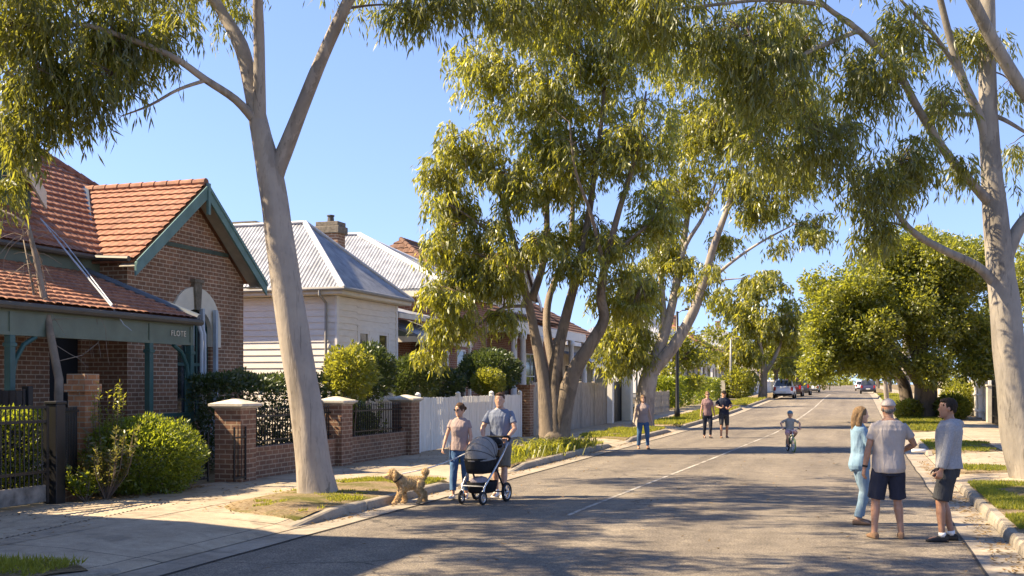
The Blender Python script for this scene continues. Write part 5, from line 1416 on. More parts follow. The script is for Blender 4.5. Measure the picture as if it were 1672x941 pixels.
shrub('hedge', 'yellow green hedge seen through the bars of the driveway gate', 'hedge', (-12.9, 13.2, .75), (.35, 1.9, .8), M['box_leaf'], 9000, .085, .04, 12, box=True, rough=.2)
shrub('hedge', 'dark green hedge behind the first iron railing panel', 'hedge', (-13.0, 22.4, 1.15), (.75, 1.9, 1.0), M['hedge_leaf'], 13000, .10, .045, 14, box=True, rough=.2)
shrub('shrub', 'loose bright yellow green shrub right of the pale gum trunk', 'shrub', W(570,612,26.2), (.60, .7, .68), M['bright_leaf'], 4200, .11, .05, 15, rough=.35)
shrub('shrub', 'dark rounded shrub under the cottage windows behind the bright one', 'shrub', W(600,607,30.5), (.75, .9, .75), M['hedge_leaf'], 6000, .11, .05, 16)
shrub('shrub', 'dark green rounded shrub behind the last capped brick pillar', 'shrub', W(674,618,32.5), (.78, .9, .65), M['hedge_leaf'], 6000, .11, .05, 17)
shrub('shrub', 'low mixed shrub behind the second railing panel', 'shrub', (-12.3, 25.2, .85), (.55, 1.7, .75), M['hedge_leaf'], 6000, .10, .04, 18, rough=.35)
spiky('spiky silver tipped shrub poking over the second railing panel', -12.0, 25.6, 26, 1.6, M['box_leaf'], 19, .9, .09, .026)
shrub('shrub', 'wide dark shrub in the verandah garden behind the white slat fence', 'shrub', W(800,605,39), (1.1, 1.3, .72), M['hedge_leaf'], 7000, .13, .06, 20)
shrub('round_bush', 'small clipped yellow green ball bush above the white slat fence', 'bush', W(797,624,37.5), (.58, .6, .45), M['bright_leaf'], 3600, .10, .045, 21, rough=.12)
shrub('shrub', 'low dark shrub between the cottage and the verandah posts', 'shrub', W(722,625,36.5), (.7, 1.0, .5), M['hedge_leaf'], 3500, .12, .055, 22)
shrub('hedge', 'long clipped green hedge along the footpath beyond the lamp post', 'hedge', (-11.9, 83, 1.3), (.7, 12.5, 1.05), M['box_leaf'], 13000, .22, .11, 23, box=True, rough=.08)
shrub('shrub', 'bright yellow green shrub glowing beside the right fence', 'shrub', (5.4, 66.5, 1.2), (.9, 1.3, 1.1), M['bright_leaf'], 3600, .17, .085, 24)
shrub('shrub', 'low leafy ground shrub left of the thick dark trunk', 'shrub', (2.55, 60.5, .6), (.7, 1.1, .55), M['bright_leaf'], 2600, .16, .08, 25)
shrub('shrub', 'dark leafy shrub right of the thick dark trunk', 'shrub', (4.6, 60.5, .75), (.9, 1.2, .7), M['broad_leaf'], 3000, .17, .085, 26)
shrub('shrub', 'bushy yellow green shrub at the far end of the clipped hedge', 'shrub', W(1205,628,97), (1.4, 1.6, 1.5), M['bright_leaf'], 2800, .26, .14, 27)
def strappy(label, x, y, n, L, seed, sx=.5, sy=.9):
    rng = np.random.default_rng(seed); T = thing('strappy_plant', label, 'plant', (x, y, .12), 0, 'strappy plants under the many-stemmed tree')
    P0 = np.stack([x+rng.normal(0, sx, n), y+rng.normal(0, sy, n), np.full(n, .11)], 1)
    A = rng.uniform(0, 6.28, n); out = np.stack([np.cos(A), np.sin(A), np.zeros(n)], 1); D1 = unit(out*.45+np.array([0, 0, 1.0])); D2 = unit(out*1.1+np.array([0, 0, .25]))
    S = unit(np.cross(D1, np.array([0, 0, 1.0])[None])); LL = L*rng.uniform(.6, 1.2, n)[:, None]; wd = .035*rng.uniform(.7, 1.3, n)[:, None]
    V = np.empty((n, 8, 3)); mid = P0+D1*LL*.6; tip = mid+D2*LL*.5
    V[:, 0] = P0-S*wd*.4; V[:, 1] = P0+S*wd*.4; V[:, 2] = mid+S*wd*.5; V[:, 3] = mid-S*wd*.5
    V[:, 4] = mid-S*wd*.5; V[:, 5] = mid+S*wd*.5; V[:, 6] = tip+S*wd*.1; V[:, 7] = tip-S*wd*.1
    quads_obj('foliage', V.reshape(-1, 3), np.arange(n*8).reshape(-1, 4), M['bright_leaf'], T)
strappy('clump of bright strappy leaves beside the man pushing the stroller', -8.2, 28.6, 420, .55, 31, .35, 1.1)
strappy('clump of bright strappy leaves nearest the thick multi-stem trunk base', -7.95, 31.3, 260, .45, 32, .25, .7)

def bare_vine():
    rd = random.Random(4)
    T = thing('bare_vine', 'leafless twisted vine trunk with bare twigs in front of the verandah', 'vine', (-12.9, 17.2, .12))
    base = W(92,655,19.6); base.z = .1
    mb = MB(); p = [base, W(96,620,19.6), W(85,560,19.7), W(72,490,19.9), W(58,420,20), W(46,370,20.1), W(20,352,20.1), W(-20,335,20.1)]
    mb.tube(p, [.085,.075,.07,.06,.05,.042,.03,.015], 8, wob=.15); mb.tube([p[2], W(62,520,19.9), W(50,450,20), W(38,390,20.1)], [.035,.03,.022,.01], 6); mb.build('trunk', M['bare_twig'], T, smooth=True)
    mb = MB()
    for i in range(46):
        s = p[rd.randint(2, 6)].lerp(p[rd.randint(2, 6)], .5); q = s.copy(); pts = [q.copy()]; d = Vector((rd.uniform(-.5,.5), rd.uniform(-.9,.9), rd.uniform(-.5,.5)))
        for k in range(4):
            q = q + d*.25; d += Vector((rd.uniform(-.3,.3), rd.uniform(-.35,.35), rd.uniform(-.5,.1))); pts.append(q.copy())
        mb.tube(pts, [.009,.008,.006,.005,.003], 4)
    for i in range(5):
        a = W(150+rd.uniform(-20,20),505+rd.uniform(-10,10),21); mb.tube([a, a+Vector((.1,.1,-.3)), a+Vector((.05,.2,-.7)), a+Vector((.15,.15,-1.0))], [.008,.006,.005,.003], 4)
    mb.tube([W(170,530,21.3), W(160,560,21.2), W(135,580,21), W(95,590,20)], [.012,.012,.01,.008], 5)
    mb.build('twigs', M['bare_twig'], T)
bare_vine()
def service_cable():
    mb = MB(); a, b = W(66,357,23.4), W(182,500,21.6)
    mb.tube([a, a.lerp(b,.35)+Vector((0,0,-.02)), b, W(202,530,21.6), W(215,540,21.6)], [.012,.018,.020,.010,.006], 8)
    mb.tube([a, a.lerp(b,.3)+Vector((.03,.08,.03)), b+Vector((0,.03,.03))], [.009,.011,.012], 6)
    o = mb.build('service_conduit', M['pale_blue'], None, base=a)
    setp(o, 'bluish service conduit slanting down across the verandah roof', 'conduit')
service_cable()
# ------------------------------------------------------------------ people
def skin_mat(name, c):
    m, t, p = nmat(name)
    n = noise_n(t, 14, 3, .6, objco(t))
    t.links.new(ramp(t, n, [(.35, tuple(x*.88 for x in c)), (.65, tuple(min(1,x*1.1) for x in c))]), p.inputs['Base Color'])
    p.inputs['Roughness'].default_value = .5; p.inputs['Subsurface Weight'].default_value = .12
    p.inputs['Subsurface Radius'].default_value = (.01,.004,.002); p.inputs['Subsurface Scale'].default_value = .6
    return m
def cloth_mat(name, a, b=None, scale=5, rough=.9, weave=0):
    b = b or tuple(x*1.18 for x in a)
    m, t, p = nmat(name)
    v = objco(t); n = noise_n(t, scale, 5, .6, v); f = noise_n(t, 9, 3, .5, scaled(t, v, (1.6,1.6,.5)), dist=.6); w_ = noise_n(t, 260, 2, .6, v)
    c = ramp(t, n, [(.35, a), (.65, b)])
    t.links.new(c, p.inputs['Base Color']); p.inputs['Roughness'].default_value = rough; p.inputs['Specular IOR Level'].default_value = .2
    ad = N(t, 'ShaderNodeMath', operation='MULTIPLY_ADD'); ad.inputs[1].default_value = .12; t.links.new(w_, ad.inputs[0]); t.links.new(f, ad.inputs[2])
    t.links.new(bump(t, ad.outputs[0], .55, .035), p.inputs['Normal'])
    return m
M['skin_l'] = skin_mat('fair_skin', (.52,.30,.20)); M['skin_t'] = skin_mat('tan_skin', (.40,.215,.135)); M['skin_d'] = skin_mat('olive_skin', (.33,.175,.11))
M['lips'] = paint('lips', (.30,.11,.09), .5); M['eye'] = paint('eye', (.03,.02,.018), .2); M['eyewhite'] = paint('eye_white', (.55,.52,.48), .3)
def hair_mat(name, c):
    m, t, p = nmat(name); v = scaled(t, objco(t), (40,40,6)); n = noise_n(t, 2, 4, .6, v)
    t.links.new(ramp(t, n, [(.3, tuple(x*.6 for x in c)), (.7, tuple(x*1.5 for x in c))]), p.inputs['Base Color']); p.inputs['Roughness'].default_value = .75; p.inputs['Specular IOR Level'].default_value = .2
    t.links.new(bump(t, n, .6, .02), p.inputs['Normal']); return m
M['hair_brown'] = hair_mat('brown_hair', (.075,.04,.022)); M['hair_dark'] = hair_mat('dark_hair', (.018,.013,.010)); M['hair_blonde'] = hair_mat('honey_hair', (.165,.105,.055)); M['hair_grey'] = hair_mat('grey_hair', (.13,.12,.11))

def remesh(mb, vox, smooth=3, fold=0.0, seed=0, fs=9.0):
    """fuse overlapping closed pieces into one continuous surface"""
    me = bpy.data.meshes.new('tmp'); me.from_pydata([tuple(v) for v in mb.v], [], mb.f); me.update()
    o = bpy.data.objects.new('tmp', me); COL.objects.link(o)
    r = o.modifiers.new('r', 'REMESH'); r.mode = 'VOXEL'; r.voxel_size = vox
    s = o.modifiers.new('s', 'SMOOTH'); s.factor = .5; s.iterations = smooth
    dg = bpy.context.evaluated_depsgraph_get(); dg.update()
    out = bpy.data.meshes.new_from_object(o.evaluated_get(dg))
    bpy.data.objects.remove(o); bpy.data.meshes.remove(me)
    if fold:
        nv = len(out.vertices); co = np.empty(nv*3); out.vertices.foreach_get('co', co); nm = np.empty(nv*3); out.vertices.foreach_get('normal', nm)
        co = co.reshape(-1,3); nm = nm.reshape(-1,3)
        k = np.array([1.1*noise.noise(Vector((p[0]*fs+seed, p[1]*fs, p[2]*fs*.28))) + .8*(.35-abs(noise.noise(Vector((p[0]*fs*1.5+p[2]*fs*.35, p[1]*fs*1.5+seed, p[2]*fs*.5-p[0]*fs*.2))))) for p in co])
        co += nm*(k*fold)[:,None]; out.vertices.foreach_set('co', co.ravel())
    out.polygons.foreach_set('use_smooth', [True]*len(out.polygons)); out.update()
    return out
def mobj(name, me, mats, parent):
    me.name = name; me.materials.clear()
    for m_ in (mats if isinstance(mats, (list,tuple)) else [mats]): me.materials.append(m_)
    o = bpy.data.objects.new(name, me); COL.objects.link(o); o.parent = parent; ORG[o.name] = Vector((0,0,0))
    return o
def zone(me, fn):
    """material index per face from its centre"""
    n = len(me.polygons); c = np.empty(n*3); me.polygons.foreach_get('center', c); c = c.reshape(-1,3)
    me.polygons.foreach_set('material_index', fn(c).astype(np.int32)); me.update()
def ik(a, b, l1, l2, pole):
    a = Vector(a); b = Vector(b); d = b-a; L = d.length
    if L > (l1+l2)*.999: b = a + d*((l1+l2)*.999/L); d = b-a; L = d.length
    x = (l1*l1-l2*l2+L*L)/(2*L); h = math.sqrt(max(0, l1*l1-x*x)); d.normalize()
    p = Vector(pole); p = p-d*p.dot(d); p.normalize()
    return a + d*x + p*h, b
def ering(c, hw, hd, n=18, e=2.3, rot=None):
    out = []
    for i in range(n):
        a = 2*math.pi*i/n; ca, sa = math.cos(a), math.sin(a)
        p = Vector((math.copysign(abs(ca)**(2/e), ca)*hw, math.copysign(abs(sa)**(2/e), sa)*hd, 0))
        out.append(Vector(c) + (rot @ p if rot else p))
    return out

def person(label, loc, face, H, male=True, skin='skin_l', hair='hair_brown', hairstyle='short', feet=None, wrists=None, poles=None, head=(0,0), lean=0.0, pelvis=None,
           curl=(.35,.35), palm=None, top=None, bottom=None, shoes=None, extras=(), hs=1.0, vox=.0065, knee_pole=None, scale_w=1.0, group=None, tilt=0.0):
    """local axes: x = the person's right, y = forward"""
    s = H/1.76; loc = Vector(loc)
    T = thing('person', label, 'person', loc, math.atan2(-face[0], face[1]), group)
    w_ = scale_w*s
    pel = Vector(pelvis) if pelvis else Vector((0,0,.93*s))
    tors = pel.z - .93*s
    def tz(z): return z*s + tors
    def ty(z): return pel.y + lean*max(0, (z-.93))*s
    hipx = .092*s*(1.0 if male else 1.02); shx = (.185 if male else .158)*w_
    feet = feet or [(-.10*s,0,0),( .10*s,0,.0)]
    hips = [Vector((-hipx+pel.x, pel.y, pel.z-.02*s)), Vector((hipx+pel.x, pel.y, pel.z-.02*s))]
    ank = []; kn = []
    for i in (0,1):
        f = feet[i]; a = Vector((f[0], f[1]-.0, f[2]+.085*s))
        k, a = ik(hips[i], a, .425*s, .415*s, knee_pole[i] if knee_pole else (.08*(-1,1)[i],1,.1)); kn.append(k); ank.append(a)
    sh = [Vector((-shx, ty(1.42), tz(1.415))), Vector((shx, ty(1.42), tz(1.415)))]
    wrists = wrists or [(-.24*s,.05*s,.80*s),(.24*s,.05*s,.80*s)]
    poles = poles or [(-.35,-1,-.1),(.35,-1,-.1)]
    el = []; wr = []
    for i in (0,1):
        e, q = ik(sh[i], wrists[i], .285*s, .255*s, poles[i]); el.append(e); wr.append(q)
    if male: TR = [(.80,.150,.108,0),(.88,.168,.118,-.005),(.96,.165,.115,0),(1.06,.156,.108,.004),(1.16,.162,.112,.004),(1.27,.178,.122,.002),(1.36,.188,.120,-.004),(1.42,.172,.100,-.01),(1.465,.115,.078,-.014),(1.50,.068,.064,-.012)]
    else: TR = [(.80,.150,.110,-.005),(.88,.172,.122,-.012),(.96,.160,.112,-.004),(1.06,.132,.096,.004),(1.14,.132,.098,.004),(1.25,.148,.118,.016),(1.32,.155,.118,.014),(1.40,.150,.095,-.004),(1.45,.105,.072,-.012),(1.485,.058,.056,-.01)]
    def torso(mb, z0, z1, off, flare=0.0):
        zs = [z0] + [q[0] for q in TR if z0+.01 < q[0] < z1-.01] + [z1]; R = []
        for z in zs:
            f = [float(np.interp(z, [q[0] for q in TR], [q[k] for q in TR])) for k in (1,2,3)]
            o = off + flare*max(0, (1.2-z))
            R.append(ering((pel.x*max(0,1-(z-.93)*2), ty(z)+f[2]*s, tz(z)), f[0]*w_+o, f[1]*w_+o))
        mb.rings(R)
    # ---- body
    mb = MB(); torso(mb, .80, 1.50, 0)
    hc = Vector((0, ty(1.62)+.022*s+.0, tz(1.50)+.128*s*hs)); Rh = Matrix.Rotation(head[0], 3, 'Z') @ Matrix.Rotation(head[1], 3, 'X')
    nb = Vector((0, ty(1.46)-.012*s, tz(1.45)))
    mb.tube([nb, nb.lerp(hc, .5), hc+Rh@Vector((0,-.02*s*hs,-.02*s))], [(.066 if male else .055)*s, (.058 if male else .048)*s, .056*s*hs], 14)
    def hp(x, y, z): return hc + Rh @ (Vector((x,y,z))*s*hs)
    HR = [(-.118,.026,.040,.046),(-.105,.045,.062,.026),(-.085,.058,.074,.012),(-.055,.066,.086,.004),(-.02,.072,.094,-.002),(.02,.076,.098,-.006),(.055,.075,.098,-.008),(.085,.062,.082,-.010),(.105,.038,.052,-.012),(.115,.012,.018,-.012)]
    mb.rings([[hc + Rh @ ((q-Vector((0,0,0)))*s*hs) for q in ering((0, r[3], r[0]), r[1]*(1 if male else .95), r[2], 20, 2.1)] for r in HR])
    mb.rings([[hp(*p) for p in r] for r in ([(-.009,.082,.012),(.009,.082,.012),(.0,.094,.014)], [(-.014,.086,-.018),(.014,.086,-.018),(0,.112,-.014)], [(-.018,.080,-.036),(.018,.080,-.036),(0,.109,-.034)], [(-.012,.076,-.044),(.012,.076,-.044),(0,.092,-.043)])])
    for sg in (-1,1):
        mb.ell(hp(sg*.078,-.008,-.008), (.010*s*hs,.020*s*hs,.032*s*hs), 8, 6, rot=Rh)
        mb.ell(hp(sg*.030,.078,.020), (.020*s*hs,.012*s*hs,.008*s*hs), 8, 6, rot=Rh)
    mb.ell(hp(0,.078,-.066), (.026*s*hs,.014*s*hs,.008*s*hs), 8, 6, rot=Rh); mb.ell(hp(0,.068,-.098), (.024*s*hs,.018*s*hs,.016*s*hs), 8, 6, rot=Rh)
    am = 1.0 if male else .82
    HANDS = []
    for i in (0,1):
        sg = (-1,1)[i]; a, b, c = sh[i], el[i], wr[i]
        inn = a.lerp(Vector((0, a.y, a.z-.05*s)), .35); a = a-Vector((0,0,.012*s))
        mb.tube([inn, a, a.lerp(b,.35), a.lerp(b,.8), b, b.lerp(c,.25), b.lerp(c,.65), c], [.044*s*am,.046*s*am,.045*s*am,.042*s*am,.039*s*am,.042*s*am,.034*s*am,.026*s*am], 12, round_ends=True)
        # hand: palm, four fingers of unequal length, thumb from the side of the palm near its base
        d = (c-b).normalized()
        if palm and palm[i]: d = (Vector(palm[i][0])).normalized()
        nrm = Vector(palm[i][1]) if palm and palm[i] else Vector((-sg,0.15,0))
        nrm = (nrm-d*nrm.dot(d)).normalized(); ac = d.cross(nrm)
        if ac.y < 0 and not (palm and palm[i]): ac = -ac
        if palm and palm[i] and len(palm[i]) > 2 and palm[i][2]: ac = -ac
        B = Matrix((ac, nrm, d)).transposed(); hsz = s*(1.0 if male else .92)
        mb.rings([ering(c + d*z*hsz, a_*hsz, b_*hsz, 12, 2.4, B) for z, a_, b_ in ((-.01,.026,.019),(.02,.030,.017),(.055,.040,.015),(.085,.042,.013),(.096,.038,.010))])
        for k, (off, L) in enumerate(((.031,.074),(.0105,.083),(-.0105,.077),(-.031,.060))):
            p = c + d*(.088-abs(off)*.25)*hsz + ac*off*hsz; dirv = d.copy() + ac*off*1.2; dirv.normalize(); pts = [p - d*.012*hsz, p]; cu = curl[i]*(1+.12*k)
            for seg in (.46,.31,.23):
                dirv = (dirv*math.cos(cu) + nrm*math.sin(cu)).normalized() if True else dirv
                p = p + dirv*L*seg*hsz; pts.append(p)
                n2 = nrm
                cu2 = cu
                # next joint bends in the plane of finger and palm normal
                nrm_f = (nrm - dirv*nrm.dot(dirv))
                if nrm_f.length > 1e-3: nrm_f.normalize()
                dirv = (dirv*math.cos(cu2*.8) + nrm_f*math.sin(cu2*.8)).normalized()
            mb.tube(pts, [.0095*hsz,.0092*hsz,.0088*hsz,.0082*hsz,.0068*hsz], 8, round_ends=True)
        tp = c + d*.028*hsz + ac*.028*hsz; td = (d*.62 + ac*.62 + nrm*.38).normalized()
        t1 = tp + td*.040*hsz; t2 = t1 + (td*.7+d*.5+nrm*(.2+curl[i]*.6)).normalized()*.034*hsz; t3 = t2 + (d*.8+nrm*(.2+curl[i])).normalized()*.026*hsz
        mb.tube([c+d*.02*hsz+ac*.012*hsz, tp, t1, t2, t3], [.014*hsz,.0135*hsz,.0115*hsz,.010*hsz,.0075*hsz], 8, round_ends=True)
        HANDS.append(c + d*.075*hsz + nrm*.02*hsz)
    LR = []
    for i in (0,1):
        a, b, c = hips[i], kn[i], ank[i]; lg = 1.0 if male else .96
        mb.tube([a+Vector((0,0,.03*s)), a.lerp(b,.25), a.lerp(b,.7), b, b.lerp(c,.12), b.lerp(c,.32), b.lerp(c,.7), c, c-Vector((0,0,.03*s))], [.088*s*lg,.086*s*lg,.066*s*lg,.056*s*lg,.053*s*lg,.057*s*lg,.042*s*lg,.036*s*lg,.038*s*lg], 14, round_ends=True)
        f = feet[i]; yw = f[3] if len(f) > 3 else (-.12,.12)[i]*-1
        fd = Vector((-math.sin(yw), math.cos(yw), 0)); LR.append((f, fd))
        pt = f[4] if len(f) > 4 else 0.0
        mb.tube([c+Vector((0,0,-.035*s))-fd*.03*s, c+fd*.09*s+Vector((0,0,-.05*s)), c+fd*.14*s+Vector((0,0,-.055*s))], [.034*s,.032*s,.024*s], 10, round_ends=True)
    me = remesh(mb, vox, 2)
    face_ok = np.array(Rh.to_4x4())[:3,:3]; hcn = np.array(hc)
    def fz(c):
        q = (c-hcn) @ face_ok / (s*hs); x, y, z = np.abs(q[:,0]), q[:,1], q[:,2]; idx = np.zeros(len(c))
        fr = y > .05
        idx[fr & (((x-.031)/.015)**2 + ((z-.006)/.0075)**2 < 1)] = 2
        idx[fr & (((x-.031)/.007)**2 + ((z-.006)/.0075)**2 < 1)] = 1
        idx[fr & (np.abs(z-.028) < .005) & (x > .013) & (x < .048)] = 4
        idx[fr & (((x)/.026)**2 + ((z+.066)/.009)**2 < 1)] = 3
        if hair in ('hair_dark','hair_grey','hair_brown') and male: idx[(z < -.055) & (y > .0) & (np.abs(z+.066) > .011) & (z > -.13) & (idx == 0) & (np.abs(x) < .07)] = 5
        return idx
    zone(me, fz)
    stub = skin_mat('stubble', tuple(x*.72 for x in {'skin_l':(.52,.30,.20),'skin_t':(.40,.215,.135),'skin_d':(.33,.175,.11)}[skin]))
    body = mobj('body', me, [M[skin], M['eye'], M['eyewhite'], M['lips'], M[hair], stub if hair == 'hair_dark' else M[skin]], T)
    # ---- clothes
    if top:
        mb = MB(); o = top.get('off', .016)*s; torso(mb, top.get('hem',.86), top.get('neck',1.475), o, top.get('flare',.02))
        fr = top.get('sleeve', .5)
        for i in (0,1):
            a, b, c = sh[i]-Vector((0,0,.016*s)), el[i], wr[i]; inn = a.lerp(Vector((0, a.y, a.z-.04*s)), .45)
            r0 = .047*s*am+ .008*s; 
            if fr <= 1: mb.tube([inn, a, a.lerp(b, fr*.5), a.lerp(b, fr)], [.052*s, r0+.001*s, r0, r0+.004*s], 14)
            else:
                g = fr-1; mb.tube([inn, a, a.lerp(b,.5), b, b.lerp(c,g*.5), b.lerp(c,g)], [.058*s, r0+.004*s, r0-.002*s, .052*s, .050*s, .043*s], 14, round_ends=False)
        if top.get('hood'):
            hb = Vector((0, ty(1.45)-.085*s, tz(1.455)))
            mb.tube([hb+Vector((-.105*s,.085*s,.02*s)), hb+Vector((-.085*s,.0,.0)), hb+Vector((0,-.035*s,-.03*s)), hb+Vector((.085*s,.0,.0)), hb+Vector((.105*s,.085*s,.02*s))], [.028*s,.046*s,.058*s,.046*s,.028*s], 12, round_ends=True)
            mb.tube([hb+Vector((-.1*s,.09*s,.02*s)), hb+Vector((-.06*s,.15*s,-.005*s)), hb+Vector((0,.18*s,-.03*s)), hb+Vector((.06*s,.15*s,-.005*s)), hb+Vector((.1*s,.09*s,.02*s))], [.026*s]*5, 10, round_ends=True)
        if top.get('collar'):
            cb = Vector((0, ty(1.47)-.012*s, tz(1.475))); mb.tube([cb-Vector((0,0,.03*s)), cb+Vector((0,-.004,.022*s))], [.080*s,.068*s], 16)
        me = remesh(mb, vox*1.15, 3, top.get('fold',.012)*1.2*s, seed=H*10, fs=8/s)
        ms = [M[top['mat']] if isinstance(top['mat'], str) else top['mat']]
        zz = tz(1.475)
        if top.get('vneck') is not None:
            vn = top['vneck']*s; ms.append(M[skin])
            zone(me, lambda c: ((c[:,1] > ty(1.4)) & (c[:,2] > zz-vn) & (np.abs(c[:,0]) < (c[:,2]-(zz-vn))*.62)).astype(int))
        mobj(top.get('name','shirt'), me, ms, T)
    if bottom:
        mb = MB(); o = .012*s; torso(mb, .79, bottom.get('waist',1.0), o)
        for i in (0,1):
            a, b, c = hips[i], kn[i], ank[i]; g = bottom['len']; lg = 1.0 if male else .97; q = bottom.get('loose', 0)*s
            if g <= 1: mb.tube([a+Vector((0,0,.03*s)), a.lerp(b,.3), a.lerp(b,g*.8), a.lerp(b,g)], [.096*s*lg,.100*s*lg+q,.088*s*lg+q,.088*s*lg+q], 16)
            else: mb.tube([a+Vector((0,0,.03*s)), a.lerp(b,.3), a.lerp(b,.75), b, b.lerp(c,.3), b.lerp(c,(g-1)*.75), b.lerp(c,g-1)], [.095*s*lg,.096*s*lg+q*.5,.080*s*lg+q,.067*s*lg+q,.066*s*lg+q,.055*s*lg+q,.052*s*lg+q], 16)
        me = remesh(mb, vox*1.15, 3, bottom.get('fold',.009)*1.3*s, seed=H*7+3, fs=9/s); ms = [M[bottom['mat']]]
        if bottom.get('patch'):
            pass
        mobj(bottom.get('name','trousers'), me, ms, T)
    if shoes:
        for i in (0,1):
            (f, fd) = LR[i]; c = Vector((f[0], f[1], f[2])); sd_ = Vector((fd.y, -fd.x, 0)); pt = f[4] if len(f) > 4 else 0.0
            up = Vector((0,0,1)); fd2 = (fd*math.cos(pt) - up*math.sin(pt)).normalized(); up2 = (up*math.cos(pt) + fd*math.sin(pt)).normalized()
            B = Matrix((sd_, up2, fd2)).transposed(); mb = MB(); R = []
            for y, hw, ht in ((-.078,.022,.05),(-.068,.034,.075),(-.03,.038,.086),(.03,.040,.082),(.08,.046,.060),(.135,.048,.044),(.17,.038,.036),(.19,.018,.026)):
                R.append(ering(c + fd2*y*s + up2*(ht/2+.002)*s, hw*s, ht/2*s, 16, 3.2, B))
            mb.rings(R)
            if shoes.get('high'): mb.tube([c+up2*.05*s-fd2*.02*s, c+up2*.13*s-fd2*.01*s], [.042*s,.046*s], 12)
            me = remesh(mb, .006, 2); ci = np.array(c); u_ = np.array(up2)
            zone(me, lambda q: ((q-ci) @ u_ < .022*s).astype(int))
            sh_o = mobj('shoe', me, [M[shoes['mat']], M[shoes.get('sole','white_rubber')]], T)
            if shoes.get('sock'):
                mb = MB(); mb.tube([ank[i]-Vector((0,0,.02*s)), ank[i]+(kn[i]-ank[i]).normalized()*.035*s], [.043*s,.044*s], 12); mb.build('sock', M[shoes['sock']], T, local=True, smooth=True)
    # ---- hair and headwear
    mb = MB(); S_ = s*hs
    def E(x,y,z,rx,ry,rz): mb.ell(hp(x,y,z), (rx*S_,ry*S_,rz*S_), 16, 10, rot=Rh)
    if hairstyle in ('short','crop'):
        E(0,-.018,.038,.085,.099,.096)
        if hairstyle == 'short': E(0,.028,.088,.062,.058,.034); E(.02,.05,.09,.04,.035,.022)
        for sg in (-1,1): E(sg*.066,-.022,.012,.016,.048,.050)
        E(0,-.068,-.01,.062,.04,.055)
    elif hairstyle in ('bun','up'):
        E(0,-.014,.040,.085,.101,.096); E(0,-.065,-.005,.064,.042,.062); E(0,-.135,.018,.042,.040,.042)
        for sg in (-1,1): E(sg*.066,-.010,.020,.017,.052,.05)
    elif hairstyle == 'long':
        E(0,-.018,.038,.087,.100,.096)
        for sg in (-1,1): mb.tube([hp(sg*.045,.03,.088), hp(sg*.072,-.012,.03), hp(sg*.080,-.045,-.06), hp(sg*.082,-.06,-.15), hp(sg*.07,-.08,-.24)], [.022*S_,.028*S_,.036*S_,.040*S_,.022*S_], 10, round_ends=True)
        mb.tube([hp(0,-.06,.05), hp(0,-.088,-.05), hp(0,-.10,-.14), hp(0,-.105,-.21), hp(0,-.10,-.27)], [.06*S_,.062*S_,.060*S_,.045*S_,.018*S_], 14, round_ends=True)
    elif hairstyle == 'bob':
        E(0,-.014,.040,.088,.101,.094); E(0,-.055,-.04,.072,.055,.075)
        for sg in (-1,1): E(sg*.070,-.012,-.01,.020,.05,.075)
        E(0,.05,.082,.055,.04,.026)
    elif hairstyle == 'cap':
        E(0,-.064,-.026,.058,.034,.042)
        for sg in (-1,1): E(sg*.066,-.030,-.015,.012,.035,.028)
    if hairstyle != 'none':
        me = remesh(mb, vox*.85, 1, .006*S_, seed=3, fs=34/S_); mobj('hair', me, M[hair], T)
    for x in extras: x(T, dict(s=s, hp=hp, hc=hc, Rh=Rh, S=S_, wr=wr, el=el, HANDS=HANDS, ank=ank, kn=kn, sh=sh, tz=tz, ty=ty, vox=vox))
    bpy.context.view_layer.update()
    Rz = Matrix.Rotation(T.rotation_euler.z, 4, 'Z')
    T_w = lambda p: loc + (Rz @ Vector(p))
    return T, dict(hand=[T_w(h) for h in HANDS], world=T_w)

def x_cap(mat, brim=True):
    def f(T, k):
        mb = MB(); hp, S, Rh = k['hp'], k['S'], k['Rh']; R = []
        for a in np.linspace(0, 1.45, 9):
            R.append([hp(q.x, q.y, q.z) for q in ering((0,-.010,.030+.094*math.sin(a)), .089*math.cos(a)+.001, .107*math.cos(a)+.001, 20, 2.1)])
        mb.rings(R); mb.ell(hp(0,-.01,.126), .006*S, 6, 4)
        c = mobj('cap', remesh(mb, .006, 2), mat, T)
        if brim:
            mb = MB(); V = []
            for y, hw, z in ((.085,.072,.036),(.115,.068,.034),(.145,.055,.028),(.168,.030,.022)): V.append([hp(-hw,y-.02,z-.008), hp(-hw*.5,y,z), hp(0,y+.006,z+.004), hp(hw*.5,y,z), hp(hw,y-.02,z-.008)])
            vs = [p for r in V for p in r]+[p-Vector((0,0,.005)) for r in V for p in r]; fs = []
            for a in range(3):
                for b in range(4):
                    i = a*5+b; fs += [(i,i+1,i+6,i+5),(i+20,i+25,i+26,i+21)]
            mb.add(vs, fs); mb.build('brim', mat, T, local=True, smooth=True)
    return f
def x_glasses(T, k):
    mb = MB(); hp, S = k['hp'], k['S']
    for sg in (-1,1):
        mb.ell(hp(sg*.033,.098,.006), (.026*S,.006*S,.020*S), 10, 6, rot=k['Rh']); mb.tube([hp(sg*.058,.088,.010), hp(sg*.082,.03,.012), hp(sg*.084,-.005,.008)], .003*S, 5)
    mb.tube([hp(-.012,.104,.010), hp(.012,.104,.010)], .003*S, 5); mb.build('sunglasses', M['black'], T, local=True)
def x_watch(i):
    def f(T, k):
        c = k['wr'][i].lerp(k['el'][i], .08); d = (k['el'][i]-k['wr'][i]).normalized(); mb = MB(); mb.tube([c-d*.012, c+d*.012], .034*k['s'], 12); mb.build('watch', M['black'], T, local=True)
    return f
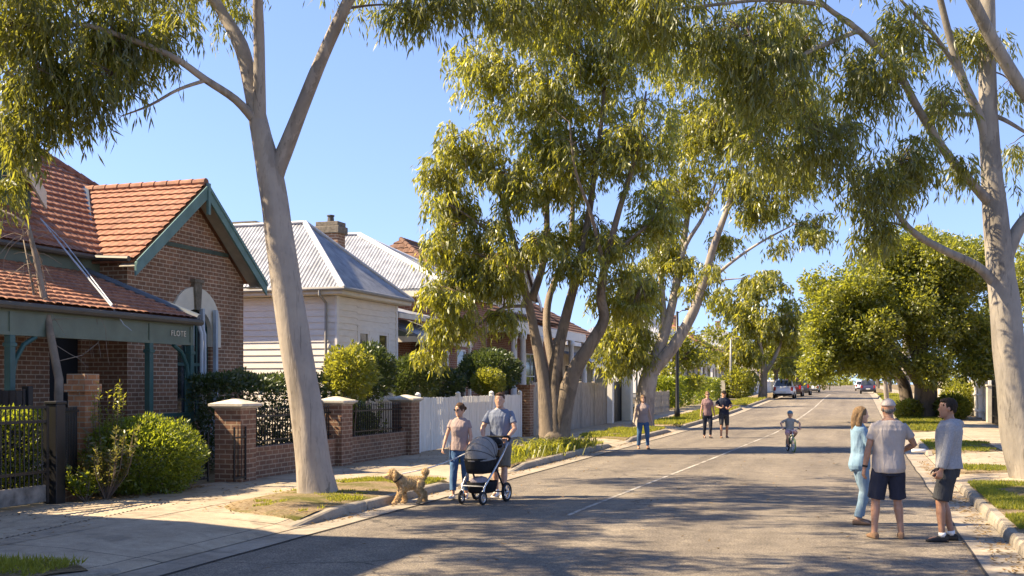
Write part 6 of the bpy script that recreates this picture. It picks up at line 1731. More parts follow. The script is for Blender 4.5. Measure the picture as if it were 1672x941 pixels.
def x_buttons(T, k):
    mb = MB()
    for q in range(6): z = 1.38-q*.09; mb.ell((0, k['ty'](z)+.135*k['s'], k['tz'](z)), .007*k['s'], 6, 4)
    mb.build('buttons', M['white'], T, local=True)

C_ = cloth_mat
M['white_rubber'] = paint('white_rubber', (.62,.60,.57), .7); M['tan_shoe'] = paint('tan_shoe', (.22,.13,.075), .7); M['black_shoe'] = paint('black_canvas', (.022,.022,.024), .8); M['white_shoe'] = paint('white_shoe', (.62,.61,.59), .7)
M['mauve'] = C_('mauve_grey_cotton', (.29,.225,.21)); M['blue_shirt'] = C_('dusty_blue_linen', (.15,.175,.235)); M['jeans'] = C_('blue_denim', (.045,.095,.19), (.075,.15,.27)); M['khaki'] = C_('khaki_cotton', (.17,.145,.11))
M['denim_l'] = C_('pale_denim', (.15,.245,.33), (.21,.32,.42)); M['jeans_l'] = C_('washed_denim', (.145,.23,.31), (.21,.30,.38)); M['tee'] = C_('stone_grey_cotton', (.37,.33,.30), (.42,.375,.345)); M['navy'] = C_('navy_cotton', (.026,.030,.048)); M['charcoal'] = C_('charcoal_cotton', (.040,.042,.046))
M['hoodie'] = C_('grey_marl_fleece', (.25,.255,.27), (.32,.325,.34), 60); M['plum'] = C_('plum_knit', (.21,.135,.14)); M['ink'] = C_('dark_leggings', (.018,.022,.035)); M['navy_polo'] = C_('navy_polo', (.016,.022,.042)); M['grey_tee'] = C_('grey_green_tee', (.24,.25,.24)); M['pink_short'] = C_('pink_print_shorts', (.50,.20,.24), (.60,.45,.45), 22)
M['cap_mat'] = C_('pale_cap_cotton', (.36,.32,.30)); M['dark_cap'] = C_('dark_cap', (.015,.013,.012)); M['cream_top'] = C_('beige_top', (.32,.25,.225))
Fw = Vector((-SA, CA)); Rw = Vector((CA, SA))
def cdir(r, f): v = Rw*r + Fw*f; return (v.x, v.y)
def gp(u, d): p = W(u, 627, d); return p
def at(u, d, z=None):
    p = W(u, 627, d); return (p.x, p.y, (gz(p.y)+crown(p.x)) if z is None else z)

# couple with stroller and dog
P1, K1 = person('woman in mauve t-shirt and blue jeans with hair in a bun walking a curly dog', at(751, 19.2, .014), cdir(-.18,-1), 1.66, False, 'skin_l', 'hair_brown', 'bun',
    feet=[(-.09,-.10,.0,0.05,.25),(.08,.20,0,-.05,-.1)], wrists=[(-.20,.14,.86),(.27,.12,.86)], poles=[(-.5,-1,-.2),(.6,-1,-.1)], head=(-.5,-.05), curl=(.5,1.0),
    top=dict(mat='mauve', sleeve=.42, hem=.88, vneck=.12, flare=.05), bottom=dict(mat='jeans', len=1.86, loose=.004), shoes=dict(mat='white_shoe'), extras=(x_glasses,))
P2, K2 = person('man in dusty blue henley shirt and khaki shorts pushing the stroller', at(817, 19.35, .012), cdir(-.28,-1), 1.84, True, 'skin_l', 'hair_brown', 'short',
    feet=[(-.12,.20,0,.1,-.08),(.12,-.16,0,-.1,.22)], wrists=[(-.21,.30,1.06),(.22,.30,1.06)], poles=[(-.8,-.7,-.4),(.8,-.7,-.4)], head=(.1,.06), curl=(.85,.85), palm=[((.35,.9,-.2),(0,-.2,-1),False),((-.35,.9,-.2),(0,-.2,-1),True)], lean=.03,
    top=dict(mat='blue_shirt', sleeve=.62, hem=.80, vneck=.07, collar=True), bottom=dict(mat='khaki', len=.96, loose=.012, name='shorts'), shoes=dict(mat='white_shoe', sock='white'), extras=(x_watch(0),))
person('woman in beige top, sunglasses and blue jeans walking alone by the kerb', at(1050, 33.7), cdir(.0,-1), 1.66, False, 'skin_l', 'hair_blonde', 'bob',
    feet=[(-.13,.10,0,.1,-.05),(.13,-.10,0,-.1,.2)], wrists=[(-.27,.06,.80),(.28,.06,.80)], head=(0,.28), top=dict(mat='cream_top', sleeve=.2, hem=.86, vneck=.10), bottom=dict(mat='jeans', len=1.9, loose=.006), shoes=dict(mat='tan_shoe'), extras=(x_glasses,), vox=.009)
person('woman in plum top and dark leggings, left one of the strolling pair', at(1155, 40.3), cdir(.02,-1), 1.72, False, 'skin_l', 'hair_blonde', 'up',
    feet=[(-.09,.12,0,.05,-.05),(.10,-.08,0,-.05,.2)], wrists=[(-.27,.02,.80),(.26,.02,.82)], head=(0,.05), top=dict(mat='plum', sleeve=.6, hem=.84, vneck=.05), bottom=dict(mat='ink', len=1.9), shoes=dict(mat='black_shoe', sole='black'), extras=(x_glasses,), vox=.009)
def x_bottle(T, k):
    c = k['HANDS'][0]; mb = MB(); mb.lathe([(.03,-.08),(.034,-.06),(.034,.05),(.018,.08),(.018,.10)], c, 10); mb.build('bottle_tmp', M['white'], T, local=True)
P5, K5 = person('man in navy polo, black cap and dark shorts, right one of the strolling pair', at(1182, 40.3), cdir(-.02,-1), 1.75, True, 'skin_t', 'hair_dark', 'cap',
    feet=[(-.12,-.08,0,.1,.2),(.12,.12,0,-.1,-.05)], wrists=[(-.10,.26,1.06),(.14,.25,1.10)], poles=[(-1,-.5,-.7),(1,-.4,-.7)], curl=(.9,.6), palm=[((.6,.6,.15),(.3,.2,1),False),((-.6,.5,.35),(0,.2,1),True)], head=(0,.05),
    top=dict(mat='navy_polo', sleeve=.66, hem=.86, collar=True), bottom=dict(mat='charcoal', len=1.12, loose=.004, name='shorts'), shoes=dict(mat='tan_shoe'), extras=(x_cap(M['dark_cap']), x_glasses), vox=.009)

# three people talking on the right
person('woman with long honey hair in pale denim jacket and washed jeans, seen in profile', at(1404, 15.6), cdir(.97,-.05), 1.67, False, 'skin_l', 'hair_blonde', 'long',
    feet=[(-.085,.02,0,.12),(.085,-.05,0,-.2)], wrists=[(-.12,.30,1.00),(.10,.30,1.03)], poles=[(-.7,-.8,-.6),(.7,-.8,-.6)], curl=(.7,.7), palm=[((.75,.5,.1),(0,-1,.2),False),((-.75,.5,.1),(0,-1,.2),True)], head=(0,.02),
    top=dict(mat='denim_l', name='jacket', sleeve=1.9, hem=.82, collar=True, off=.024, fold=.014, vneck=.16), bottom=dict(mat='jeans_l', len=1.92, loose=.010, fold=.010), shoes=dict(mat='tan_shoe', sole='tan_shoe'), extras=(x_buttons,))
person('man seen from behind in stone grey t-shirt, pale cap and navy shorts', at(1451, 14.15), cdir(.05,1), 1.81, True, 'skin_t', 'hair_grey', 'cap',
    feet=[(-.18,.0,0,.12),(.165,.03,0,-.25)], wrists=[(-.315,.02,.83),(.22,.26,1.10)], poles=[(-.6,-1,0),(1,-.55,-.55)], curl=(.35,.6), palm=[None,((-.35,.75,.25),(0,.1,1),True)], head=(-.12,.0),
    top=dict(mat='tee', sleeve=.60, hem=.83, fold=.009, off=.028), bottom=dict(mat='navy', len=.98, loose=.014, name='shorts'), shoes=dict(mat='tan_shoe', sole='tan_shoe'), extras=(x_cap(M['cap_mat']), x_watch(0)))
person('young man in grey marl hoodie and charcoal shorts with a hand in his pocket', at(1549, 13.95), cdir(-.97,.25), 1.82, True, 'skin_d', 'hair_dark', 'short',
    feet=[(-.10,.09,0,.05),(.11,-.05,0,-.15)], wrists=[(-.235,.12,.905),(.225,.10,.90)], poles=[(-.3,-1,-.1),(.3,-1,-.1)], curl=(.6,.6), head=(.0,.03), lean=-.01,
    top=dict(mat='hoodie', name='hoodie', sleeve=1.92, hem=.90, hood=True, off=.032, fold=.012), bottom=dict(mat='charcoal', len=.96, loose=.012, name='shorts'), shoes=dict(mat='black_shoe', sock='white'))
# ------------------------------------------------------------------ dog on its leash
def dog():
    hd = cdir(-.95,-.28); loc = Vector(at(669, 18.25, .016))
    T = thing('dog', 'curly tan dog with dark collar trotting beside the kerb', 'dog', loc, math.atan2(-hd[0], hd[1]))
    mb = MB()
    def ER(c, hw, hh, pitch=0): 
        B = Matrix(((1,0,0),(0,math.sin(pitch),math.cos(pitch)),(0,math.cos(pitch),-math.sin(pitch)))).transposed()
        return ering(c, hw, hh, 16, 2.0, Matrix(((1,0,0),(0,0,1),(0,1,0))))
    mb.rings([ER((0,-.235,.355),.035,.045), ER((0,-.21,.35),.075,.085), ER((0,-.13,.345),.085,.10), ER((0,-.03,.335),.082,.10), ER((0,.08,.325),.092,.125), ER((0,.16,.335),.085,.115), ER((0,.205,.355),.06,.085)])
    mb.tube([(0,.13,.36),(0,.20,.425),(0,.255,.47)], [.095,.080,.075], 14, round_ends=True)
    mb.ell((0,.285,.495), (.078,.082,.074), 14, 10); mb.ell((0,.30,.545), (.058,.055,.035), 10, 8)
    mb.tube([(0,.31,.478),(0,.365,.462),(0,.405,.458)], [.055,.044,.034], 12, round_ends=True)
    mb.tube([(0,.34,.445),(0,.39,.43)], [.030,.022], 10, round_ends=True)
    for sg in (-1,1): mb.tube([(sg*.062,.265,.535),(sg*.088,.262,.49),(sg*.088,.268,.43)], [.022,.032,.026], 10, round_ends=True)
    def leg(pts, rr): mb.tube(pts, rr, 12, round_ends=True)
    # front legs: one reaching forward, one under the chest
    leg([(-.055,.13,.30),(-.058,.165,.21),(-.058,.215,.10),(-.058,.245,.035)], [.060,.046,.040,.040]); mb.ell((-.058,.272,.026), (.034,.048,.026), 10, 6)
    leg([(.055,.12,.30),(.056,.105,.20),(.056,.075,.10),(.056,.075,.035)], [.060,.046,.040,.040]); mb.ell((.056,.10,.026), (.034,.045,.026), 10, 6)
    # hind legs: knee forward at the belly, hock behind, shank near vertical
    leg([(-.055,-.16,.33),(-.06,-.115,.235),(-.06,-.185,.14),(-.06,-.155,.04)], [.078,.058,.040,.036]); mb.ell((-.06,-.128,.026), (.034,.045,.026), 10, 6)
    leg([(.055,-.18,.33),(.06,-.165,.235),(.06,-.265,.15),(.06,-.275,.055)], [.078,.058,.040,.036]); mb.ell((.06,-.252,.034), (.034,.045,.026), 10, 6)
    mb.tube([(0,-.215,.39),(0,-.255,.45),(0,-.27,.49)], [.030,.030,.034], 10, round_ends=True); mb.ell((0,-.262,.522), (.055,.062,.060), 12, 8)
    me = remesh(mb, .0075, 3)
    nv = len(me.vertices); co = np.empty(nv*3); me.vertices.foreach_get('co', co); nm = np.empty(nv*3); me.vertices.foreach_get('normal', nm); co = co.reshape(-1,3); nm = nm.reshape(-1,3)
    k = np.array([noise.noise(Vector(p*34)) + .6*noise.noise(Vector(p*75)) for p in co]); low = np.clip((co[:,2]-.03)/.05, .2, 1)
    co += nm*(k*.009*low)[:,None]; me.vertices.foreach_set('co', co.ravel()); me.update()
    def z(c):
        i = np.zeros(len(c)); i[(c[:,1] > .425) & (c[:,2] > .452)] = 1
        i[(np.abs(np.abs(c[:,0])-.036) < .013) & (np.abs(c[:,2]-.510) < .011) & (c[:,1] > .335)] = 1
        i[(c[:,1] > .36) & (c[:,2] < .447) & (c[:,2] > .436)] = 1
        return i
    zone(me, z)
    fur = noisy('curly_tan_fur', (.42,.27,.14), (.66,.46,.26), 26, .95, .9, 60)
    mobj('body', me, [fur, M['black']], T)
    npl = len(me.polygons); ce = np.empty(npl*3); me.polygons.foreach_get('center', ce); ce = ce.reshape(-1,3); nn = np.empty(npl*3); me.polygons.foreach_get('normal', nn); nn = nn.reshape(-1,3)
    mi_ = np.empty(npl, dtype=np.int32); me.polygons.foreach_get('material_index', mi_)
    ids = np.where((mi_ == 0) & (ce[:,2] > .03) & ~((ce[:,1] > .36) & (ce[:,2] < .5)))[0]; ids = NR.choice(ids, min(len(ids), 15000))
    P = ce[ids] - nn[ids]*.004; D = unit(nn[ids]*.55 + NR.normal(0,.5,P.shape) + np.array([0,-.35,-.35])); S = unit(np.cross(D, NR.normal(0,1,P.shape)))
    V, F = leaf_quads(P, D, S, NR.uniform(.014,.034,len(P)), NR.uniform(.004,.008,len(P)), .4)
    M['coat'] = leaf_mat('curly_coat', [(.50,.34,.18), (.70,.52,.29), (.85,.70,.45)], (.5,.32,.16), .02, .2)
    co_ = quads_obj('coat', V, F, M['coat']); co_.parent = T
    mb = MB(); c = Vector((0,.195,.42)); d = Vector((0,.62,.78)).normalized(); R = []
    for o in (-.013,.013): R.append(ering(c+d*o, .097, .092, 18, 2, Vector((0,0,1)).rotation_difference(d).to_matrix()))
    mb.rings(R); mb.build('collar', M['black'], T, local=True)
    Rz = Matrix.Rotation(T.rotation_euler.z, 4, 'Z')
    return loc + Rz @ Vector((0,.13,.50))
cp = dog()
def leash():
    a = K1['hand'][0]; mb = MB(); pts = [a.lerp(cp, t) - Vector((0,0,.05*math.sin(math.pi*t))) for t in np.linspace(0, 1, 9)]
    mb.tube(pts, .010, 6); R = [a + Vector((math.cos(q)*.0, math.cos(q)*.05, math.sin(q)*.06 - .03)) for q in np.linspace(0, 6.28, 11)]; mb.tube(R, .007, 6)
    setp(mb.build('leash', M['white'], None, base=a, smooth=True), 'pale leash running from the hand of the woman in jeans to the dog collar', 'leash')
leash()

# ------------------------------------------------------------------ stroller
M['chrome'] = paint('brushed_aluminium', (.52,.52,.52), .3, .05, .9); M['stroller_grey'] = C_('stroller_canopy_fabric', (.21,.20,.19), (.26,.245,.235)); M['black_fabric'] = C_('black_fabric', (.016,.016,.017)); M['rubber'] = paint('tyre_rubber', (.014,.014,.014), .8)
M['seam'] = paint('dark_seam', (.06,.058,.056), .8)
M['blanket'] = C_('mauve_blanket', (.34,.29,.30))
def wheel(parent, c, r, wd, spokes=5, tyre=None, rim=None, axis='x', name='wheel', rotz=0, thin=.0):
    c = Vector(c); Rz = Matrix.Rotation(rotz, 3, 'Z'); n = 28; mb = MB()
    def ring(rad, w2):
        out = []
        for k in range(10):
            a = 2*math.pi*k/10; out.append((rad+math.cos(a)*w2[0], math.sin(a)*w2[1]))
        return out
    prof = ring(r-wd*.5, (wd*.5, wd*.5)); R = []
    for i in range(n+1):
        A = 2*math.pi*i/n; R.append([c + Rz @ Vector((h, math.cos(A)*q, math.sin(A)*q)) for q, h in prof])
    mb.rings(R, caps=False); T_ = mb.build('tyre', tyre or M['rubber'], parent, local=True, smooth=True)
    mb = MB(); ri = r-wd*.95
    R = []
    for i in range(n+1):
        A = 2*math.pi*i/n; R.append([c + Rz @ Vector((h, math.cos(A)*q, math.sin(A)*q)) for q, h in ((ri, -wd*.35), (ri+wd*.25, 0), (ri, wd*.35), (ri-wd*.22, 0))])
    mb.rings(R, caps=False)
    for k in range(spokes):
        A = 2*math.pi*k/spokes; e = Rz @ Vector((0, math.cos(A)*ri, math.sin(A)*ri)); mb.tube([c, c+e], max(.0035, thin or r*.06), 5)
    ax = Rz @ Vector((1,0,0)); mb.tube([c-ax*wd*.6, c+ax*wd*.6], r*.16, 8)
    mb.build('rim', rim or M['chrome'], T_, local=True, smooth=True)
    return T_
def stroller():
    hd = Vector((-.17,-.985)); hd.normalize(); cpt = W(790, 627, 18.5); cpt.z = .012
    T = thing('stroller', 'black and grey baby stroller with ribbed canopy pushed along the kerb', 'stroller', cpt, math.atan2(-hd.x, hd.y))
    for sg in (-1,1):
        wheel(T, (sg*.20,.40,.115), .115, .05, 5, rotz=.1*sg); wheel(T, (sg*.29,-.27,.165), .165, .055, 6)
    for sg in (-1,1):
        mb = MB(); mb.tube([(sg*.20,.40,.115),(sg*.205,.385,.22),(sg*.21,.36,.30),(sg*.235,.12,.52),(sg*.25,-.20,.80),(sg*.25,-.42,1.02)], [.017,.02,.018,.018,.018,.016], 8)
        mb.tube([(sg*.20-sg*.035,.40,.115),(sg*.20-sg*.03,.39,.21),(sg*.205,.385,.25)], .012, 6); mb.build('side_frame', M['chrome'], T, local=True, smooth=True)
        mb = MB(); mb.tube([(sg*.27,-.27,.165),(sg*.25,-.16,.34),(sg*.24,.02,.60)], [.018,.018,.016], 8); mb.tube([(sg*.245,-.30,.90),(sg*.26,-.22,.98),(sg*.255,-.05,.96)], .012, 6); mb.build('rear_strut', M['black'], T, local=True, smooth=True)
    mb = MB(); mb.tube([(-.25,-.40,1.00),(-.25,-.47,1.06),(-.20,-.50,1.08),(.20,-.50,1.08),(.25,-.47,1.06),(.25,-.40,1.00)], .019, 8); mb.build('handlebar', M['black_fabric'], T, local=True, smooth=True)
    for pq in (((-.21,.36,.30),(.21,.36,.30)), ((-.29,-.27,.165),(.29,-.27,.165))): mb = MB(); mb.tube(pq, .014, 8); mb.build('axle_bar', M['chrome'], T, local=True)
    # bassinet
    mb = MB(); R = []
    for z, hw, hl in ((.50,.155,.30),(.515,.185,.335),(.60,.205,.36),(.72,.22,.385),(.755,.225,.39),(.757,.205,.37),(.66,.195,.355)): R.append(ering((0,.06,z), hw, hl, 24, 2.9))
    mb.rings(R); mb.build('bassinet', M['black_fabric'], T, local=True, smooth=True)
    # canopy: swept hoops over the front half
    mb = MB(); R = []; n = 14; hw = .235; y0, z0 = .02, .745
    for i in range(25):
        t = math.radians(-4 + 128*i/24); rr = .415*(1+.020*abs(math.sin(i*math.pi/8)))*(1-.10*i/24)
        row = []
        for k in range(n+1):
            f = math.pi*k/n; x = -hw*math.cos(f); re = rr*math.sin(f)**.62; row.append(Vector((x, y0+re*math.cos(t), z0+re*math.sin(t)*.93)))
        R.append(row)
    inn = [[Vector((p.x*.96, y0+(p.y-y0)*.96, z0+(p.z-z0)*.96)) for p in r] for r in R]
    V = [p for r in R for p in r]+[p for r in inn for p in r]; m_ = n+1; o = 25*m_; fs = []
    for i in range(24):
        for k in range(n): q = i*m_+k; fs += [(q,q+1,q+m_+1,q+m_),(o+q,o+q+m_,o+q+m_+1,o+q+1)]
    for k in range(n): fs += [(k,o+k,o+k+1,k+1),(24*m_+k,24*m_+k+1,o+24*m_+k+1,o+24*m_+k)]
    mb.add(V, fs); Cn = mb.build('canopy', M['stroller_grey'], T, local=True, smooth=True)
    for i_, r_, m_k in ((0,.017,'stroller_grey'), (5,.007,'seam'), (9,.010,'stroller_grey'), (15,.007,'seam'), (20,.007,'seam')):
        mb = MB(); mb.tube([p for p in R[i_]], r_, 6); mb.build('piping', M[m_k], Cn, local=True, smooth=True)
    mb = MB(); mb.rings([ering((0,-.22,.95), .215, .13, 20, 2.6, Matrix.Rotation(.5,3,'X')), ering((0,-.26,1.03), .21, .12, 20, 2.6, Matrix.Rotation(.5,3,'X'))]); mb.build('rear_hood', M['black_fabric'], T, local=True, smooth=True)
    # basket and blanket
    mb = MB(); R = []
    for z, hw, hl in ((.17,.16,.22),(.185,.185,.25),(.30,.205,.29),(.36,.21,.30),(.361,.195,.285),(.25,.185,.27)): R.append(ering((0,.06,z), hw, hl, 20, 3.2))
    mb.rings(R); mb.build('basket', M['black_fabric'], T, local=True, smooth=True)
    b = MB(); b.ell((0,.15,.365), (.155,.17,.085), 16, 10); b.ell((-.05,.2,.37), (.09,.1,.09), 12, 8); o = mobj('blanket', remesh(b, .01, 3, .012, 2, 14), M['blanket'], None)
    o.location = T.location; o.rotation_euler = T.rotation_euler; setp(o, 'crumpled mauve blanket lying in the basket under the stroller', 'blanket')
stroller()

# ------------------------------------------------------------------ child on a bicycle
def child_bike():
    hd = Vector(cdir(-.02,-1)); loc = Vector(at(1291, 32.0)); rz = math.atan2(-hd[0], hd[1])
    T = thing('bicycle', 'small green child bicycle ridden down the middle of the road', 'bicycle', loc, rz)
    M['bike_green'] = paint('bike_green', (.16,.33,.14), .35); M['green_tyre'] = paint('green_tyre', (.13,.20,.08), .7)
    r = .205; wheel(T, (0,.36,r), r, .042, 14, tyre=M['green_tyre'], thin=.002, rotz=.06); wheel(T, (0,-.36,r), r, .042, 14, tyre=M['rubber'], thin=.002)
    bb = (0,-.02,.24); hd_ = (0,.26,.50); st = (0,-.12,.46)
    mb = MB(); mb.tube([hd_, (0,.275,.44), bb], .018, 8); mb.tube([bb, st], .015, 8); mb.tube([(0,.25,.51), (0,-.11,.42)], .016, 8)
    for sg in (-1,1): mb.tube([bb, (sg*.04,-.36,r)], .010, 6); mb.tube([(0,-.11,.42), (sg*.04,-.36,r)], .009, 6)
    mb.build('frame', M['bike_green'], T, local=True, smooth=True)
    mb = MB(); mb.tube([(0,.25,.56),(0,.275,.43)], .016, 8)
    for sg in (-1,1): mb.tube([(0,.28,.43),(sg*.035,.29,.40),(sg*.035,.36,r)], .010, 6)
    mb.build('fork', M['chrome'], T, local=True, smooth=True)
    mb = MB(); mb.tube([(0,.25,.55),(0,.235,.62),(-.08,.22,.65),(-.17,.15,.67),(-.235,.10,.67)], .010, 6); mb.tube([(0,.235,.62),(.08,.22,.65),(.17,.15,.67),(.235,.10,.67)], .010, 6); H_ = mb.build('handlebar', M['chrome'], T, local=True, smooth=True)
    for sg in (-1,1): mb = MB(); mb.tube([(sg*.165,.155,.67),(sg*.24,.097,.67)], .015, 8); mb.build('grip', M['rubber'], H_, local=True)
    mb = MB(); mb.tube([st,(0,-.14,.52)], .012, 6); mb.rings([ering((0,-.24,.525),.062,.014,12,2,Matrix.Rotation(1.57,3,'X')), ering((0,-.15,.53),.06,.018,12,2,Matrix.Rotation(1.57,3,'X')), ering((0,-.03,.53),.018,.014,12,2,Matrix.Rotation(1.57,3,'X'))]); mb.build('saddle', M['black'], T, local=True)
    mb = MB(); mb.tube([(-.04,-.02,.24),(.04,-.02,.24)], .02, 8); mb.tube([(.05,-.02,.24),(.05,.05,.15)], .008, 6); mb.tube([(-.05,-.02,.24),(-.05,-.09,.33)], .008, 6); mb.box(.055,.125,.02,.08,.14,.16); mb.box(-.125,-.055,-.12,-.06,.32,.34); mb.build('pedal', M['black'], T, local=True)
    def helmet(T_, k):
        mb = MB(); hp, S = k['hp'], k['S']; R = []
        for a in np.linspace(0, 1.45, 9): R.append([hp(q.x, q.y, q.z) for q in ering((0,-.006,.022+.118*math.sin(a)), .102*math.cos(a)+.001, .128*math.cos(a)+.001, 20, 2.2)])
        mb.rings(R); me = remesh(mb, .008, 2); c0 = np.array(hp(0,0,.05)); 
        zone(me, lambda c: ((np.abs(c[:,0]-c0[0]) > .03*S) & (np.abs(c[:,0]-c0[0]) < .048*S) & (c[:,2] > c0[2])).astype(int))
        Hm = mobj('helmet', me, [M['helmet'], M['black']], T_)
        mb = MB()
        for sg in (-1,1): mb.tube([hp(sg*.088,.01,.03), hp(sg*.075,.03,-.06), hp(0,.06,-.125)], .004, 4)
        mb.build('strap', M['black'], Hm, local=True)
    M['helmet'] = paint('helmet_blue', (.055,.14,.20), .35)
    hh = 1.18
    person('child in blue helmet, grey shirt and pink shorts riding the bicycle', loc, hd, hh, True, 'skin_l', 'hair_brown', 'none', pelvis=(0,-.14,.60),
        feet=[(-.095,-.09,.345,0,0),(.095,.05,.165,0,.05)], wrists=[(-.245,.06,.70),(.245,.06,.70)], poles=[(-1,-.3,.1),(1,-.3,.1)], curl=(.9,.9), palm=[((.1,.95,-.25),(0,-.3,-1),False),((-.1,.95,-.25),(0,-.3,-1),True)], lean=.12, hs=1.22,
        knee_pole=[(-.25,1,.3),(.25,1,.3)], top=dict(mat='grey_tee', sleeve=.75, hem=.90, vneck=.06), bottom=dict(mat='pink_short', len=.8, loose=.008, name='shorts'), shoes=dict(mat='black_shoe'), extras=(helmet,), vox=.0075, scale_w=1.0)
child_bike()

# ------------------------------------------------------------------ parked cars
M['tail_red'] = paint('red_lens', (.35,.02,.015), .25); M['head_lens'] = paint('clear_lens', (.62,.63,.64), .15); M['plate'] = paint('plate', (.62,.62,.58), .5)
def car(name, label, cat, x, y, face_y, body, L=4.5, Wd=1.82, H=1.62, kind='suv', group='cars parked along the kerbs'):
    """local y points to the car's front"""
    T = thing(name, label, cat, (x, y, gz(y)+.012), 0 if face_y > 0 else math.pi, group)
    hl = L/2; hb = .62*H; hw = Wd/2
    mb = MB(); R = []
    prof = [(-hl,.40,.66*hb,.80),(-hl+.06,.30,.92*hb,.90),(-hl+.35,.24,hb*1.02,.98),(-hl*.45,.22,hb*1.04,1),(hl*.25,.22,hb*1.02,1),(hl*.45,.22,hb*.99,1),(hl-.40,.24,hb*.90,.97),(hl-.08,.30,hb*.78,.88),(hl,.40,hb*.62,.78)]
    for (yy, z0, z1, k) in prof: R.append(ering((0, yy, (z0+z1)/2), hw*k, (z1-z0)/2, 24, 4.2, Matrix(((1,0,0),(0,0,1),(0,1,0)))))
    mb.rings(R)
    Bo = mb.build('body', body, T, local=True, smooth=True)
    # cabin
    rear, front = {'suv': (-hl+.22, hl*.36), 'hatch': (-hl+.18, hl*.36), 'sedan': (-hl+.75, hl*.34), 'ute': (-hl*.12, hl*.42)}[kind]
    rt, ft = rear + (.28 if kind != 'sedan' else .55), front-.85
    b0 = hb*.98; Wt = hw*.80; Wb = hw*.95
    V = [(-Wb,rear,b0),(Wb,rear,b0),(Wb,front,b0*.98),(-Wb,front,b0*.98),(-Wt,rt,H),(Wt,rt,H),(Wt,ft,H),(-Wt,ft,H)]
    bm = bmesh.new(); vs = [bm.verts.new(p) for p in V]
    for f in ((0,3,2,1),(4,5,6,7),(0,1,5,4),(1,2,6,5),(2,3,7,6),(3,0,4,7)): bm.faces.new([vs[i] for i in f])
    bmesh.ops.bevel(bm, geom=[e for e in bm.edges if max(v.co.z for v in e.verts) > H-.01], offset=.09, segments=3, affect='EDGES')
    mb = MB(); mb.bm(bm); mb.build('roof', body, T, local=True, smooth=False)
    def pane(a, b, c, d, nm='window', off=.012):
        P = [Vector(q) for q in (a,b,c,d)]; n = (P[1]-P[0]).cross(P[3]-P[0]).normalized(); ctr = sum(P, Vector())/4
        if n.dot(ctr-Vector((0,(rear+front)/2,b0))) < 0: n = -n
        Q = [ctr+(q-ctr)*1.0 + n*off for q in P]; mb = MB(); mb.prism(Q, -n*.015); mb.build(nm, M['glass'], T, local=True)
    def lz(a, b, t): return Vector(a).lerp(Vector(b), t)
    def quadp(i, j, k, l, s0=.08, s1=.92, t0=.10, t1=.86):
        A, B, C2, D = V[i], V[j], V[k], V[l]
        lo = lambda s: lz(A, B, s); hi = lambda s: lz(D, C2, s)
        return lo(s0).lerp(hi(s0), t0), lo(s1).lerp(hi(s1), t0), lo(s1).lerp(hi(s1), t1), lo(s0).lerp(hi(s0), t1)
    pane(*quadp(3,2,6,7), nm='windscreen'); pane(*quadp(0,1,5,4), nm='rear_window')
    for (i,j,k,l) in ((0,3,7,4),(1,2,6,5)):
        pane(*quadp(i,j,k,l,.12,.50)); pane(*quadp(i,j,k,l,.54,.86))
    for sx in (-1,1):
        for yy in (-hl+.80, hl-.85):
            mb = MB(); mb.lathe([(.36,sx*(hw-.06)),(.36,sx*(hw+.004))], (0,yy,.36), 20, 'x'); mb.build('wheel_arch', M['rubber'], T, local=True)
            mb = MB(); a, b = sx*(hw-.20), sx*(hw+.012); mb.lathe([(.22,a),(.32,a),(.335,lerp(a,b,.15)),(.335,lerp(a,b,.85)),(.31,b),(.21,b)], (0,yy,.335), 24, 'x'); w_ = mb.build('wheel', M['rubber'], T, local=True, smooth=True)
            mb = MB(); mb.lathe([(.20,sx*(hw-.02)),(.21,sx*(hw+.016)),(.19,sx*(hw+.01)),(.05,sx*(hw+.018))], (0,yy,.335), 20, 'x'); mb.build('rim', M['chrome'], w_, local=True)
        mb = MB(); mb.bbox(sx*(hw*.62)-.19, sx*(hw*.62)+.19, hl-.24, hl-.045, hb*.66, hb*.80, .04); mb.build('headlight', M['head_lens'], T, local=True)
        mb = MB(); mb.bbox(sx*(hw*.80)-.10, sx*(hw*.80)+.10, -hl-.005, -hl+.30, hb*.66, hb*.98, .035); mb.build('tail_light', M['tail_red'], T, local=True)
        mb = MB(); mb.ell((sx*(hw+.08), hl*.30, hb*1.04), (.10,.07,.075), 10, 8); mb.build('mirror', body, T, local=True, smooth=True)
    mb = MB(); mb.bbox(-hw*.40, hw*.40, hl-.06, hl+.012, hb*.56, hb*.74, .02)
    mb.build('grille', M['black'], T, local=True)
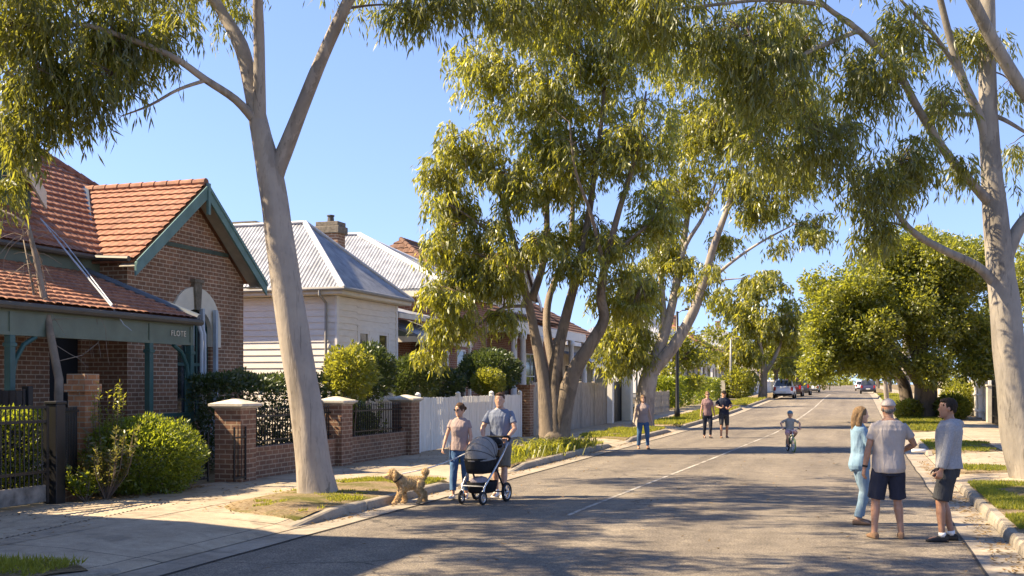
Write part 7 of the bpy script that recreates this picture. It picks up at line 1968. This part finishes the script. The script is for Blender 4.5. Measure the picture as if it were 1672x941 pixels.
    for ya, yb in ((hl-.12, hl+.03), (-hl-.03, -hl+.12)): mb = MB(); mb.bbox(-hw*.80, hw*.80, ya, yb, .26, .46, .04); mb.build('bumper', M['rubber'], T, local=True)
    for yy in (hl+.035, -hl-.035):
        mb = MB(); mb.box(-.24,.24,min(yy,yy*.995),max(yy,yy*.995),.40 if yy > 0 else .52,.52 if yy > 0 else .64); mb.build('number_plate', M['plate'], T, local=True)
    return T
def cp_(name, c, rough=.25): 
    m, t, p = nmat(name); p.inputs['Base Color'].default_value = (*c,1); p.inputs['Roughness'].default_value = rough; p.inputs['Coat Weight'].default_value = .5; p.inputs['Coat Roughness'].default_value = .06; return m
car('parked_car', 'white four wheel drive parked at the left kerb, first of the row', 'car', -6.35, 104, 1, cp_('white_car_paint', (.72,.72,.73)), 4.6, 1.88, 1.72)
car('parked_car', 'dark maroon wagon parked directly behind the white four wheel drive', 'car', -6.0, 112, 1, cp_('maroon_car_paint', (.06,.018,.018)), 4.6, 1.84, 1.75)
car('parked_car', 'dark grey people mover parked third in the left hand row', 'car', -5.6, 120.5, 1, cp_('dark_grey_car_paint', (.04,.045,.055)), 4.7, 1.86, 1.85)
car('parked_car', 'silver sedan farther along the left side, last of the row', 'car', -5.6, 150, 1, cp_('silver_car_paint', (.55,.56,.58)), 4.5, 1.8, 1.45, 'sedan')
car('parked_car', 'white hatchback standing far down the right side of the road', 'car', .55, 182, 1, cp_('white_car_paint', (.70,.71,.73)), 4.1, 1.76, 1.55, 'hatch')
car('parked_car', 'dark wagon with red tail lamps nearer on the right kerb', 'car', 1.2, 139, 1, cp_('dark_blue_car_paint', (.04,.04,.075)), 4.5, 1.8, 1.6)

# rolled newspaper on the gutter edge near the capped man
mb = MB(); a = W(1500, 744, 30.0); a.z = .16
mb.tube([a + Vector((-.18,.0,.02)), a + Vector((.0,.03,.02)), a + Vector((.18,.05,.02))], .05, 12)
setp(mb.build('rolled_paper', M['white'], None, base=a, smooth=True), 'white rolled bundle lying on the concrete strip by the right kerb', 'paper roll')
